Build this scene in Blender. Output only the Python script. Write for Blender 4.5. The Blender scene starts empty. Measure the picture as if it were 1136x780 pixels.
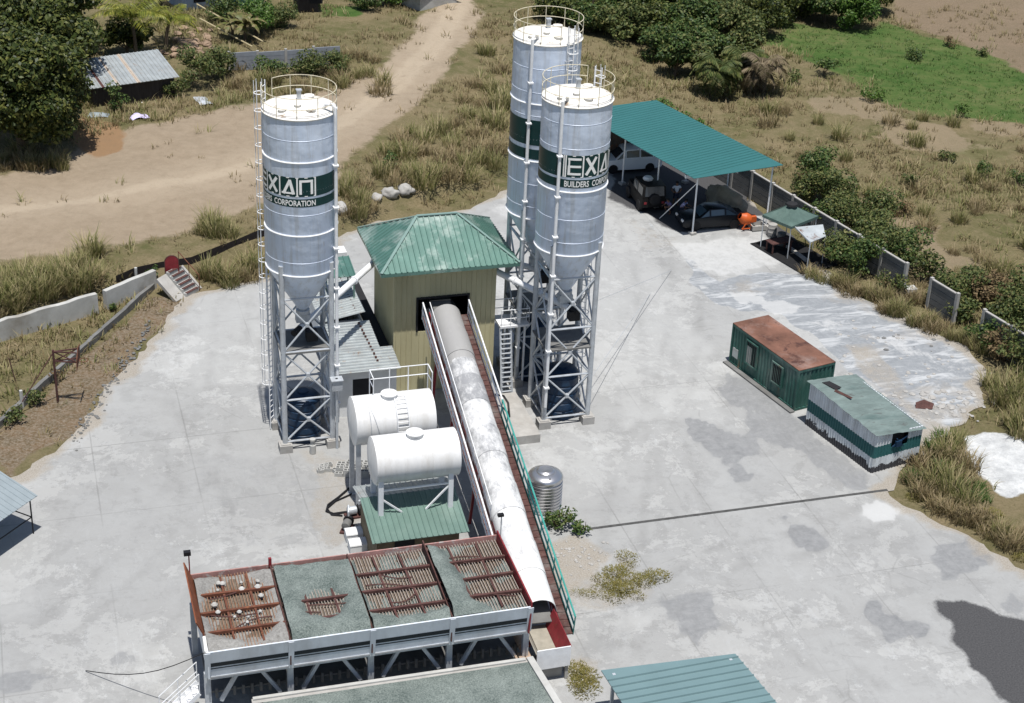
import bpy, bmesh, math, random
import numpy as np
from mathutils import Vector, Matrix
PI = math.pi
rnd = random.Random(7)
nrg = np.random.default_rng(11)
SC = bpy.context.scene
COL = SC.collection

# ------------------------------------------------------------------ camera
CAM_F, CAM_PITCH, CAM_ROLL, CAM_H = 1882.429, math.radians(27.781), math.radians(2.687), 44.35
cd = bpy.data.cameras.new('camera'); cam = bpy.data.objects.new('camera', cd); COL.objects.link(cam)
cd.sensor_width = 36; cd.sensor_fit = 'HORIZONTAL'; cd.lens = CAM_F / 1136 * 36
cd.clip_start = 0.5; cd.clip_end = 3000
_fw = Vector((0, math.cos(CAM_PITCH), -math.sin(CAM_PITCH))); _rt = Vector((1, 0, 0)); _up = _rt.cross(_fw)
_c, _s = math.cos(CAM_ROLL), math.sin(CAM_ROLL)
_r2 = _c * _rt + _s * _up
_u2 = -_s * _rt + _c * _up
cam.matrix_world = Matrix(((_r2.x, _u2.x, -_fw.x, 0), (_r2.y, _u2.y, -_fw.y, 0), (_r2.z, _u2.z, -_fw.z, CAM_H), (0, 0, 0, 1)))
SC.camera = cam

# ------------------------------------------------------------------ light
SUN_EL = math.radians(76.5)
TH = math.radians(17.569)                     # heading of the plant's own axes
sdir = Vector((.22, -.97, 0)).normalized()   # horizontal direction to the sun
SUN = Vector((sdir.x * math.cos(SUN_EL), sdir.y * math.cos(SUN_EL), math.sin(SUN_EL)))
w = bpy.data.worlds.new('World'); SC.world = w; w.use_nodes = True
nt = w.node_tree; nt.nodes.clear()
sky = nt.nodes.new('ShaderNodeTexSky'); sky.sky_type = 'NISHITA'; sky.sun_disc = False
sky.sun_elevation = SUN_EL; sky.sun_rotation = math.atan2(sdir.x, sdir.y)
sky.air_density = 1.0; sky.dust_density = 1.0
bg = nt.nodes.new('ShaderNodeBackground'); bg.inputs['Strength'].default_value = 0.08
wo = nt.nodes.new('ShaderNodeOutputWorld')
nt.links.new(sky.outputs[0], bg.inputs[0]); nt.links.new(bg.outputs[0], wo.inputs[0])
sl = bpy.data.lights.new('sun', 'SUN'); sl.energy = 4.7; sl.angle = math.radians(0.53); sl.color = (1.0, 0.965, 0.92)
so = bpy.data.objects.new('sun', sl); COL.objects.link(so)
so.rotation_euler = SUN.to_track_quat('Z', 'Y').to_euler(); so.location = (0, 60, 90)
SC.view_settings.view_transform = 'Standard'; SC.view_settings.look = 'None'
SC.view_settings.exposure = 0.25; SC.view_settings.gamma = 1.0; SC.view_settings.use_curve_mapping = False

# ------------------------------------------------------------------ coordinates
PO = Vector((0, 70))
def pw(a, b):                                  # plant axes -> world
    return Vector((PO.x + math.cos(TH) * a - math.sin(TH) * b, PO.y + math.sin(TH) * a + math.cos(TH) * b))
def w2p(x, y):
    x -= PO.x; y -= PO.y
    return math.cos(TH) * x + math.sin(TH) * y, -math.sin(TH) * x + math.cos(TH) * y
def gp(px, py, z=0.0):                         # survey of the photograph: pixel -> point on the level z
    a, b = px - 568, py - 390
    d = _fw * CAM_F + _rt * (_c * a + _s * b) - _up * (-_s * a + _c * b)
    t = (z - CAM_H) / d.z
    return Vector((d.x * t, d.y * t, z))
RAISED = [(-60, 372), (0, 364), (108, 336), (165, 312), (215, 300), (290, 280), (340, 265), (390, 250), (450, 225), (520, 210), (560, 194), (585, 170)]
RP = [gp(x, y, .4) for x, y in RAISED]
RPOLY = np.array([(p.x, p.y) for p in RP] + [(2, 121), (40, 135), (60, 600), (-700, 600), (-700, 60)])
def sdist(poly, X, Y):                         # signed distance, positive inside
    poly = np.asarray(poly, float); n = len(poly)
    X = np.asarray(X, float); Y = np.asarray(Y, float)
    best = np.full(X.shape, 1e18); ins = np.zeros(X.shape, bool)
    for i in range(n):
        x0, y0 = poly[i]; x1, y1 = poly[(i + 1) % n]
        dx, dy = x1 - x0, y1 - y0
        t = np.clip(((X - x0) * dx + (Y - y0) * dy) / (dx * dx + dy * dy + 1e-12), 0, 1)
        best = np.minimum(best, (X - x0 - t * dx) ** 2 + (Y - y0 - t * dy) ** 2)
        if dy != 0:
            c = (y0 > Y) != (y1 > Y)
            ins ^= c & (X < (x1 - x0) * (Y - y0) / dy + x0)
    d = np.sqrt(best)
    return np.where(ins, d, -d)
def sstep(a, b, v):
    t = np.clip((v - a) / (b - a), 0, 1); return t * t * (3 - 2 * t)
def height(X, Y):
    X = np.asarray(X, float); Y = np.asarray(Y, float)
    d = sdist(RPOLY, X, Y)
    h = sstep(-.1, 1.3, d) * (1 - sstep(2, 18, X))
    big = sstep(1.5, 8, d) + sstep(0, 6, X - (12 + (112 - Y) * .58 + 2.5))
    h = h + 0.16 * np.clip(big, 0, 1) * (np.sin(X * .55 + Y * .21) * np.sin(Y * .47 - X * .13) + .5 * np.sin(X * 1.3 + 1) * np.sin(Y * 1.1))
    return h
def hz(x, y): return float(height(np.array([x]), np.array([y]))[0])
def gg(px, py):                                # pixel -> point on the terrain (march down the line of sight)
    zs = np.arange(1.7, -.35, -.02); P_ = np.array([tuple(gp(px, py, float(z))) for z in zs]); h = height(P_[:, 0], P_[:, 1])
    k = int(np.argmax(h >= zs)) if (h >= zs).any() else len(zs) - 1
    return Vector(P_[k])

# ------------------------------------------------------------------ materials
def lin(r, g, b): 
    f = lambda c: ((c / 255 + .055) / 1.055) ** 2.4 if c > 10 else c / 255 / 12.92
    return (f(r), f(g), f(b))
class N:
    def __init__(s, name):
        s.m = bpy.data.materials.new(name); s.m.use_nodes = True; s.t = s.m.node_tree
        s.b = s.t.nodes['Principled BSDF']
        s.b.inputs['Specular IOR Level'].default_value = .3
    def n(s, typ, **kw):
        nd = s.t.nodes.new(typ)
        for k, v in kw.items():
            if k.startswith('i_'): nd.inputs[k[2:].replace('_', ' ')].default_value = v
            else: setattr(nd, k, v)
        return nd
    def l(s, a, b): s.t.links.new(a, b)
    def coord(s, which='Object', scale=(1, 1, 1)):
        tc = s.n('ShaderNodeTexCoord'); mp = s.n('ShaderNodeMapping'); mp.inputs['Scale'].default_value = scale
        s.l(tc.outputs[which], mp.inputs[0]); return mp.outputs[0]
    def noise(s, vec, scale, detail=5, rough=.6, dist=0):
        nd = s.n('ShaderNodeTexNoise'); nd.inputs['Scale'].default_value = scale; nd.inputs['Detail'].default_value = detail
        nd.inputs['Roughness'].default_value = rough; nd.inputs['Distortion'].default_value = dist
        s.l(vec, nd.inputs['Vector']); return nd.outputs['Fac']
    def ramp(s, fac, p0, p1, c0=(0, 0, 0), c1=(1, 1, 1)):
        r = s.n('ShaderNodeValToRGB'); e = r.color_ramp.elements
        e[0].position = p0; e[1].position = p1; e[0].color = (*c0, 1); e[1].color = (*c1, 1)
        s.l(fac, r.inputs[0]); return r.outputs[0]
    def mix(s, fac, a, b, blend='MIX'):
        m = s.n('ShaderNodeMix', data_type='RGBA', blend_type=blend)
        for v, i in ((fac, 0), (a, 6), (b, 7)):
            if isinstance(v, (int, float)): m.inputs[i].default_value = v
            elif isinstance(v, tuple): m.inputs[i].default_value = (*v, 1)
            else: s.l(v, m.inputs[i])
        return m.outputs[2]
    def math(s, op, a, b=0.0):
        m = s.n('ShaderNodeMath', operation=op)
        for v, i in ((a, 0), (b, 1)):
            if isinstance(v, (int, float)): m.inputs[i].default_value = v
            else: s.l(v, m.inputs[i])
        return m.outputs[0]
    def bump(s, h, strength=.3, dist=.02):
        b = s.n('ShaderNodeBump'); b.inputs['Strength'].default_value = strength; b.inputs['Distance'].default_value = dist
        s.l(h, b.inputs['Height']); s.l(b.outputs[0], s.b.inputs['Normal'])
    def col(s, c):
        if isinstance(c, tuple): s.b.inputs['Base Color'].default_value = (*c, 1)
        else: s.l(c, s.b.inputs['Base Color'])
    def rough(s, v): s.b.inputs['Roughness'].default_value = v
MATS = {}
def mat(name, c, rough=.6, var=.25, scale=3.0, metal=0, bump=.15, rust=0.0, rustcol=(.13, .05, .025), stretch=(1, 1, 1), spec=.3, dirt=0.0, dirtcol=(.2, .17, .13)):
    if name in MATS: return MATS[name]
    m = N(name); v = m.coord('Object', stretch)
    nz = m.noise(v, scale, 6, .65)
    dark = tuple(x * (1 - var) for x in c); light = tuple(min(1, x * (1 + var * .6)) for x in c)
    col = m.mix(m.ramp(nz, .3, .7), dark, light)
    if dirt > 0:
        d = m.noise(v, scale * .37, 8, .7)
        col = m.mix(m.math('MULTIPLY', m.ramp(d, .5, .72), dirt), col, dirtcol)
    if rust > 0:
        r = m.noise(v, scale * 1.7, 9, .72, .4)
        col = m.mix(m.ramp(r, .62 - rust * .3, .70 - rust * .25), col, rustcol)
    m.col(col); m.rough(rough); m.b.inputs['Metallic'].default_value = metal
    m.b.inputs['Specular IOR Level'].default_value = spec
    if bump > 0: m.bump(m.noise(v, scale * 4, 4), bump, .01)
    MATS[name] = m.m; return m.m
def leafmat(name, cols, rough=.55, trans=.25):
    if name in MATS: return MATS[name]
    m = N(name); g = m.n('ShaderNodeNewGeometry'); r = m.n('ShaderNodeValToRGB')
    el = r.color_ramp.elements
    while len(el) < len(cols): el.new(.5)
    for i, c in enumerate(cols): el[i].position = i / (len(cols) - 1); el[i].color = (*c, 1)
    m.l(g.outputs['Random Per Island'], r.inputs[0])
    m.col(r.outputs[0]); m.rough(rough)
    t = m.n('ShaderNodeBsdfTranslucent'); m.l(r.outputs[0], t.inputs[0])
    mx = m.n('ShaderNodeMixShader'); mx.inputs[0].default_value = trans
    m.l(m.b.outputs[0], mx.inputs[1]); m.l(t.outputs[0], mx.inputs[2])
    m.l(mx.outputs[0], m.t.nodes['Material Output'].inputs[0])
    MATS[name] = m.m; return m.m

M_silo = mat('silo paint', (.66, .725, .84), .42, .12, 1.2, .12, .12, 0, stretch=(1, 1, .35), spec=.4, dirt=.5, dirtcol=(.46, .47, .47))
def _dents():
    n_ = N('silo shell paint'); v = n_.coord('Object', (1, 1, .3)); w_ = n_.coord()
    a = n_.noise(v, 1.3, 6, .6); st = n_.noise(n_.coord('Object', (1, 1, .06)), 3.0, 5, .7); d = n_.noise(w_, .9, 7, .75)
    c = n_.mix(n_.ramp(a, .3, .7), (.56, .645, .78), (.66, .73, .84))
    c = n_.mix(n_.math('MULTIPLY', n_.ramp(st, .50, .66), .6), c, (.44, .46, .48))
    rs = n_.noise(n_.coord('Object', (1, 1, .10)), 5.0, 4, .7); c = n_.mix(n_.math('MULTIPLY', n_.math('MULTIPLY', n_.ramp(rs, .60, .70), n_.ramp(d, .45, .6)), .55), c, (.36, .29, .22))
    c = n_.mix(n_.math('MULTIPLY', n_.ramp(d, .58, .70), .5), c, (.50, .49, .46))
    n_.col(c); n_.rough(.42); n_.b.inputs['Metallic'].default_value = .1
    n_.bump(n_.math('ADD', n_.noise(w_, .8, 2, .5), n_.math('MULTIPLY', n_.noise(w_, 3, 2, .5), .2)), .6, .12)
    return n_.m
M_shell = _dents()
M_dome = mat('silo dome', (.72, .70, .65), .6, .14, 1.5, 0, .1, .14, (.30, .21, .13), dirt=.5, dirtcol=(.42, .37, .30))
M_steel = mat('galvanised steel', (.50, .53, .56), .45, .2, 3, .3, .05, .0, dirt=.4, dirtcol=(.3, .29, .27))
M_steelw = mat('white steel', (.74, .75, .76), .5, .1, 3, 0, .05, 0, dirt=.3, dirtcol=(.45, .42, .38))
M_rail = mat('cream railing', (.62, .57, .43), .55, .25, 4, 0, 0, .15, (.3, .17, .08))
M_sign = mat('sign green', lin(14, 52, 52), .4, .18, 2, 0, .0)
M_letter = mat('sign white', (.80, .80, .78), .5, .08, 4, 0, 0)
M_white = mat('white tank paint', (.70, .70, .69), .42, .08, 1.6, 0, .06, 0, stretch=(2, 2, .35), dirt=.6, dirtcol=(.48, .45, .40))
M_dark = mat('black rubber', (.012, .012, .014), .6, .3, 4, 0, 0)
M_void = mat('dark interior', (.02, .02, .022), .9, .2, 2, 0, 0)
M_blue = mat('blue plastic', (.012, .035, .075), .4, .25, 2, 0, .05)
M_olive = mat('olive wall sheet', lin(182, 176, 142), .55, .12, .8, 0, .05, 0, stretch=(1, 1, .3), dirt=.45, dirtcol=lin(140, 130, 98))
M_green = mat('green roof sheet', lin(84, 120, 110), .30, .16, 1.0, .2, .05, 0, spec=.7, dirt=.9, dirtcol=lin(186, 196, 190))  # pale tint paints sun glare and faded streaks into the sheet
M_teal = mat('teal roof sheet', lin(50, 100, 100), .45, .07, .6, 0, .02, 0, spec=.4)
M_teal2 = mat('pale teal roof sheet', lin(104, 128, 131), .5, .06, .8, 0, .02, 0, spec=.5)
M_sheet = mat('galvanised sheet', (.40, .43, .43), .4, .2, 1.6, .35, .05, .05, (.3, .2, .13), spec=.5, dirt=.4, dirtcol=(.33, .31, .28))
M_oldsheet = mat('old roof sheet', (.42, .45, .46), .5, .2, 1.0, .2, .05, .22, (.16, .08, .05))
M_wallw = mat('white block wall', (.66, .67, .67), .8, .1, 1.5, 0, .1, 0, dirt=.3, dirtcol=(.4, .38, .34))
M_conc = mat('cast concrete', (.36, .35, .33), .9, .2, 1.6, 0, .3, 0, dirt=.5, dirtcol=(.24, .22, .19))
M_concd = mat('weathered concrete', (.155, .155, .15), .9, .25, 1.2, 0, .3, 0, dirt=.6, dirtcol=(.10, .095, .085))
M_concw = mat('whitewashed concrete', (.43, .43, .41), .9, .2, .8, 0, .3, 0, dirt=.8, dirtcol=(.22, .20, .165))
M_red = mat('red paint', (.20, .022, .028), .55, .3, 3, 0, .05, .12, (.12, .05, .03))
M_walk = mat('red walkway', (.085, .04, .035), .85, .5, 2.5, 0, .2, .18, (.12, .075, .055), dirt=.95, dirtcol=(.15, .135, .125))
M_railg = mat('teal railing', (.05, .30, .26), .5, .2, 3, 0, 0)
M_rust = mat('rusty steel', (.13, .05, .03), .85, .4, 3.5, 0, .2, .2, (.22, .09, .04))
M_rustd = mat('dark rusty beam', (.085, .04, .035), .85, .4, 4, 0, .2)
M_rustroof = mat('rusty container roof', lin(118, 84, 70), .85, .5, .55, 0, .2, .3, lin(74, 50, 44), dirt=1.0, dirtcol=lin(142, 132, 128))
M_contg = mat('container green', lin(50, 90, 82), .6, .35, 1.1, 0, .1, .1, (.13, .09, .06), stretch=(1, 1, .5), dirt=.8, dirtcol=lin(122, 136, 130))
M_binw = mat('bin wall paint', (.60, .64, .69), .5, .14, 1.5, 0, .05, 0, stretch=(1, 1, .4), dirt=.7, dirtcol=(.36, .36, .36))
M_binstripe = mat('bin stripe', (.008, .014, .02), .5, .2, 3, 0, 0)
M_bars = mat('grate bars', (.30, .26, .225), .8, .35, 4, 0, 0, .2, (.20, .10, .05))
M_cover = None
def gravelmat(name, c0, c1, sc=16):
    m = N(name); v = m.coord()
    a = m.noise(v, sc, 3, .8); b = m.noise(v, 1.1, 5, .6)
    f = m.math('ADD', m.math('MULTIPLY', a, .75), m.math('MULTIPLY', b, .4))
    m.col(m.mix(m.ramp(f, .4, .75), c0, c1)); m.rough(.95); m.b.inputs['Specular IOR Level'].default_value = .1
    m.bump(a, .8, .05); MATS[name] = m.m; return m.m
M_gravel = gravelmat('green grey gravel', (.06, .08, .075), (.25, .285, .265))
M_sand = gravelmat('pale sand', (.16, .155, .145), (.31, .305, .29), 9)
M_dust = gravelmat('tan dust', (.09, .07, .055), (.20, .165, .13), 9)

# ------------------------------------------------------------------ mesh helpers
class MB:
    def __init__(s): s.v = []; s.f = []
    def add(s, vs, fs):
        o = len(s.v); s.v.extend([tuple(x) for x in vs]); s.f.extend([tuple(i + o for i in f) for f in fs]); return s
    def box(s, x0, y0, z0, x1, y1, z1):
        return s.add([(x0, y0, z0), (x1, y0, z0), (x1, y1, z0), (x0, y1, z0), (x0, y0, z1), (x1, y0, z1), (x1, y1, z1), (x0, y1, z1)],
                     [(0, 3, 2, 1), (4, 5, 6, 7), (0, 1, 5, 4), (1, 2, 6, 5), (2, 3, 7, 6), (3, 0, 4, 7)])
    def bar(s, p, q, wd=.08, ht=None, up=(0, 0, 1)):
        ht = wd if ht is None else ht
        p = Vector(p); q = Vector(q); d = (q - p).normalized(); u = Vector(up)
        if abs(d.dot(u)) > .98: u = Vector((1, 0, 0))
        sd = d.cross(u).normalized(); u = sd.cross(d)
        a = sd * wd / 2; b = u * ht / 2
        vs = [p - a - b, p + a - b, p + a + b, p - a + b, q - a - b, q + a - b, q + a + b, q - a + b]
        return s.add(vs, [(0, 1, 2, 3), (7, 6, 5, 4), (0, 4, 5, 1), (1, 5, 6, 2), (2, 6, 7, 3), (3, 7, 4, 0)])
    def tube(s, pts, r=.05, n=8, caps=True):
        pts = [Vector(p) for p in pts]; rs = r if isinstance(r, (list, tuple)) else [r] * len(pts)
        vs = []; prev = None
        for i, p in enumerate(pts):
            d = (pts[min(i + 1, len(pts) - 1)] - pts[max(i - 1, 0)])
            if d.length < 1e-9: d = Vector((0, 0, 1))
            d.normalize()
            if prev is None:
                u = Vector((0, 0, 1)) if abs(d.z) < .95 else Vector((1, 0, 0))
                sd = d.cross(u).normalized()
            else:
                sd = (prev - d * prev.dot(d)).normalized()
            prev = sd; up = sd.cross(d)
            for k in range(n):
                t = 2 * PI * k / n; vs.append(p + (sd * math.cos(t) + up * math.sin(t)) * rs[i])
        fs = []
        for i in range(len(pts) - 1):
            for k in range(n): fs.append((i * n + k, i * n + (k + 1) % n, (i + 1) * n + (k + 1) % n, (i + 1) * n + k))
        if caps: fs.append(tuple(range(n - 1, -1, -1))); fs.append(tuple(range((len(pts) - 1) * n, len(pts) * n)))
        return s.add(vs, fs)
    def lathe(s, prof, n=32, cx=0, cy=0, M=None):
        vs = []
        for r, z in prof:
            for k in range(n):
                t = 2 * PI * k / n; vs.append(Vector((cx + r * math.cos(t), cy + r * math.sin(t), z)))
        if M is not None: vs = [M @ v for v in vs]
        fs = []
        for i in range(len(prof) - 1):
            for k in range(n): fs.append((i * n + k, i * n + (k + 1) % n, (i + 1) * n + (k + 1) % n, (i + 1) * n + k))
        if prof[0][0] > 1e-6: fs.append(tuple(range(n - 1, -1, -1)))
        if prof[-1][0] > 1e-6: fs.append(tuple(range((len(prof) - 1) * n, len(prof) * n)))
        return s.add(vs, fs)
    def ring(s, R, z, r=.04, n=40, a0=0, a1=2 * PI, cx=0, cy=0, m=5):
        pts = [(cx + R * math.cos(a0 + (a1 - a0) * i / n), cy + R * math.sin(a0 + (a1 - a0) * i / n), z) for i in range(n + 1)]
        return s.tube(pts, r, m, caps=abs(a1 - a0) < 2 * PI - 1e-3)
    def slab(s, pts, t=.05, nrm=None):          # polygon (3-D, planar) thickened along -normal
        pts = [Vector(p) for p in pts]; n = len(pts)
        if nrm is None: nrm = (pts[1] - pts[0]).cross(pts[-1] - pts[0]).normalized()
        lo = [p - Vector(nrm) * t for p in pts]
        fs = [tuple(range(n)), tuple(range(2 * n - 1, n - 1, -1))] + [(i, i + n, (i + 1) % n + n, (i + 1) % n) for i in range(n)]
        return s.add(pts + lo, fs)
    def ribbed(s, p0, p1, p2, p3, pitch=.3, rw=.06, rh=.035, t=.02):
        """sheet whose lower edge is p0-p1 and upper edge p3-p2, ribs running up the slope"""
        p0, p1, p2, p3 = map(Vector, (p0, p1, p2, p3))
        s.slab([p0, p1, p2, p3], t)
        e = (p1 - p0); L = e.length; e.normalize()
        nrm = (p1 - p0).cross(p3 - p0).normalized(); f = nrm.cross(e)
        loc = [((p - p0).dot(e), (p - p0).dot(f)) for p in (p0, p1, p2, p3)]
        k = pitch / 2
        while k < L - .02:
            ys = []
            for i in range(4):
                (xa, ya), (xb, yb) = loc[i], loc[(i + 1) % 4]
                if (xa - k) * (xb - k) <= 0 and abs(xa - xb) > 1e-6: ys.append(ya + (yb - ya) * (k - xa) / (xb - xa))
            if len(ys) >= 2:
                y0, y1 = min(ys), max(ys)
                if y1 - y0 > .1:
                    a = p0 + e * (k - rw / 2); b = p0 + e * (k + rw / 2)
                    c = p0 + e * (k - rw / 4); d = p0 + e * (k + rw / 4)
                    y0 += .004; y1 -= .004
                    vs = [a + f * y0 + nrm * .001, b + f * y0 + nrm * .001, d + f * y0 + nrm * rh, c + f * y0 + nrm * rh, a + f * y1 + nrm * .001, b + f * y1 + nrm * .001, d + f * y1 + nrm * rh, c + f * y1 + nrm * rh]
                    s.add(vs, [(0, 1, 2, 3), (7, 6, 5, 4), (1, 5, 6, 2), (2, 6, 7, 3), (3, 7, 4, 0)])
            k += pitch
        return s
    def build(s, name, m, parent=None, smooth=False):
        me = bpy.data.meshes.new(name); me.from_pydata(s.v, [], s.f); me.update()
        if smooth:
            me.polygons.foreach_set('use_smooth', [True] * len(me.polygons))
            try: me.set_sharp_from_angle(angle=math.radians(38))
            except Exception: pass
        return link(name, me, m, parent)
def link(name, me, m, parent=None):
    o = bpy.data.objects.new(name, me); COL.objects.link(o)
    if m is not None: me.materials.append(m)
    if parent is not None: o.parent = parent
    return o
def npmesh(name, V, F):                          # V (n,3), F (m,k) all faces with k corners
    me = bpy.data.meshes.new(name); V = np.asarray(V, np.float32); F = np.asarray(F, np.int32); k = F.shape[1]
    me.vertices.add(len(V)); me.vertices.foreach_set('co', V.ravel())
    me.loops.add(F.size); me.loops.foreach_set('vertex_index', F.ravel())
    me.polygons.add(len(F)); me.polygons.foreach_set('loop_start', np.arange(0, F.size, k, dtype=np.int32))
    me.update(calc_edges=True); me.validate(); return me
def tag(o, label=None, cat=None, group=None, kind=None):
    if label: o['label'] = label
    if cat: o['category'] = cat
    if group: o['group'] = group
    if kind: o['kind'] = kind
    return o
def thing(name, label, cat, x, y, z=0, rz=0, group=None):
    o = bpy.data.objects.new(name, None); o.empty_display_size = .3; COL.objects.link(o)
    o.location = (x, y, z); o.rotation_euler = (0, 0, rz); return tag(o, label, cat, group)
def pthing(name, label, cat, a, b, z=0, group=None, rz=0):
    p = pw(a, b); return thing(name, label, cat, p.x, p.y, z, TH + rz, group)
def copy_tree(o, parent=None):
    c = o.copy(); COL.objects.link(c)
    if parent is not None: c.parent = parent
    for ch in list(o.children): copy_tree(ch, c)
    return c

# ------------------------------------------------------------------ ground
def pxpoly(pts, z=0.0):
    return np.array([(lambda q: (q.x, q.y))(gp(x, y, z)) for x, y in pts])
def wob(X, Y, s, amp, seed=0):                   # cheap smooth noise for ragged outlines
    r = np.random.default_rng(seed); o = np.zeros_like(X)
    for k in range(6):
        a = r.uniform(0, 2 * PI); f = s * (1.7 ** (k % 4)) * r.uniform(.8, 1.2)
        o += np.sin((X * math.cos(a) + Y * math.sin(a)) * f + r.uniform(0, 6)) / (1.35 ** (k % 4))
    return o * amp / 3
def mask(poly, X, Y, soft=1.0, amp=.6, s=.9, seed=0):
    return sstep(-soft, soft, sdist(poly, X, Y) + wob(X, Y, s, amp, seed))
def pline(pts, X, Y, wd, soft):
    d = np.full(X.shape, 1e9)
    for (x0, y0), (x1, y1) in zip(pts[:-1], pts[1:]):
        dx, dy = x1 - x0, y1 - y0
        t = np.clip(((X - x0) * dx + (Y - y0) * dy) / (dx * dx + dy * dy), 0, 1)
        d = np.minimum(d, np.hypot(X - x0 - t * dx, Y - y0 - t * dy))
    return 1 - sstep(wd, wd + soft, d)
ROAD = pxpoly([(488, -25), (540, -25), (528, 35), (505, 72), (470, 102), (440, 128), (412, 152), (392, 172), (370, 196), (330, 212), (280, 228), (210, 252), (120, 270), (60, 284), (0, 290), (-120, 300), (-120, 195), (0, 190), (60, 178), (130, 150), (230, 124), (290, 112), (370, 98), (425, 72), (465, 35)], 1)
RUT = pxpoly([(513, -25), (505, 10), (486, 45), (440, 92), (375, 138), (280, 182), (120, 218), (-60, 240)], 1)
GREENF = pxpoly([(845, 15), (900, 26), (960, 33), (985, 28), (1060, 52), (1180, 92), (1180, 150), (1080, 132), (1000, 120), (940, 88), (890, 62), (855, 45)])
GREEN2 = pxpoly([(352, 6), (405, 5), (402, 18), (355, 20)], 1)
GREEN3 = pxpoly([(1040, 155), (1136, 150), (1136, 230), (1080, 220), (1040, 190)])
PURPLE = pxpoly([(975, -40), (1250, -60), (1250, 92), (1136, 80), (1060, 48), (990, 22)])
BARE = [pxpoly([(900, 110), (960, 105), (1060, 150), (1110, 165), (1050, 175), (960, 140)]), pxpoly([(960, 230), (1040, 250), (1100, 300), (1050, 300), (990, 270)]),
        pxpoly([(1096, 120), (1180, 150), (1180, 170), (1100, 145)])]
LITTER = pxpoly([(0, 480), (60, 430), (165, 330), (205, 325), (200, 345), (160, 385), (115, 440), (75, 490), (28, 505), (0, 545)])
SLURRY = pxpoly([(1072, 484), (1100, 478), (1160, 490), (1160, 545), (1112, 562), (1092, 530)])
ORANGE = pxpoly([(80, 128), (130, 138), (140, 165), (100, 175), (75, 150)], 1)

xs = np.concatenate([-np.geomspace(700, 66, 14), np.arange(-64, 66, .5), np.geomspace(67, 700, 14)])
ys = np.concatenate([np.linspace(-60, 42, 12), np.arange(43, 186, .5), np.geomspace(188, 1500, 16)])
def grid(name, xs, ys, zf, m, attrs, parent=None):
    X, Y = np.meshgrid(xs, ys); Z = zf(X, Y)
    nx, ny = len(xs), len(ys)
    i = np.arange(nx * ny).reshape(ny, nx)
    F = np.stack([i[:-1, :-1], i[:-1, 1:], i[1:, 1:], i[1:, :-1]], -1).reshape(-1, 4)
    me = npmesh(name, np.stack([X, Y, Z], -1).reshape(-1, 3), F)
    for an, f in attrs.items():
        c = me.color_attributes.new(an, 'FLOAT_COLOR', 'POINT'); c.data.foreach_set('color', f(X, Y).reshape(-1).astype(np.float32))
    me.polygons.foreach_set('use_smooth', [True] * len(me.polygons))
    return link(name, me, m, parent)
def gmask(X, Y):
    r = mask(ROAD, X, Y, 1.6, 1.2, .35, 1)
    g = np.maximum(mask(GREENF, X, Y, 1.8, 1.5, .5, 2), np.maximum(.9 * mask(GREEN2, X, Y, .8, .5, .5, 3), .38 * mask(GREEN3, X, Y, 2, 2, .5, 4)))
    b = np.maximum.reduce([mask(p, X, Y, 1.5, 1.6, .6, 5 + k) for k, p in enumerate(BARE)])
    rut = .5 + .5 * np.cos(np.clip(0, 0, 1))
    R2 = [np.array(RUT) + np.array(o_) for o_ in ((-.55, -.35), (.55, .35))]; d = np.maximum(np.maximum(pline(R2[0], X, Y, .25, .7), pline(R2[1], X, Y, .25, .7)), .45 * pline(RUT, X, Y, .8, 3.2))
    return np.stack([r, g, b, d], -1)
def gmask2(X, Y):
    return np.stack([mask(PURPLE, X, Y, 2, 2, .3, 20), mask(LITTER, X, Y, .5, .5, .9, 21), mask(SLURRY, X, Y, .4, .5, 1.1, 22), mask(ORANGE, X, Y, .9, .8, .8, 23)], -1)
m = N('field ground'); v = m.coord()
a1 = m.n('ShaderNodeAttribute', attribute_name='m1'); a2 = m.n('ShaderNodeAttribute', attribute_name='m2')
s1 = m.n('ShaderNodeSeparateColor'); m.l(a1.outputs['Color'], s1.inputs[0]); s2 = m.n('ShaderNodeSeparateColor'); m.l(a2.outputs['Color'], s2.inputs[0])
n1 = m.noise(v, .14, 7, .65, .6); n2 = m.noise(v, 1.1, 8, .75); n3 = m.noise(v, 7, 5, .8)
c = m.mix(m.ramp(n1, .38, .62), (.195, .158, .092), (.10, .10, .042))
c = m.mix(m.math('MULTIPLY', m.ramp(n2, .45, .68), .75), c, (.225, .178, .11))
c = m.mix(m.math('MULTIPLY', m.ramp(n3, .46, .7), .7), c, (.08, .072, .03))
def edge(msk, nz, k=.9):                       # break a mask's edge with noise
    return m.ramp(m.math('ADD', msk, m.math('MULTIPLY', m.math('SUBTRACT', nz, .5), k)), .38, .62)
c = m.mix(m.math('MULTIPLY', edge(s2.outputs[0], n2), .75), c, m.mix(m.ramp(n3, .35, .65), (.24, .18, .135), (.165, .125, .085)))
c = m.mix(m.math('MULTIPLY', edge(s1.outputs[2], n2, 1.6), .6), c, m.mix(m.ramp(n3, .3, .7), (.22, .17, .115), (.30, .24, .17)))
c = m.mix(edge(s1.outputs[1], n2), c, m.mix(m.ramp(n1, .35, .65), m.mix(m.ramp(n2, .35, .65), (.035, .080, .018), (.065, .115, .028)), m.mix(m.ramp(n2, .35, .65), (.065, .115, .028), (.14, .14, .06))))
rd = m.mix(m.ramp(n2, .3, .7), (.245, .195, .138), (.32, .26, .19))
rd = m.mix(m.math('MULTIPLY', a1.outputs['Alpha'], m.ramp(n2, .1, .5)), rd, (.38, .315, .235))
c = m.mix(edge(s1.outputs[0], n2), c, rd)
c = m.mix(edge(a2.outputs['Alpha'], n2), c, m.mix(n2, (.28, .17, .09), (.22, .15, .09)))
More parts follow.
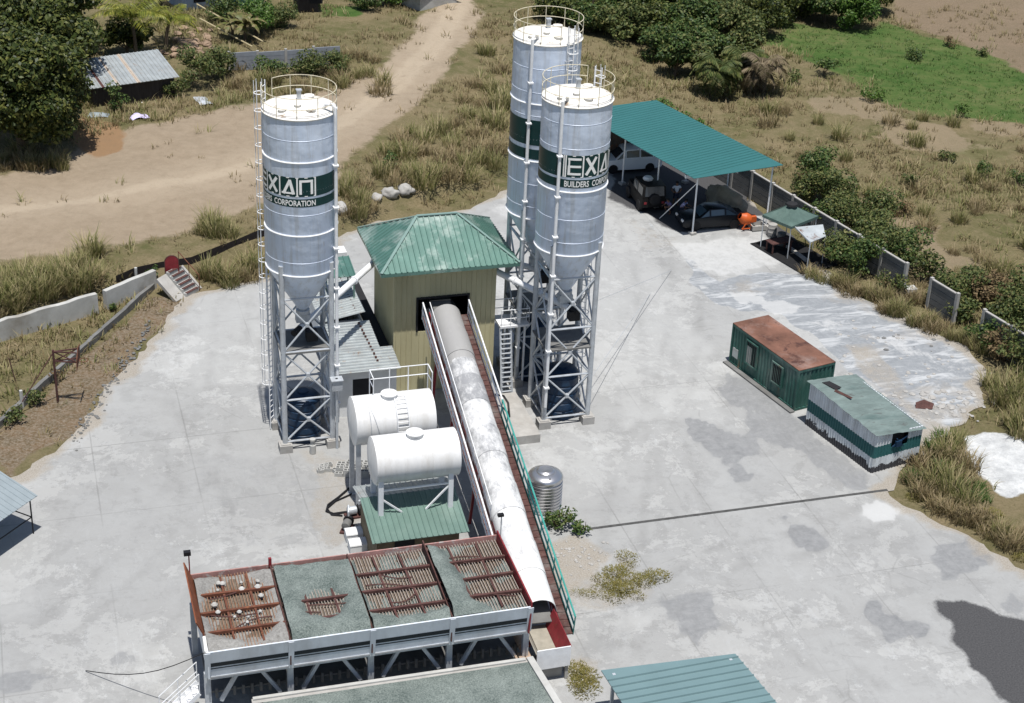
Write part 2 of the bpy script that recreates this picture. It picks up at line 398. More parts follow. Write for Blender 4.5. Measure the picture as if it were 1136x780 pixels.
c = m.mix(edge(s2.outputs[1], n2), c, m.mix(m.ramp(n3, .4, .72), m.mix(m.ramp(n2, .4, .6), (.15, .10, .055), (.10, .075, .04)), (.28, .24, .19)))
c = m.mix(edge(s2.outputs[2], n2), c, m.mix(m.ramp(n2, .35, .6), (.66, .67, .66), (.44, .45, .45)))
m.col(c); m.rough(.95); m.b.inputs['Specular IOR Level'].default_value = .1
m.bump(m.math('ADD', n2, m.math('MULTIPLY', n3, .5)), .9, .18)
tag(grid('ground', xs, ys, lambda X, Y: height(X, Y) - .04, m.m, {'m1': gmask, 'm2': gmask2}), kind='structure')

# concrete yard ------------------------------------------------------
YARD_PX = [(-80, 530), (0, 534), (30, 521), (75, 490), (106, 452), (125, 418), (160, 388), (190, 350), (207, 327), (250, 318), (292, 309), (330, 295), (375, 262), (420, 246), (475, 240), (520, 232), (555, 216), (575, 200), (610, 175), (650, 150), (690, 140), (760, 165), (815, 208), (850, 240), (885, 268), (905, 292), (940, 318), (965, 334), (1010, 350), (1045, 372), (1078, 388), (1094, 415), (1088, 450), (1062, 472), (1030, 492), (1000, 525), (985, 548), (1006, 562), (1060, 588), (1136, 632), (1230, 690), (1230, 900), (-80, 900)]
YP = pxpoly(YARD_PX)
YPP = np.array([w2p(x, y) for x, y in YP])
def dens(poly, step, amp, seed):
    out = []; r = np.random.default_rng(seed)
    for i in range(len(poly)):
        p, q = poly[i], poly[(i + 1) % len(poly)]; L = np.hypot(*(q - p)); n = max(1, int(L / step))
        for k in range(n): out.append(p + (q - p) * k / n + r.uniform(-amp, amp, 2))
    return np.array(out)
YPP = dens(YPP, .55, .24, 4)
h_ = .3
ya, yb = np.arange(-42, 42, h_), np.arange(-34, 52, h_)
A_, B_ = np.meshgrid(ya, yb); sd_ = sdist(YPP, A_, B_)
need = (sd_ <= 0) & (sd_ > -h_ * 1.5)
PX_, PY_ = A_.copy(), B_.copy()
idx = np.argwhere(need)
bp = dens(YPP, .08, 0, 0)
for i, j in idx:
    d = (bp[:, 0] - A_[i, j]) ** 2 + (bp[:, 1] - B_[i, j]) ** 2; k = int(np.argmin(d)); PX_[i, j], PY_[i, j] = bp[k]
ok = sd_ > -h_ * 1.5
inside = sd_ > 0
ii = np.arange(A_.size).reshape(A_.shape)
Fq = np.stack([ii[:-1, :-1], ii[:-1, 1:], ii[1:, 1:], ii[1:, :-1]], -1).reshape(-1, 4)
keep = ok.ravel()[Fq].all(1) & inside.ravel()[Fq].any(1)
Fq = Fq[keep]; used = np.unique(Fq); remap = np.full(A_.size, -1); remap[used] = np.arange(len(used))
VX, VY = PX_.ravel()[used], PY_.ravel()[used]
SDB = sdist(YPP, VX, VY); me = npmesh('concrete_yard', np.stack([VX, VY, np.zeros(len(VX))], 1), remap[Fq])
def ymask(polys, soft, amp, s, seed):
    o = np.zeros(len(VX))
    for k, (pts, val) in enumerate(polys):
        q = pxpoly(pts); q = np.array([w2p(x, y) for x, y in q])
        o = np.maximum(o, val * mask(q, VX, VY, soft, amp, s, seed + k))
    return o
stain = ymask([([(745, 455), (788, 468), (800, 480), (826, 500), (846, 530), (822, 536), (790, 503), (765, 480)], .8), ([(778, 468), (850, 488), (830, 505), (790, 490)], .6),
               ([(870, 574), (905, 595), (922, 606), (905, 618), (884, 604)], .9), ([(950, 665), (985, 658), (992, 680), (1016, 692), (1020, 706), (990, 713), (965, 695)], .9),
               ([(738, 668), (790, 650), (802, 690), (775, 720), (745, 702)], .65), ([(680, 620), (760, 640), (745, 690), (690, 680)], .35), ([(620, 500), (690, 520), (700, 570), (640, 575)], .3), ([(920, 590), (1000, 580), (1100, 660), (1060, 670), (960, 620)], .3), ([(210, 505), (330, 505), (380, 560), (370, 610), (230, 600)], .42), ([(800, 500), (870, 520), (860, 550), (810, 545)], .25), ([(1042, 606), (1078, 598), (1100, 618), (1080, 640), (1048, 640)], .75),
               ([(1110, 655), (1136, 650), (1136, 690), (1115, 685)], .55), ([(796, 404), (840, 425), (885, 462), (960, 528), (985, 548), (940, 545), (880, 500), (835, 480), (805, 440)], .62), ([(0, 560), (120, 545), (240, 600), (210, 700), (80, 740), (-60, 730)], .34), ([(60, 520), (200, 500), (300, 520), (330, 590), (180, 600)], .26),
               ([(690, 300), (700, 290), (720, 320), (715, 360), (690, 350)], .22), ([(0, 748), (60, 750), (20, 768), (-30, 770)], .6), ([(118, 730), (140, 722), (150, 735), (122, 742)], .55), ([(640, 690), (700, 700), (680, 740), (640, 740)], .4)], .16, .5, 1.5, 31)
white = ymask([([(745, 270), (770, 268), (850, 260), (872, 272), (850, 298), (800, 308), (758, 290)], .6), ([(780, 318), (850, 326), (902, 342), (880, 350), (830, 340)], .75), ([(945, 570), (975, 556), (1038, 560), (1005, 574), (945, 579)], 1.0),
               ([(900, 358), (935, 352), (960, 362), (930, 368)], .55), ([(960, 372), (1000, 376), (1040, 396), (1010, 396)], .6), ([(610, 250), (680, 225), (735, 300), (790, 400), (800, 470), (700, 470), (650, 400)], .36), ([(210, 330), (290, 315), (290, 430), (200, 420)], .30),
               ([(1000, 395), (1085, 400), (1090, 440), (1040, 430)], .4), ([(0, 580), (60, 575), (30, 680), (-40, 690)], .3), ([(580, 490), (660, 480), (700, 540), (640, 560)], .25), ([(560, 220), (600, 205), (600, 240), (530, 238)], .5)], .25, .6, 1.5, 61)
dirt = ymask([([(605, 605), (640, 590), (672, 600), (670, 640), (625, 660), (605, 640)], .7), ([(615, 640), (700, 610), (735, 640), (725, 668), (640, 676)], .5), ([(1010, 470), (1060, 470), (1000, 560), (975, 548), (1000, 520)], .8), ([(930, 385), (965, 380), (1010, 440), (1060, 450), (1040, 480), (1000, 460)], .55),
              ([(890, 262), (960, 330), (1040, 360), (1090, 400), (1070, 395), (990, 355), (900, 305)], .7), ([(205, 325), (215, 322), (125, 440), (60, 520), (20, 530), (110, 440)], .55), ([(340, 500), (400, 505), (400, 600), (370, 610), (345, 560)], .5), ([(620, 730), (665, 735), (650, 790), (625, 790)], .7), ([(690, 240), (755, 262), (760, 280), (720, 275)], .35)], .5, .7, 1.1, 91)
dirt = np.maximum(dirt, .9 * (1 - sstep(-.1, 1.3, SDB + wob(VX, VY, 1.4, .5, 77))))
asph_shade = ymask([([(676, 196), (676, 219), (752, 258), (768, 257), (832, 243), (850, 236), (815, 205), (760, 165), (700, 140)], .8), ([(847, 257), (868, 277), (893, 293), (906, 296), (915, 290), (895, 262), (862, 240)], .8), ([(1032, 664), (1070, 668), (1180, 700), (1180, 820), (1120, 790), (1090, 745), (1062, 715)], 1)], .5, .3, 1.5, 120)  # shed and gazebo outlines paint shade into the floor colour; the rest is asphalt
rough_ = ymask([([(690, 225), (722, 250), (757, 287), (778, 326), (815, 346), (870, 350), (930, 400), (1000, 460), (1066, 472), (1096, 430), (1072, 385), (1002, 348), (900, 303), (860, 300), (800, 312), (762, 285), (735, 260)], 1.0)], .35, .6, 1.2, 140)
tr = np.zeros(len(VX))
for pts_ in ([(700, 240), (720, 300), (730, 380), (735, 470), (760, 560), (830, 660), (960, 770)], [(760, 280), (760, 360), (745, 440), (700, 520), (690, 600), (720, 700), (760, 780)], [(150, 420), (190, 480), (230, 560), (240, 650), (180, 740), (60, 800)], [(260, 330), (250, 420), (220, 520), (150, 620), (60, 700)], [(1000, 560), (900, 600), (800, 620), (700, 690), (660, 760)]):
    q = [w2p(*gp(x, y)[:2]) for x, y in pts_]
    q = [tuple(np.array(q[i]) * (1 - t) ** 2 * .5 + np.array(q[i]) * 0) for i in range(0)] or q
    for off in (-.9, .9):
        qq = []
        for i, p in enumerate(q):
            d = np.array(q[min(i + 1, len(q) - 1)]) - np.array(q[max(i - 1, 0)]); d = d / np.hypot(*d); qq.append((p[0] - d[1] * off, p[1] + d[0] * off))
        tr = np.maximum(tr, pline(qq, VX, VY, .1, .28))
c2 = me.color_attributes.new('m2', 'FLOAT_COLOR', 'POINT'); c2.data.foreach_set('color', np.stack([rough_, tr, tr * 0, tr * 0 + 1], 1).astype(np.float32).ravel())
ca = me.color_attributes.new('m1', 'FLOAT_COLOR', 'POINT'); ca.data.foreach_set('color', np.stack([stain, white, dirt, asph_shade], 1).astype(np.float32).ravel())
m = N('yard concrete'); v = m.coord()
a1 = m.n('ShaderNodeAttribute', attribute_name='m1'); s1 = m.n('ShaderNodeSeparateColor'); m.l(a1.outputs['Color'], s1.inputs[0])
n0 = m.noise(v, .09, 8, .7, .3); n1 = m.noise(v, .45, 8, .68, .5); n2 = m.noise(v, 2.2, 8, .75, .3); n3 = m.noise(v, 14, 4, .8)
vs = m.coord('Object', (.22, 1.6, 1)); n4 = m.noise(vs, .8, 7, .7, .6)
c = m.mix(m.ramp(n1, .3, .7), (.325, .330, .326), (.415, .421, .416))
c = m.mix(m.math('MULTIPLY', m.ramp(n4, .42, .62), .7), c, (.45, .462, .463))
c = m.mix(m.math('MULTIPLY', m.ramp(n0, .40, .56), .65), c, (.245, .248, .245))
c = m.mix(m.math('MULTIPLY', m.ramp(n2, .52, .68), .5), c, (.22, .222, .217))
n5 = m.noise(m.coord('Object', (1.4, .5, 1)), 1.5, 9, .78, 1.2)
c = m.mix(m.math('MULTIPLY', m.ramp(n5, .56, .68), .5), c, (.45, .455, .445))
c = m.mix(m.math('MULTIPLY', m.ramp(n5, .44, .34), .35), c, (.24, .235, .22))
c = m.mix(m.math('MULTIPLY', m.ramp(n3, .5, .75), .28), c, (.19, .19, .18))
xyz = m.n('ShaderNodeSeparateXYZ'); m.l(v, xyz.inputs[0])
def joint(o, off, per, wd, wob_):
    t = m.math('ADD', m.math('ADD', o, off), m.math('MULTIPLY', m.math('SUBTRACT', n2, .5), wob_))
    f = m.math('ABSOLUTE', m.math('SUBTRACT', m.math('FRACT', m.math('DIVIDE', t, per)), .5))
    return m.ramp(f, 0, wd / per, (1, 1, 1), (0, 0, 0))
slab = m.n('ShaderNodeTexWhiteNoise', noise_dimensions='2D')
cmb = m.n('ShaderNodeCombineXYZ'); m.l(m.math('FLOOR', m.math('DIVIDE', m.math('ADD', xyz.outputs[0], 14.4 + 2.35 - 2.35), 4.7)), cmb.inputs[0]); m.l(m.math('FLOOR', m.math('DIVIDE', m.math('ADD', xyz.outputs[1], 4.35), 6.2)), cmb.inputs[1])
m.l(cmb.outputs[0], slab.inputs['Vector'])
c = m.mix(m.math('MULTIPLY', slab.outputs['Value'], .24), c, (.22, .222, .22))
n9 = m.noise(v, 5.5, 6, .8)
c = m.mix(m.math('MULTIPLY', m.ramp(n9, .52, .68), .35), c, (.24, .235, .22))
n10 = m.noise(v, .75, 9, .8, .3)
c = m.mix(m.math('MULTIPLY', m.ramp(n10, .53, .70), .34), c, (.255, .25, .235))
c = m.mix(m.math('MULTIPLY', m.ramp(n10, .46, .30), .30), c, (.47, .475, .465))
n8 = m.noise(v, .13, 10, .78, .2)
c = m.mix(m.math('MULTIPLY', m.ramp(n8, .50, .62), .45), c, (.455, .465, .46))
c = m.mix(m.math('MULTIPLY', m.ramp(n8, .47, .36), .5), c, (.245, .247, .243))
j = m.math('MAXIMUM', joint(xyz.outputs[0], 14.4 + 2.35, 4.7, .055, .06), joint(xyz.outputs[1], 4.35 + 3.1, 6.2, .055, .06))
c = m.mix(m.math('MULTIPLY', j, m.math('MULTIPLY', m.ramp(n0, .42, .6), .5)), c, (.12, .12, .115))
nn = m.math('ADD', m.math('MULTIPLY', n2, .7), m.math('MULTIPLY', n1, .3))
nn = m.math('ADD', nn, m.math('MULTIPLY', m.math('SUBTRACT', n5, .5), .5))
def edge(msk, k=.8, lo=.3, hi=.6): return m.ramp(m.math('ADD', msk, m.math('MULTIPLY', m.math('SUBTRACT', nn, .5), k)), lo, hi)
c = m.mix(m.math('MULTIPLY', s1.outputs[1], .55), c, (.47, .475, .465))
c = m.mix(m.math('MULTIPLY', s1.outputs[0], .5), c, (.205, .208, .208))
c = m.mix(m.math('MULTIPLY', edge(s1.outputs[0], 1.0, .42, .60), .7), c, m.mix(m.ramp(n2, .35, .65), (.15, .156, .162), (.25, .255, .258)))
a2 = m.n('ShaderNodeAttribute', attribute_name='m2'); s2 = m.n('ShaderNodeSeparateColor'); m.l(a2.outputs['Color'], s2.inputs[0])
wv = m.n('ShaderNodeMapping'); wv.inputs['Rotation'].default_value = (0, 0, -TH - .5); wv.inputs['Scale'].default_value = (.35, 1.3, 1); m.l(v, wv.inputs[0])
n6 = m.noise(wv.outputs[0], .75, 9, .72, 1.0); n7 = m.noise(v, .35, 5, .6)
rg = m.mix(m.ramp(n6, .50, .60), m.mix(m.ramp(n2, .35, .65), (.185, .20, .215), (.265, .28, .295)), (.42, .435, .445))
rg = m.mix(m.math('MULTIPLY', m.ramp(n7, .56, .66), .6), rg, (.27, .25, .22))
c = m.mix(m.math('MULTIPLY', edge(s2.outputs[0], .7, .42, .58), .9), c, rg)
c = m.mix(m.math('MULTIPLY', m.math('MULTIPLY', s2.outputs[1], m.ramp(n1, .4, .65)), .28), c, (.15, .15, .145))
vc = m.n('ShaderNodeTexVoronoi', feature='DISTANCE_TO_EDGE'); vc.inputs['Scale'].default_value = .28
dv = m.n('ShaderNodeMix', data_type='RGBA'); dv.inputs[0].default_value = .3; m.l(v, dv.inputs[6]); nc_ = m.n('ShaderNodeTexNoise'); nc_.inputs['Scale'].default_value = .8; nc_.inputs['Detail'].default_value = 6; m.l(v, nc_.inputs['Vector']); m.l(nc_.outputs['Color'], dv.inputs[7]); m.l(dv.outputs[2], vc.inputs['Vector'])
c = m.mix(m.math('MULTIPLY', m.ramp(vc.outputs['Distance'], .002, .010, (1, 1, 1), (0, 0, 0)), m.math('MULTIPLY', m.ramp(n7, .54, .62), .22)), c, (.12, .12, .115))
c = m.mix(m.math('MULTIPLY', edge(s1.outputs[1], 1.4, .42, .66), .62), c, (.46, .465, .46))
c = m.mix(m.math('MULTIPLY', edge(s1.outputs[2], 1.0, .3, .7), .75), c, m.mix(m.ramp(n3, .4, .65), (.22, .185, .14), (.37, .34, .29)))
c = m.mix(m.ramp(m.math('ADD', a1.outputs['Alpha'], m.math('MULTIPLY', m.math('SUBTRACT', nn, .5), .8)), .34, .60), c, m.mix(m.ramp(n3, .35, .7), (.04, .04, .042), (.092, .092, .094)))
m.col(c); m.rough(.85); m.b.inputs['Specular IOR Level'].default_value = .2
m.bump(m.math('ADD', n2, m.math('MULTIPLY', n3, .4)), .35, .03)
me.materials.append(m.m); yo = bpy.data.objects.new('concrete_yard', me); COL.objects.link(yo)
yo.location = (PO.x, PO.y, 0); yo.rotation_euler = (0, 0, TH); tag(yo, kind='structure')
# drainage slot across the yard
mb = MB()
p0, p1 = w2p(*gp(655, 587)[:2]), w2p(*gp(985, 544)[:2])
mb.box(p0[0], -4.45, .003, p1[0], -4.27, .006)
o = mb.build('drain_channel', mat('drain grate', (.07, .07, .068), .9, .5, 3, 0, .2)); o.location = (PO.x, PO.y, 0); o.rotation_euler = (0, 0, TH)
tag(o, 'long dark drain channel crossing the concrete yard by the corrugated shack', 'drain')

# ------------------------------------------------------------------ silos
R_S = 1.7
def wrap(o_pts, R, face):                      # (s, z) -> point on a cylinder, s metres to the right of `face`
    return [(R * math.cos(face + s / R), R * math.sin(face + s / R), z) for s, z in o_pts]
def patch(mb, R, a0, a1, z0, z1, t=.012, n=None):
    n = n or max(2, int(abs(a1 - a0) * R / .12))
    vs = []; 
    for i in range(n + 1):
        a = a0 + (a1 - a0) * i / n
        for r in (R, R + t):
            for z in (z0, z1): vs.append((r * math.cos(a), r * math.sin(a), z))
    fs = []
    for i in range(n):
        k = 4 * i; q = k + 4
        fs += [(k + 2, q + 2, q + 3, k + 3), (k + 3, q + 3, q + 1, k + 1), (k, q, q + 2, k + 2), (k + 1, q + 1, q, k)]
    fs += [(0, 2, 3, 1), (4 * n + 1, 4 * n + 3, 4 * n + 2, 4 * n)]
    mb.add(vs, fs)
def stroke(mb, R, face, s0, z0, s1, z1, wd):   # a straight brush stroke painted on the shell
    n = 8; dx, dz = s1 - s0, z1 - z0; L = math.hypot(dx, dz); nx, nz_ = -dz / L * wd / 2, dx / L * wd / 2
    pts = []
    for i in range(n + 1):
        t = i / n; x, z = s0 + dx * t, z0 + dz * t
        pts += [(x + nx, z + nz_), (x - nx, z - nz_)]
    v0 = wrap(pts, R, face)
    mb.add(v0, [(2 * i, 2 * i + 1, 2 * i + 3, 2 * i + 2) for i in range(n)])
def text_pts(txt, size, spacing=1.0):
    cu = bpy.data.curves.new('t', 'FONT'); cu.body = txt; cu.size = size; cu.space_character = spacing; cu.resolution_u = 3; cu.offset = .008
    ob = bpy.data.objects.new('t', cu); COL.objects.link(ob)
    dg = bpy.context.evaluated_depsgraph_get(); me = bpy.data.meshes.new_from_object(ob.evaluated_get(dg))
    v = [(p.co.x, p.co.y) for p in me.vertices]; f = [tuple(p.vertices) for p in me.polygons]
    bpy.data.objects.remove(ob); bpy.data.curves.remove(cu); bpy.data.meshes.remove(me)
    return v, f
def ladder(mb, x, y, ang, z0, z1, off=.16, wd=.38):
    c, s = math.cos(ang), math.sin(ang)
    bx, by = x + c * off, y + s * off
    for k in (-1, 1): mb.tube([(bx - s * wd / 2 * k, by + c * wd / 2 * k, z0), (bx - s * wd / 2 * k, by + c * wd / 2 * k, z1)], .03, 6)
    z = z0 + .3
    while z < z1:
        mb.tube([(bx - s * wd / 2, by + c * wd / 2, z), (bx + s * wd / 2, by - c * wd / 2, z)], .018, 5); z += .32
    return bx, by
def cage(mb, bx, by, ang, z0, z1, r=.25):
    z = z0
    cx, cy = bx + math.cos(ang) * r * .8, by + math.sin(ang) * r * .8
    while z <= z1 + .01:
        mb.ring(r, z, .022, 12, ang - 2.3, ang + 2.3, cx, cy, 4); z += .85
    for t in (-1.6, -.5, .5, 1.6):
        mb.tube([(cx + r * math.cos(ang + t), cy + r * math.sin(ang + t), z0), (cx + r * math.cos(ang + t), cy + r * math.sin(ang + t), z1)], .017, 4)
def silo(name, label, a, b, T, B, rings, bandz, lett, pipe_deg, lad_deg, tiers, plat_z, railm, face_adj=0):
    t = pthing(name, label, 'silo', a, b, 0, 'cement silos')
    wxy = pw(a, b); face = math.atan2(-wxy.y, -wxy.x) - TH
    MB().lathe([(R_S - .005, B), (R_S, B + .01), (R_S, T)], 72).build('shell', M_shell, t, True)
    mb = MB(); mb.lathe([(R_S + .05, T - .03), (R_S + .06, T + .02), (R_S, T + .06), (1.1, T + .22), (.35, T + .40), (.0, T + .42)], 56)
    dome = mb.build('dome', M_dome, t, True)
    for (ang, r, s) in ((face + .5, 1.1, .2), (face - .7, 1.2, .17), (face + 2.6, .9, .22), (face - .1, .65, .14)):
        mb = MB(); zz = T + .22 + (1.1 - r) * .24; mb.lathe([(s, zz - .05), (s, zz + .06), (s + .03, zz + .06), (s + .03, zz + .09), (0, zz + .11)], 14, r * math.cos(ang), r * math.sin(ang)); mb.build('hatch', M_dome, dome, True)
    mb = MB(); mb.box(-.09, -.09, T + .37, .09, .09, T + .85); mb.box(-.13, -.13, T + .85, .13, .13, T + .9); mb.build('vent_filter', M_steel, dome)
    MB().lathe([(.26, 7.3), (.30, 7.35), (R_S - .004, B - .004)], 56).build('cone', M_shell, t, True)
    for z in rings: MB().ring(R_S + .02, z, .038, 64, m=6).build('flange', M_steelw, t, True)
    mb = MB()                                    # thin weld seams of the shell plates
    for k, z in enumerate(np.arange(B + .75, T - .3, 1.22)):
        if min(abs(z - r) for r in rings) > .3: mb.ring(R_S + .001, float(z), .010, 64, m=4)
    mb.build('weld_seam', M_silo, t, True)
    # sign band
    mb = MB(); z3, z2, z1, z0 = bandz
    patch(mb, R_S + .002, 0, 2 * PI, z2, z3, .008, 90); patch(mb, R_S + .002, 0, 2 * PI, z0, z1, .008, 90)
    sb = mb.build('sign_band', M_sign, t)
    if lett is not None:
        f = face + math.radians(lett); st = math.radians(28.6) * R_S; R = R_S + .017; mb = MB()
        h0, h1 = z2 + .12, z3 - .12; hm = (h0 + h1) / 2; hw = .32; k = .115
        for j in range(-1, 4):
            x = (j + .5) * st; stroke(mb, R, f, x, z2 - .002, x, z3 + .002, .07)
        stroke(mb, R, f, -.5 * st - .10, z2, -.5 * st - .10, z3, .06)
        stroke(mb, R, f, -.55 * st, z3 - .02, 3.5 * st, z3 - .02, .045); stroke(mb, R, f, -.55 * st, z2 + .02, 3.5 * st, z2 + .02, .045)
        for zz in (h1 - k / 2, hm, h0 + k / 2): stroke(mb, R + .002, f, -hw, zz, hw, zz, k)            # E
        stroke(mb, R + .004, f, -hw + k / 2, h0, -hw + k / 2, hm + .02, k * 1.05)
        stroke(mb, R + .004, f, -hw + k / 2, hm, -hw + k / 2, h1, k * .7)
        stroke(mb, R + .002, f, st - hw + .06, h1, st + hw - .06, h0, k * 1.3); stroke(mb, R + .004, f, st - hw + .06, h0, st + hw - .06, h1, k * 1.3)     # X
        stroke(mb, R + .002, f, 2 * st - hw + .08, h0, 2 * st + .10, h1, k * 1.15); stroke(mb, R + .004, f, 2 * st + .08, h1, 2 * st + hw - .06, h0, k * 1.25); stroke(mb, R + .006, f, 2 * st - hw, h0 + k / 2, 2 * st + hw, h0 + k / 2, k * .8)   # A
        stroke(mb, R + .002, f, 3 * st - hw, h1 - k / 2, 3 * st + hw, h1 - k / 2, k); stroke(mb, R + .004, f, 3 * st - hw + k / 2, h0, 3 * st - hw + k / 2, h1, k); stroke(mb, R + .004, f, 3 * st + hw - k / 2, h0, 3 * st + hw - k / 2, h1, k)   # N
        v, fs = text_pts('BUILDERS  CORPORATION', .40)
        x0 = min(p[0] for p in v); x1 = max(p[0] for p in v); y0 = min(p[1] for p in v); y1 = max(p[1] for p in v)
        L0, L1 = -.53 * st, 3.52 * st; zt0, zt1 = z0 + .055, z1 - .055
        P_ = [(L0 + (x - x0) / (x1 - x0) * (L1 - L0), zt0 + (y - y0) / (y1 - y0) * (zt1 - zt0)) for x, y in v]
        mb.add(wrap(P_, R + .004, f), fs)
        mb.build('sign_lettering', M_letter, sb)
    # fill pipe with gooseneck
    pa = face + math.radians(pipe_deg); q = R_S + .17; cx, cy = math.cos(pa), math.sin(pa)
    mb = MB(); mb.tube([(1.25 * cx, 1.25 * cy, T + .2), (1.4 * cx, 1.4 * cy, T + .42), ((q - .12) * cx, (q - .12) * cy, T + .46), (q * cx, q * cy, T + .32), (q * cx, q * cy, T - .2), (q * cx, q * cy, 1.3)], .085, 8)
    for z in np.arange(2.4, T - .4, 2.1):
        z = float(z); mb.box(q * cx - .13, q * cy - .13, z, q * cx + .13, q * cy + .13, z + .07)
        if z > B: mb.bar(((R_S - .02) * cx, (R_S - .02) * cy, z + .03), (q * cx, q * cy, z + .03), .06)
    mb.build('fill_pipe', M_steelw, t, True)
    # guard rail
    mb = MB(); la = face + math.radians(lad_deg)
    for z in (.5, 1.02): mb.ring(R_S + .02, T + z, .019, 60, la + .28, la + 2 * PI - .28)
    for k in range(11):
        an = la + .28 + (2 * PI - .56) * k / 10; mb.tube([((R_S + .02) * math.cos(an), (R_S + .02) * math.sin(an), T - .05), ((R_S + .02) * math.cos(an), (R_S + .02) * math.sin(an), T + 1.02)], .019, 6)
    mb.build('guard_rail', railm, t)
    mb = MB(); lz0 = 2.6 if name != 'x' else 0
    bx, by = ladder(mb, R_S * math.cos(la), R_S * math.sin(la), la, .05, T + 1.0)
    for z in np.arange(B + .5, T, 2): 
        for s in (-1, 1): mb.bar((R_S * math.cos(la) - s * .2 * math.sin(la) * .9, R_S * math.sin(la) + s * .2 * math.cos(la) * .9, float(z)), (bx - s * .2 * math.sin(la), by + s * .2 * math.cos(la), float(z)), .03)
    lo = mb.build('ladder', M_steelw, t); mb = MB(); cage(mb, bx, by, la, 2.6, T + 1.0); mb.build('safety_cage', M_steelw, lo)
    # frame
    c = 1.19
    for i in (-1, 1):
        for j in (-1, 1):
            lg = MB().tube([(i * c, j * c, .45), (i * c, j * c, B + .5)], .135, 10).build('leg', M_steel, t, True)
            mb = MB(); mb.box(i * c - .32, j * c - .32, .0, i * c + .32, j * c + .32, .42); mb.box(i * c - .24, j * c - .24, .421, i * c + .24, j * c + .24, .46); mb.build('footing', M_conc, lg)
    mb = MB()
    for (p, q) in (((-c, -c), (c, -c)), ((c, -c), (c, c)), ((c, c), (-c, c)), ((-c, c), (-c, -c))):
        for z in tiers: mb.tube([(*p, z), (*q, z)], .055, 6)
        for z0_, z1_ in zip(tiers[:-1], tiers[1:]):
            mb.tube([(*p, z0_), (*q, z1_)], .05, 6); mb.tube([(*q, z0_ ), (*p, z1_)], .05, 6)
            mx, my = (p[0] + q[0]) / 2, (p[1] + q[1]) / 2
            mb.box(mx - .09, my - .09, (z0_ + z1_) / 2 - .1, mx + .09, my + .09, (z0_ + z1_) / 2 + .1)
    mb.build('cross_bracing', M_steel, t, True)
    mb = MB(); mb.box(-c - .1, -c - .1, plat_z, c + .1, c + .1, plat_z + .09)
    for k in (-.6, 0, .6): mb.box(-c, k - .05, plat_z - .14, c, k + .05, plat_z - .001)
    mb.build('platform', M_concd, t)  # dark concrete tone puts the shade under the silo into the platform
    # outlet gear under the cone
    mb = MB(); mb.lathe([(.3, 6.95), (.34, 7.0), (.34, 7.2), (.24, 7.21), (.24, 7.36)], 16); mb.box(-.35, -.2, 6.55, .35, .2, 6.949); mb.build('outlet_valve', M_steel, t)
    mb = MB(); mb.box(.05, -.75, 5.75, .6, -.25, 6.25); mb.tube([(.3, -.5, 6.0), (.3, .5, 6.2)], .2, 10); mb.build('gear_motor', M_dark, t)
    return t
SL = (-8.62, 6.87); SR = (4.71, 6.38); SB = (4.56, 10.93)
silo('cement_silo', 'left cement silo, alone beside the office, with white lettering on its dark green band', *SL, 17.5, 9.65, (15.45, 11.8, 9.72), (14.75, 13.80, 13.68, 13.28), -76, 61, -118, (.5, 2.85, 5.5, 8.35), 5.42, M_rail)
silo('cement_silo', 'front cement silo of the right pair, nearest the open yard, lettered on its green band', *SR, 17.44, 9.75, (13.18, 9.82), (15.08, 13.97, 13.84, 13.42), 2, -21, 150, (.5, 2.9, 5.6, 8.4), 4.4, M_rail)
silo('cement_silo', 'rear cement silo of the right pair, tallest of all, its green bands without lettering', *SB, 19.02, 9.75, (16.0, 12.98, 9.82), (15.17, 13.85, 13.63, 13.1), None, -23, 38, (.5, 2.9, 5.6, 8.4), 4.4, M_rail)
# screw pipes from the cones to the building
def screw(label, p, q, r=.17, g='cement feed pipes'):
    t = pthing('screw_conveyor', label, 'feed pipe', p[0], p[1], 0, g)
    P_ = Vector((0, 0, p[2])); Q_ = Vector((q[0] - p[0], q[1] - p[1], q[2])); d = (Q_ - P_).normalized()
    MB().tube([P_ - d * .3, Q_], r, 14).build('tube', M_steelw, t, True)
    for k in (.02, .35, .68, .97):
        c = P_.lerp(Q_, k); MB().tube([c - d * .04, c + d * .04], r + .06, 14).build('flange', M_steelw, t, True)
    mb = MB(); mb.tube([P_ - d * .9, P_ - d * .301], .16, 10); mb.build('motor', M_dark, t, True)
screw('white feed pipe rising from the left silo to the building eaves', (SL[0], SL[1], 6.3), (-3.7, 12.6, 6.75))
screw('white feed pipe from the front right silo into the building wall', (SR[0], SR[1], 6.3), (2.15, 10.7, 6.55))
screw('white feed pipe from the rear right silo into the building wall', (SB[0], SB[1], 6.3), (2.15, 11.9, 6.75))
# blue plastic tanks standing under the silos
def bluetank(label, a, b, r, h):
    t = pthing('water_tank', label, 'water tank', a, b, 0, 'blue tanks under the silos')
    prof = [(r, .0)]
    for k in range(5):
        z = .1 + k * (h - .3) / 5; s = (h - .3) / 5; prof += [(r, z), (r, z + s * .7), (r - .04, z + s * .78), (r - .04, z + s * .95)]
    prof += [(r, h - .25), (r * .8, h - .05), (r * .35, h + .04)]
    MB().lathe(prof, 32).build('body', M_blue, t, True)
    MB().lathe([(r * .33, h), (r * .33, h + .12), (0, h + .13)], 20).build('cap', M_blue, t, True)
bluetank('dark blue plastic tank standing between the legs of the left silo', SL[0] - .05, SL[1] + .1, .88, 2.5)
bluetank('dark blue plastic tank standing under the front right silo', SR[0] + .08, SR[1] + .1, .92, 2.7)
bluetank('dark blue plastic tank standing under the rear right silo', SB[0] - .05, SB[1] - .1, .95, 3.4)

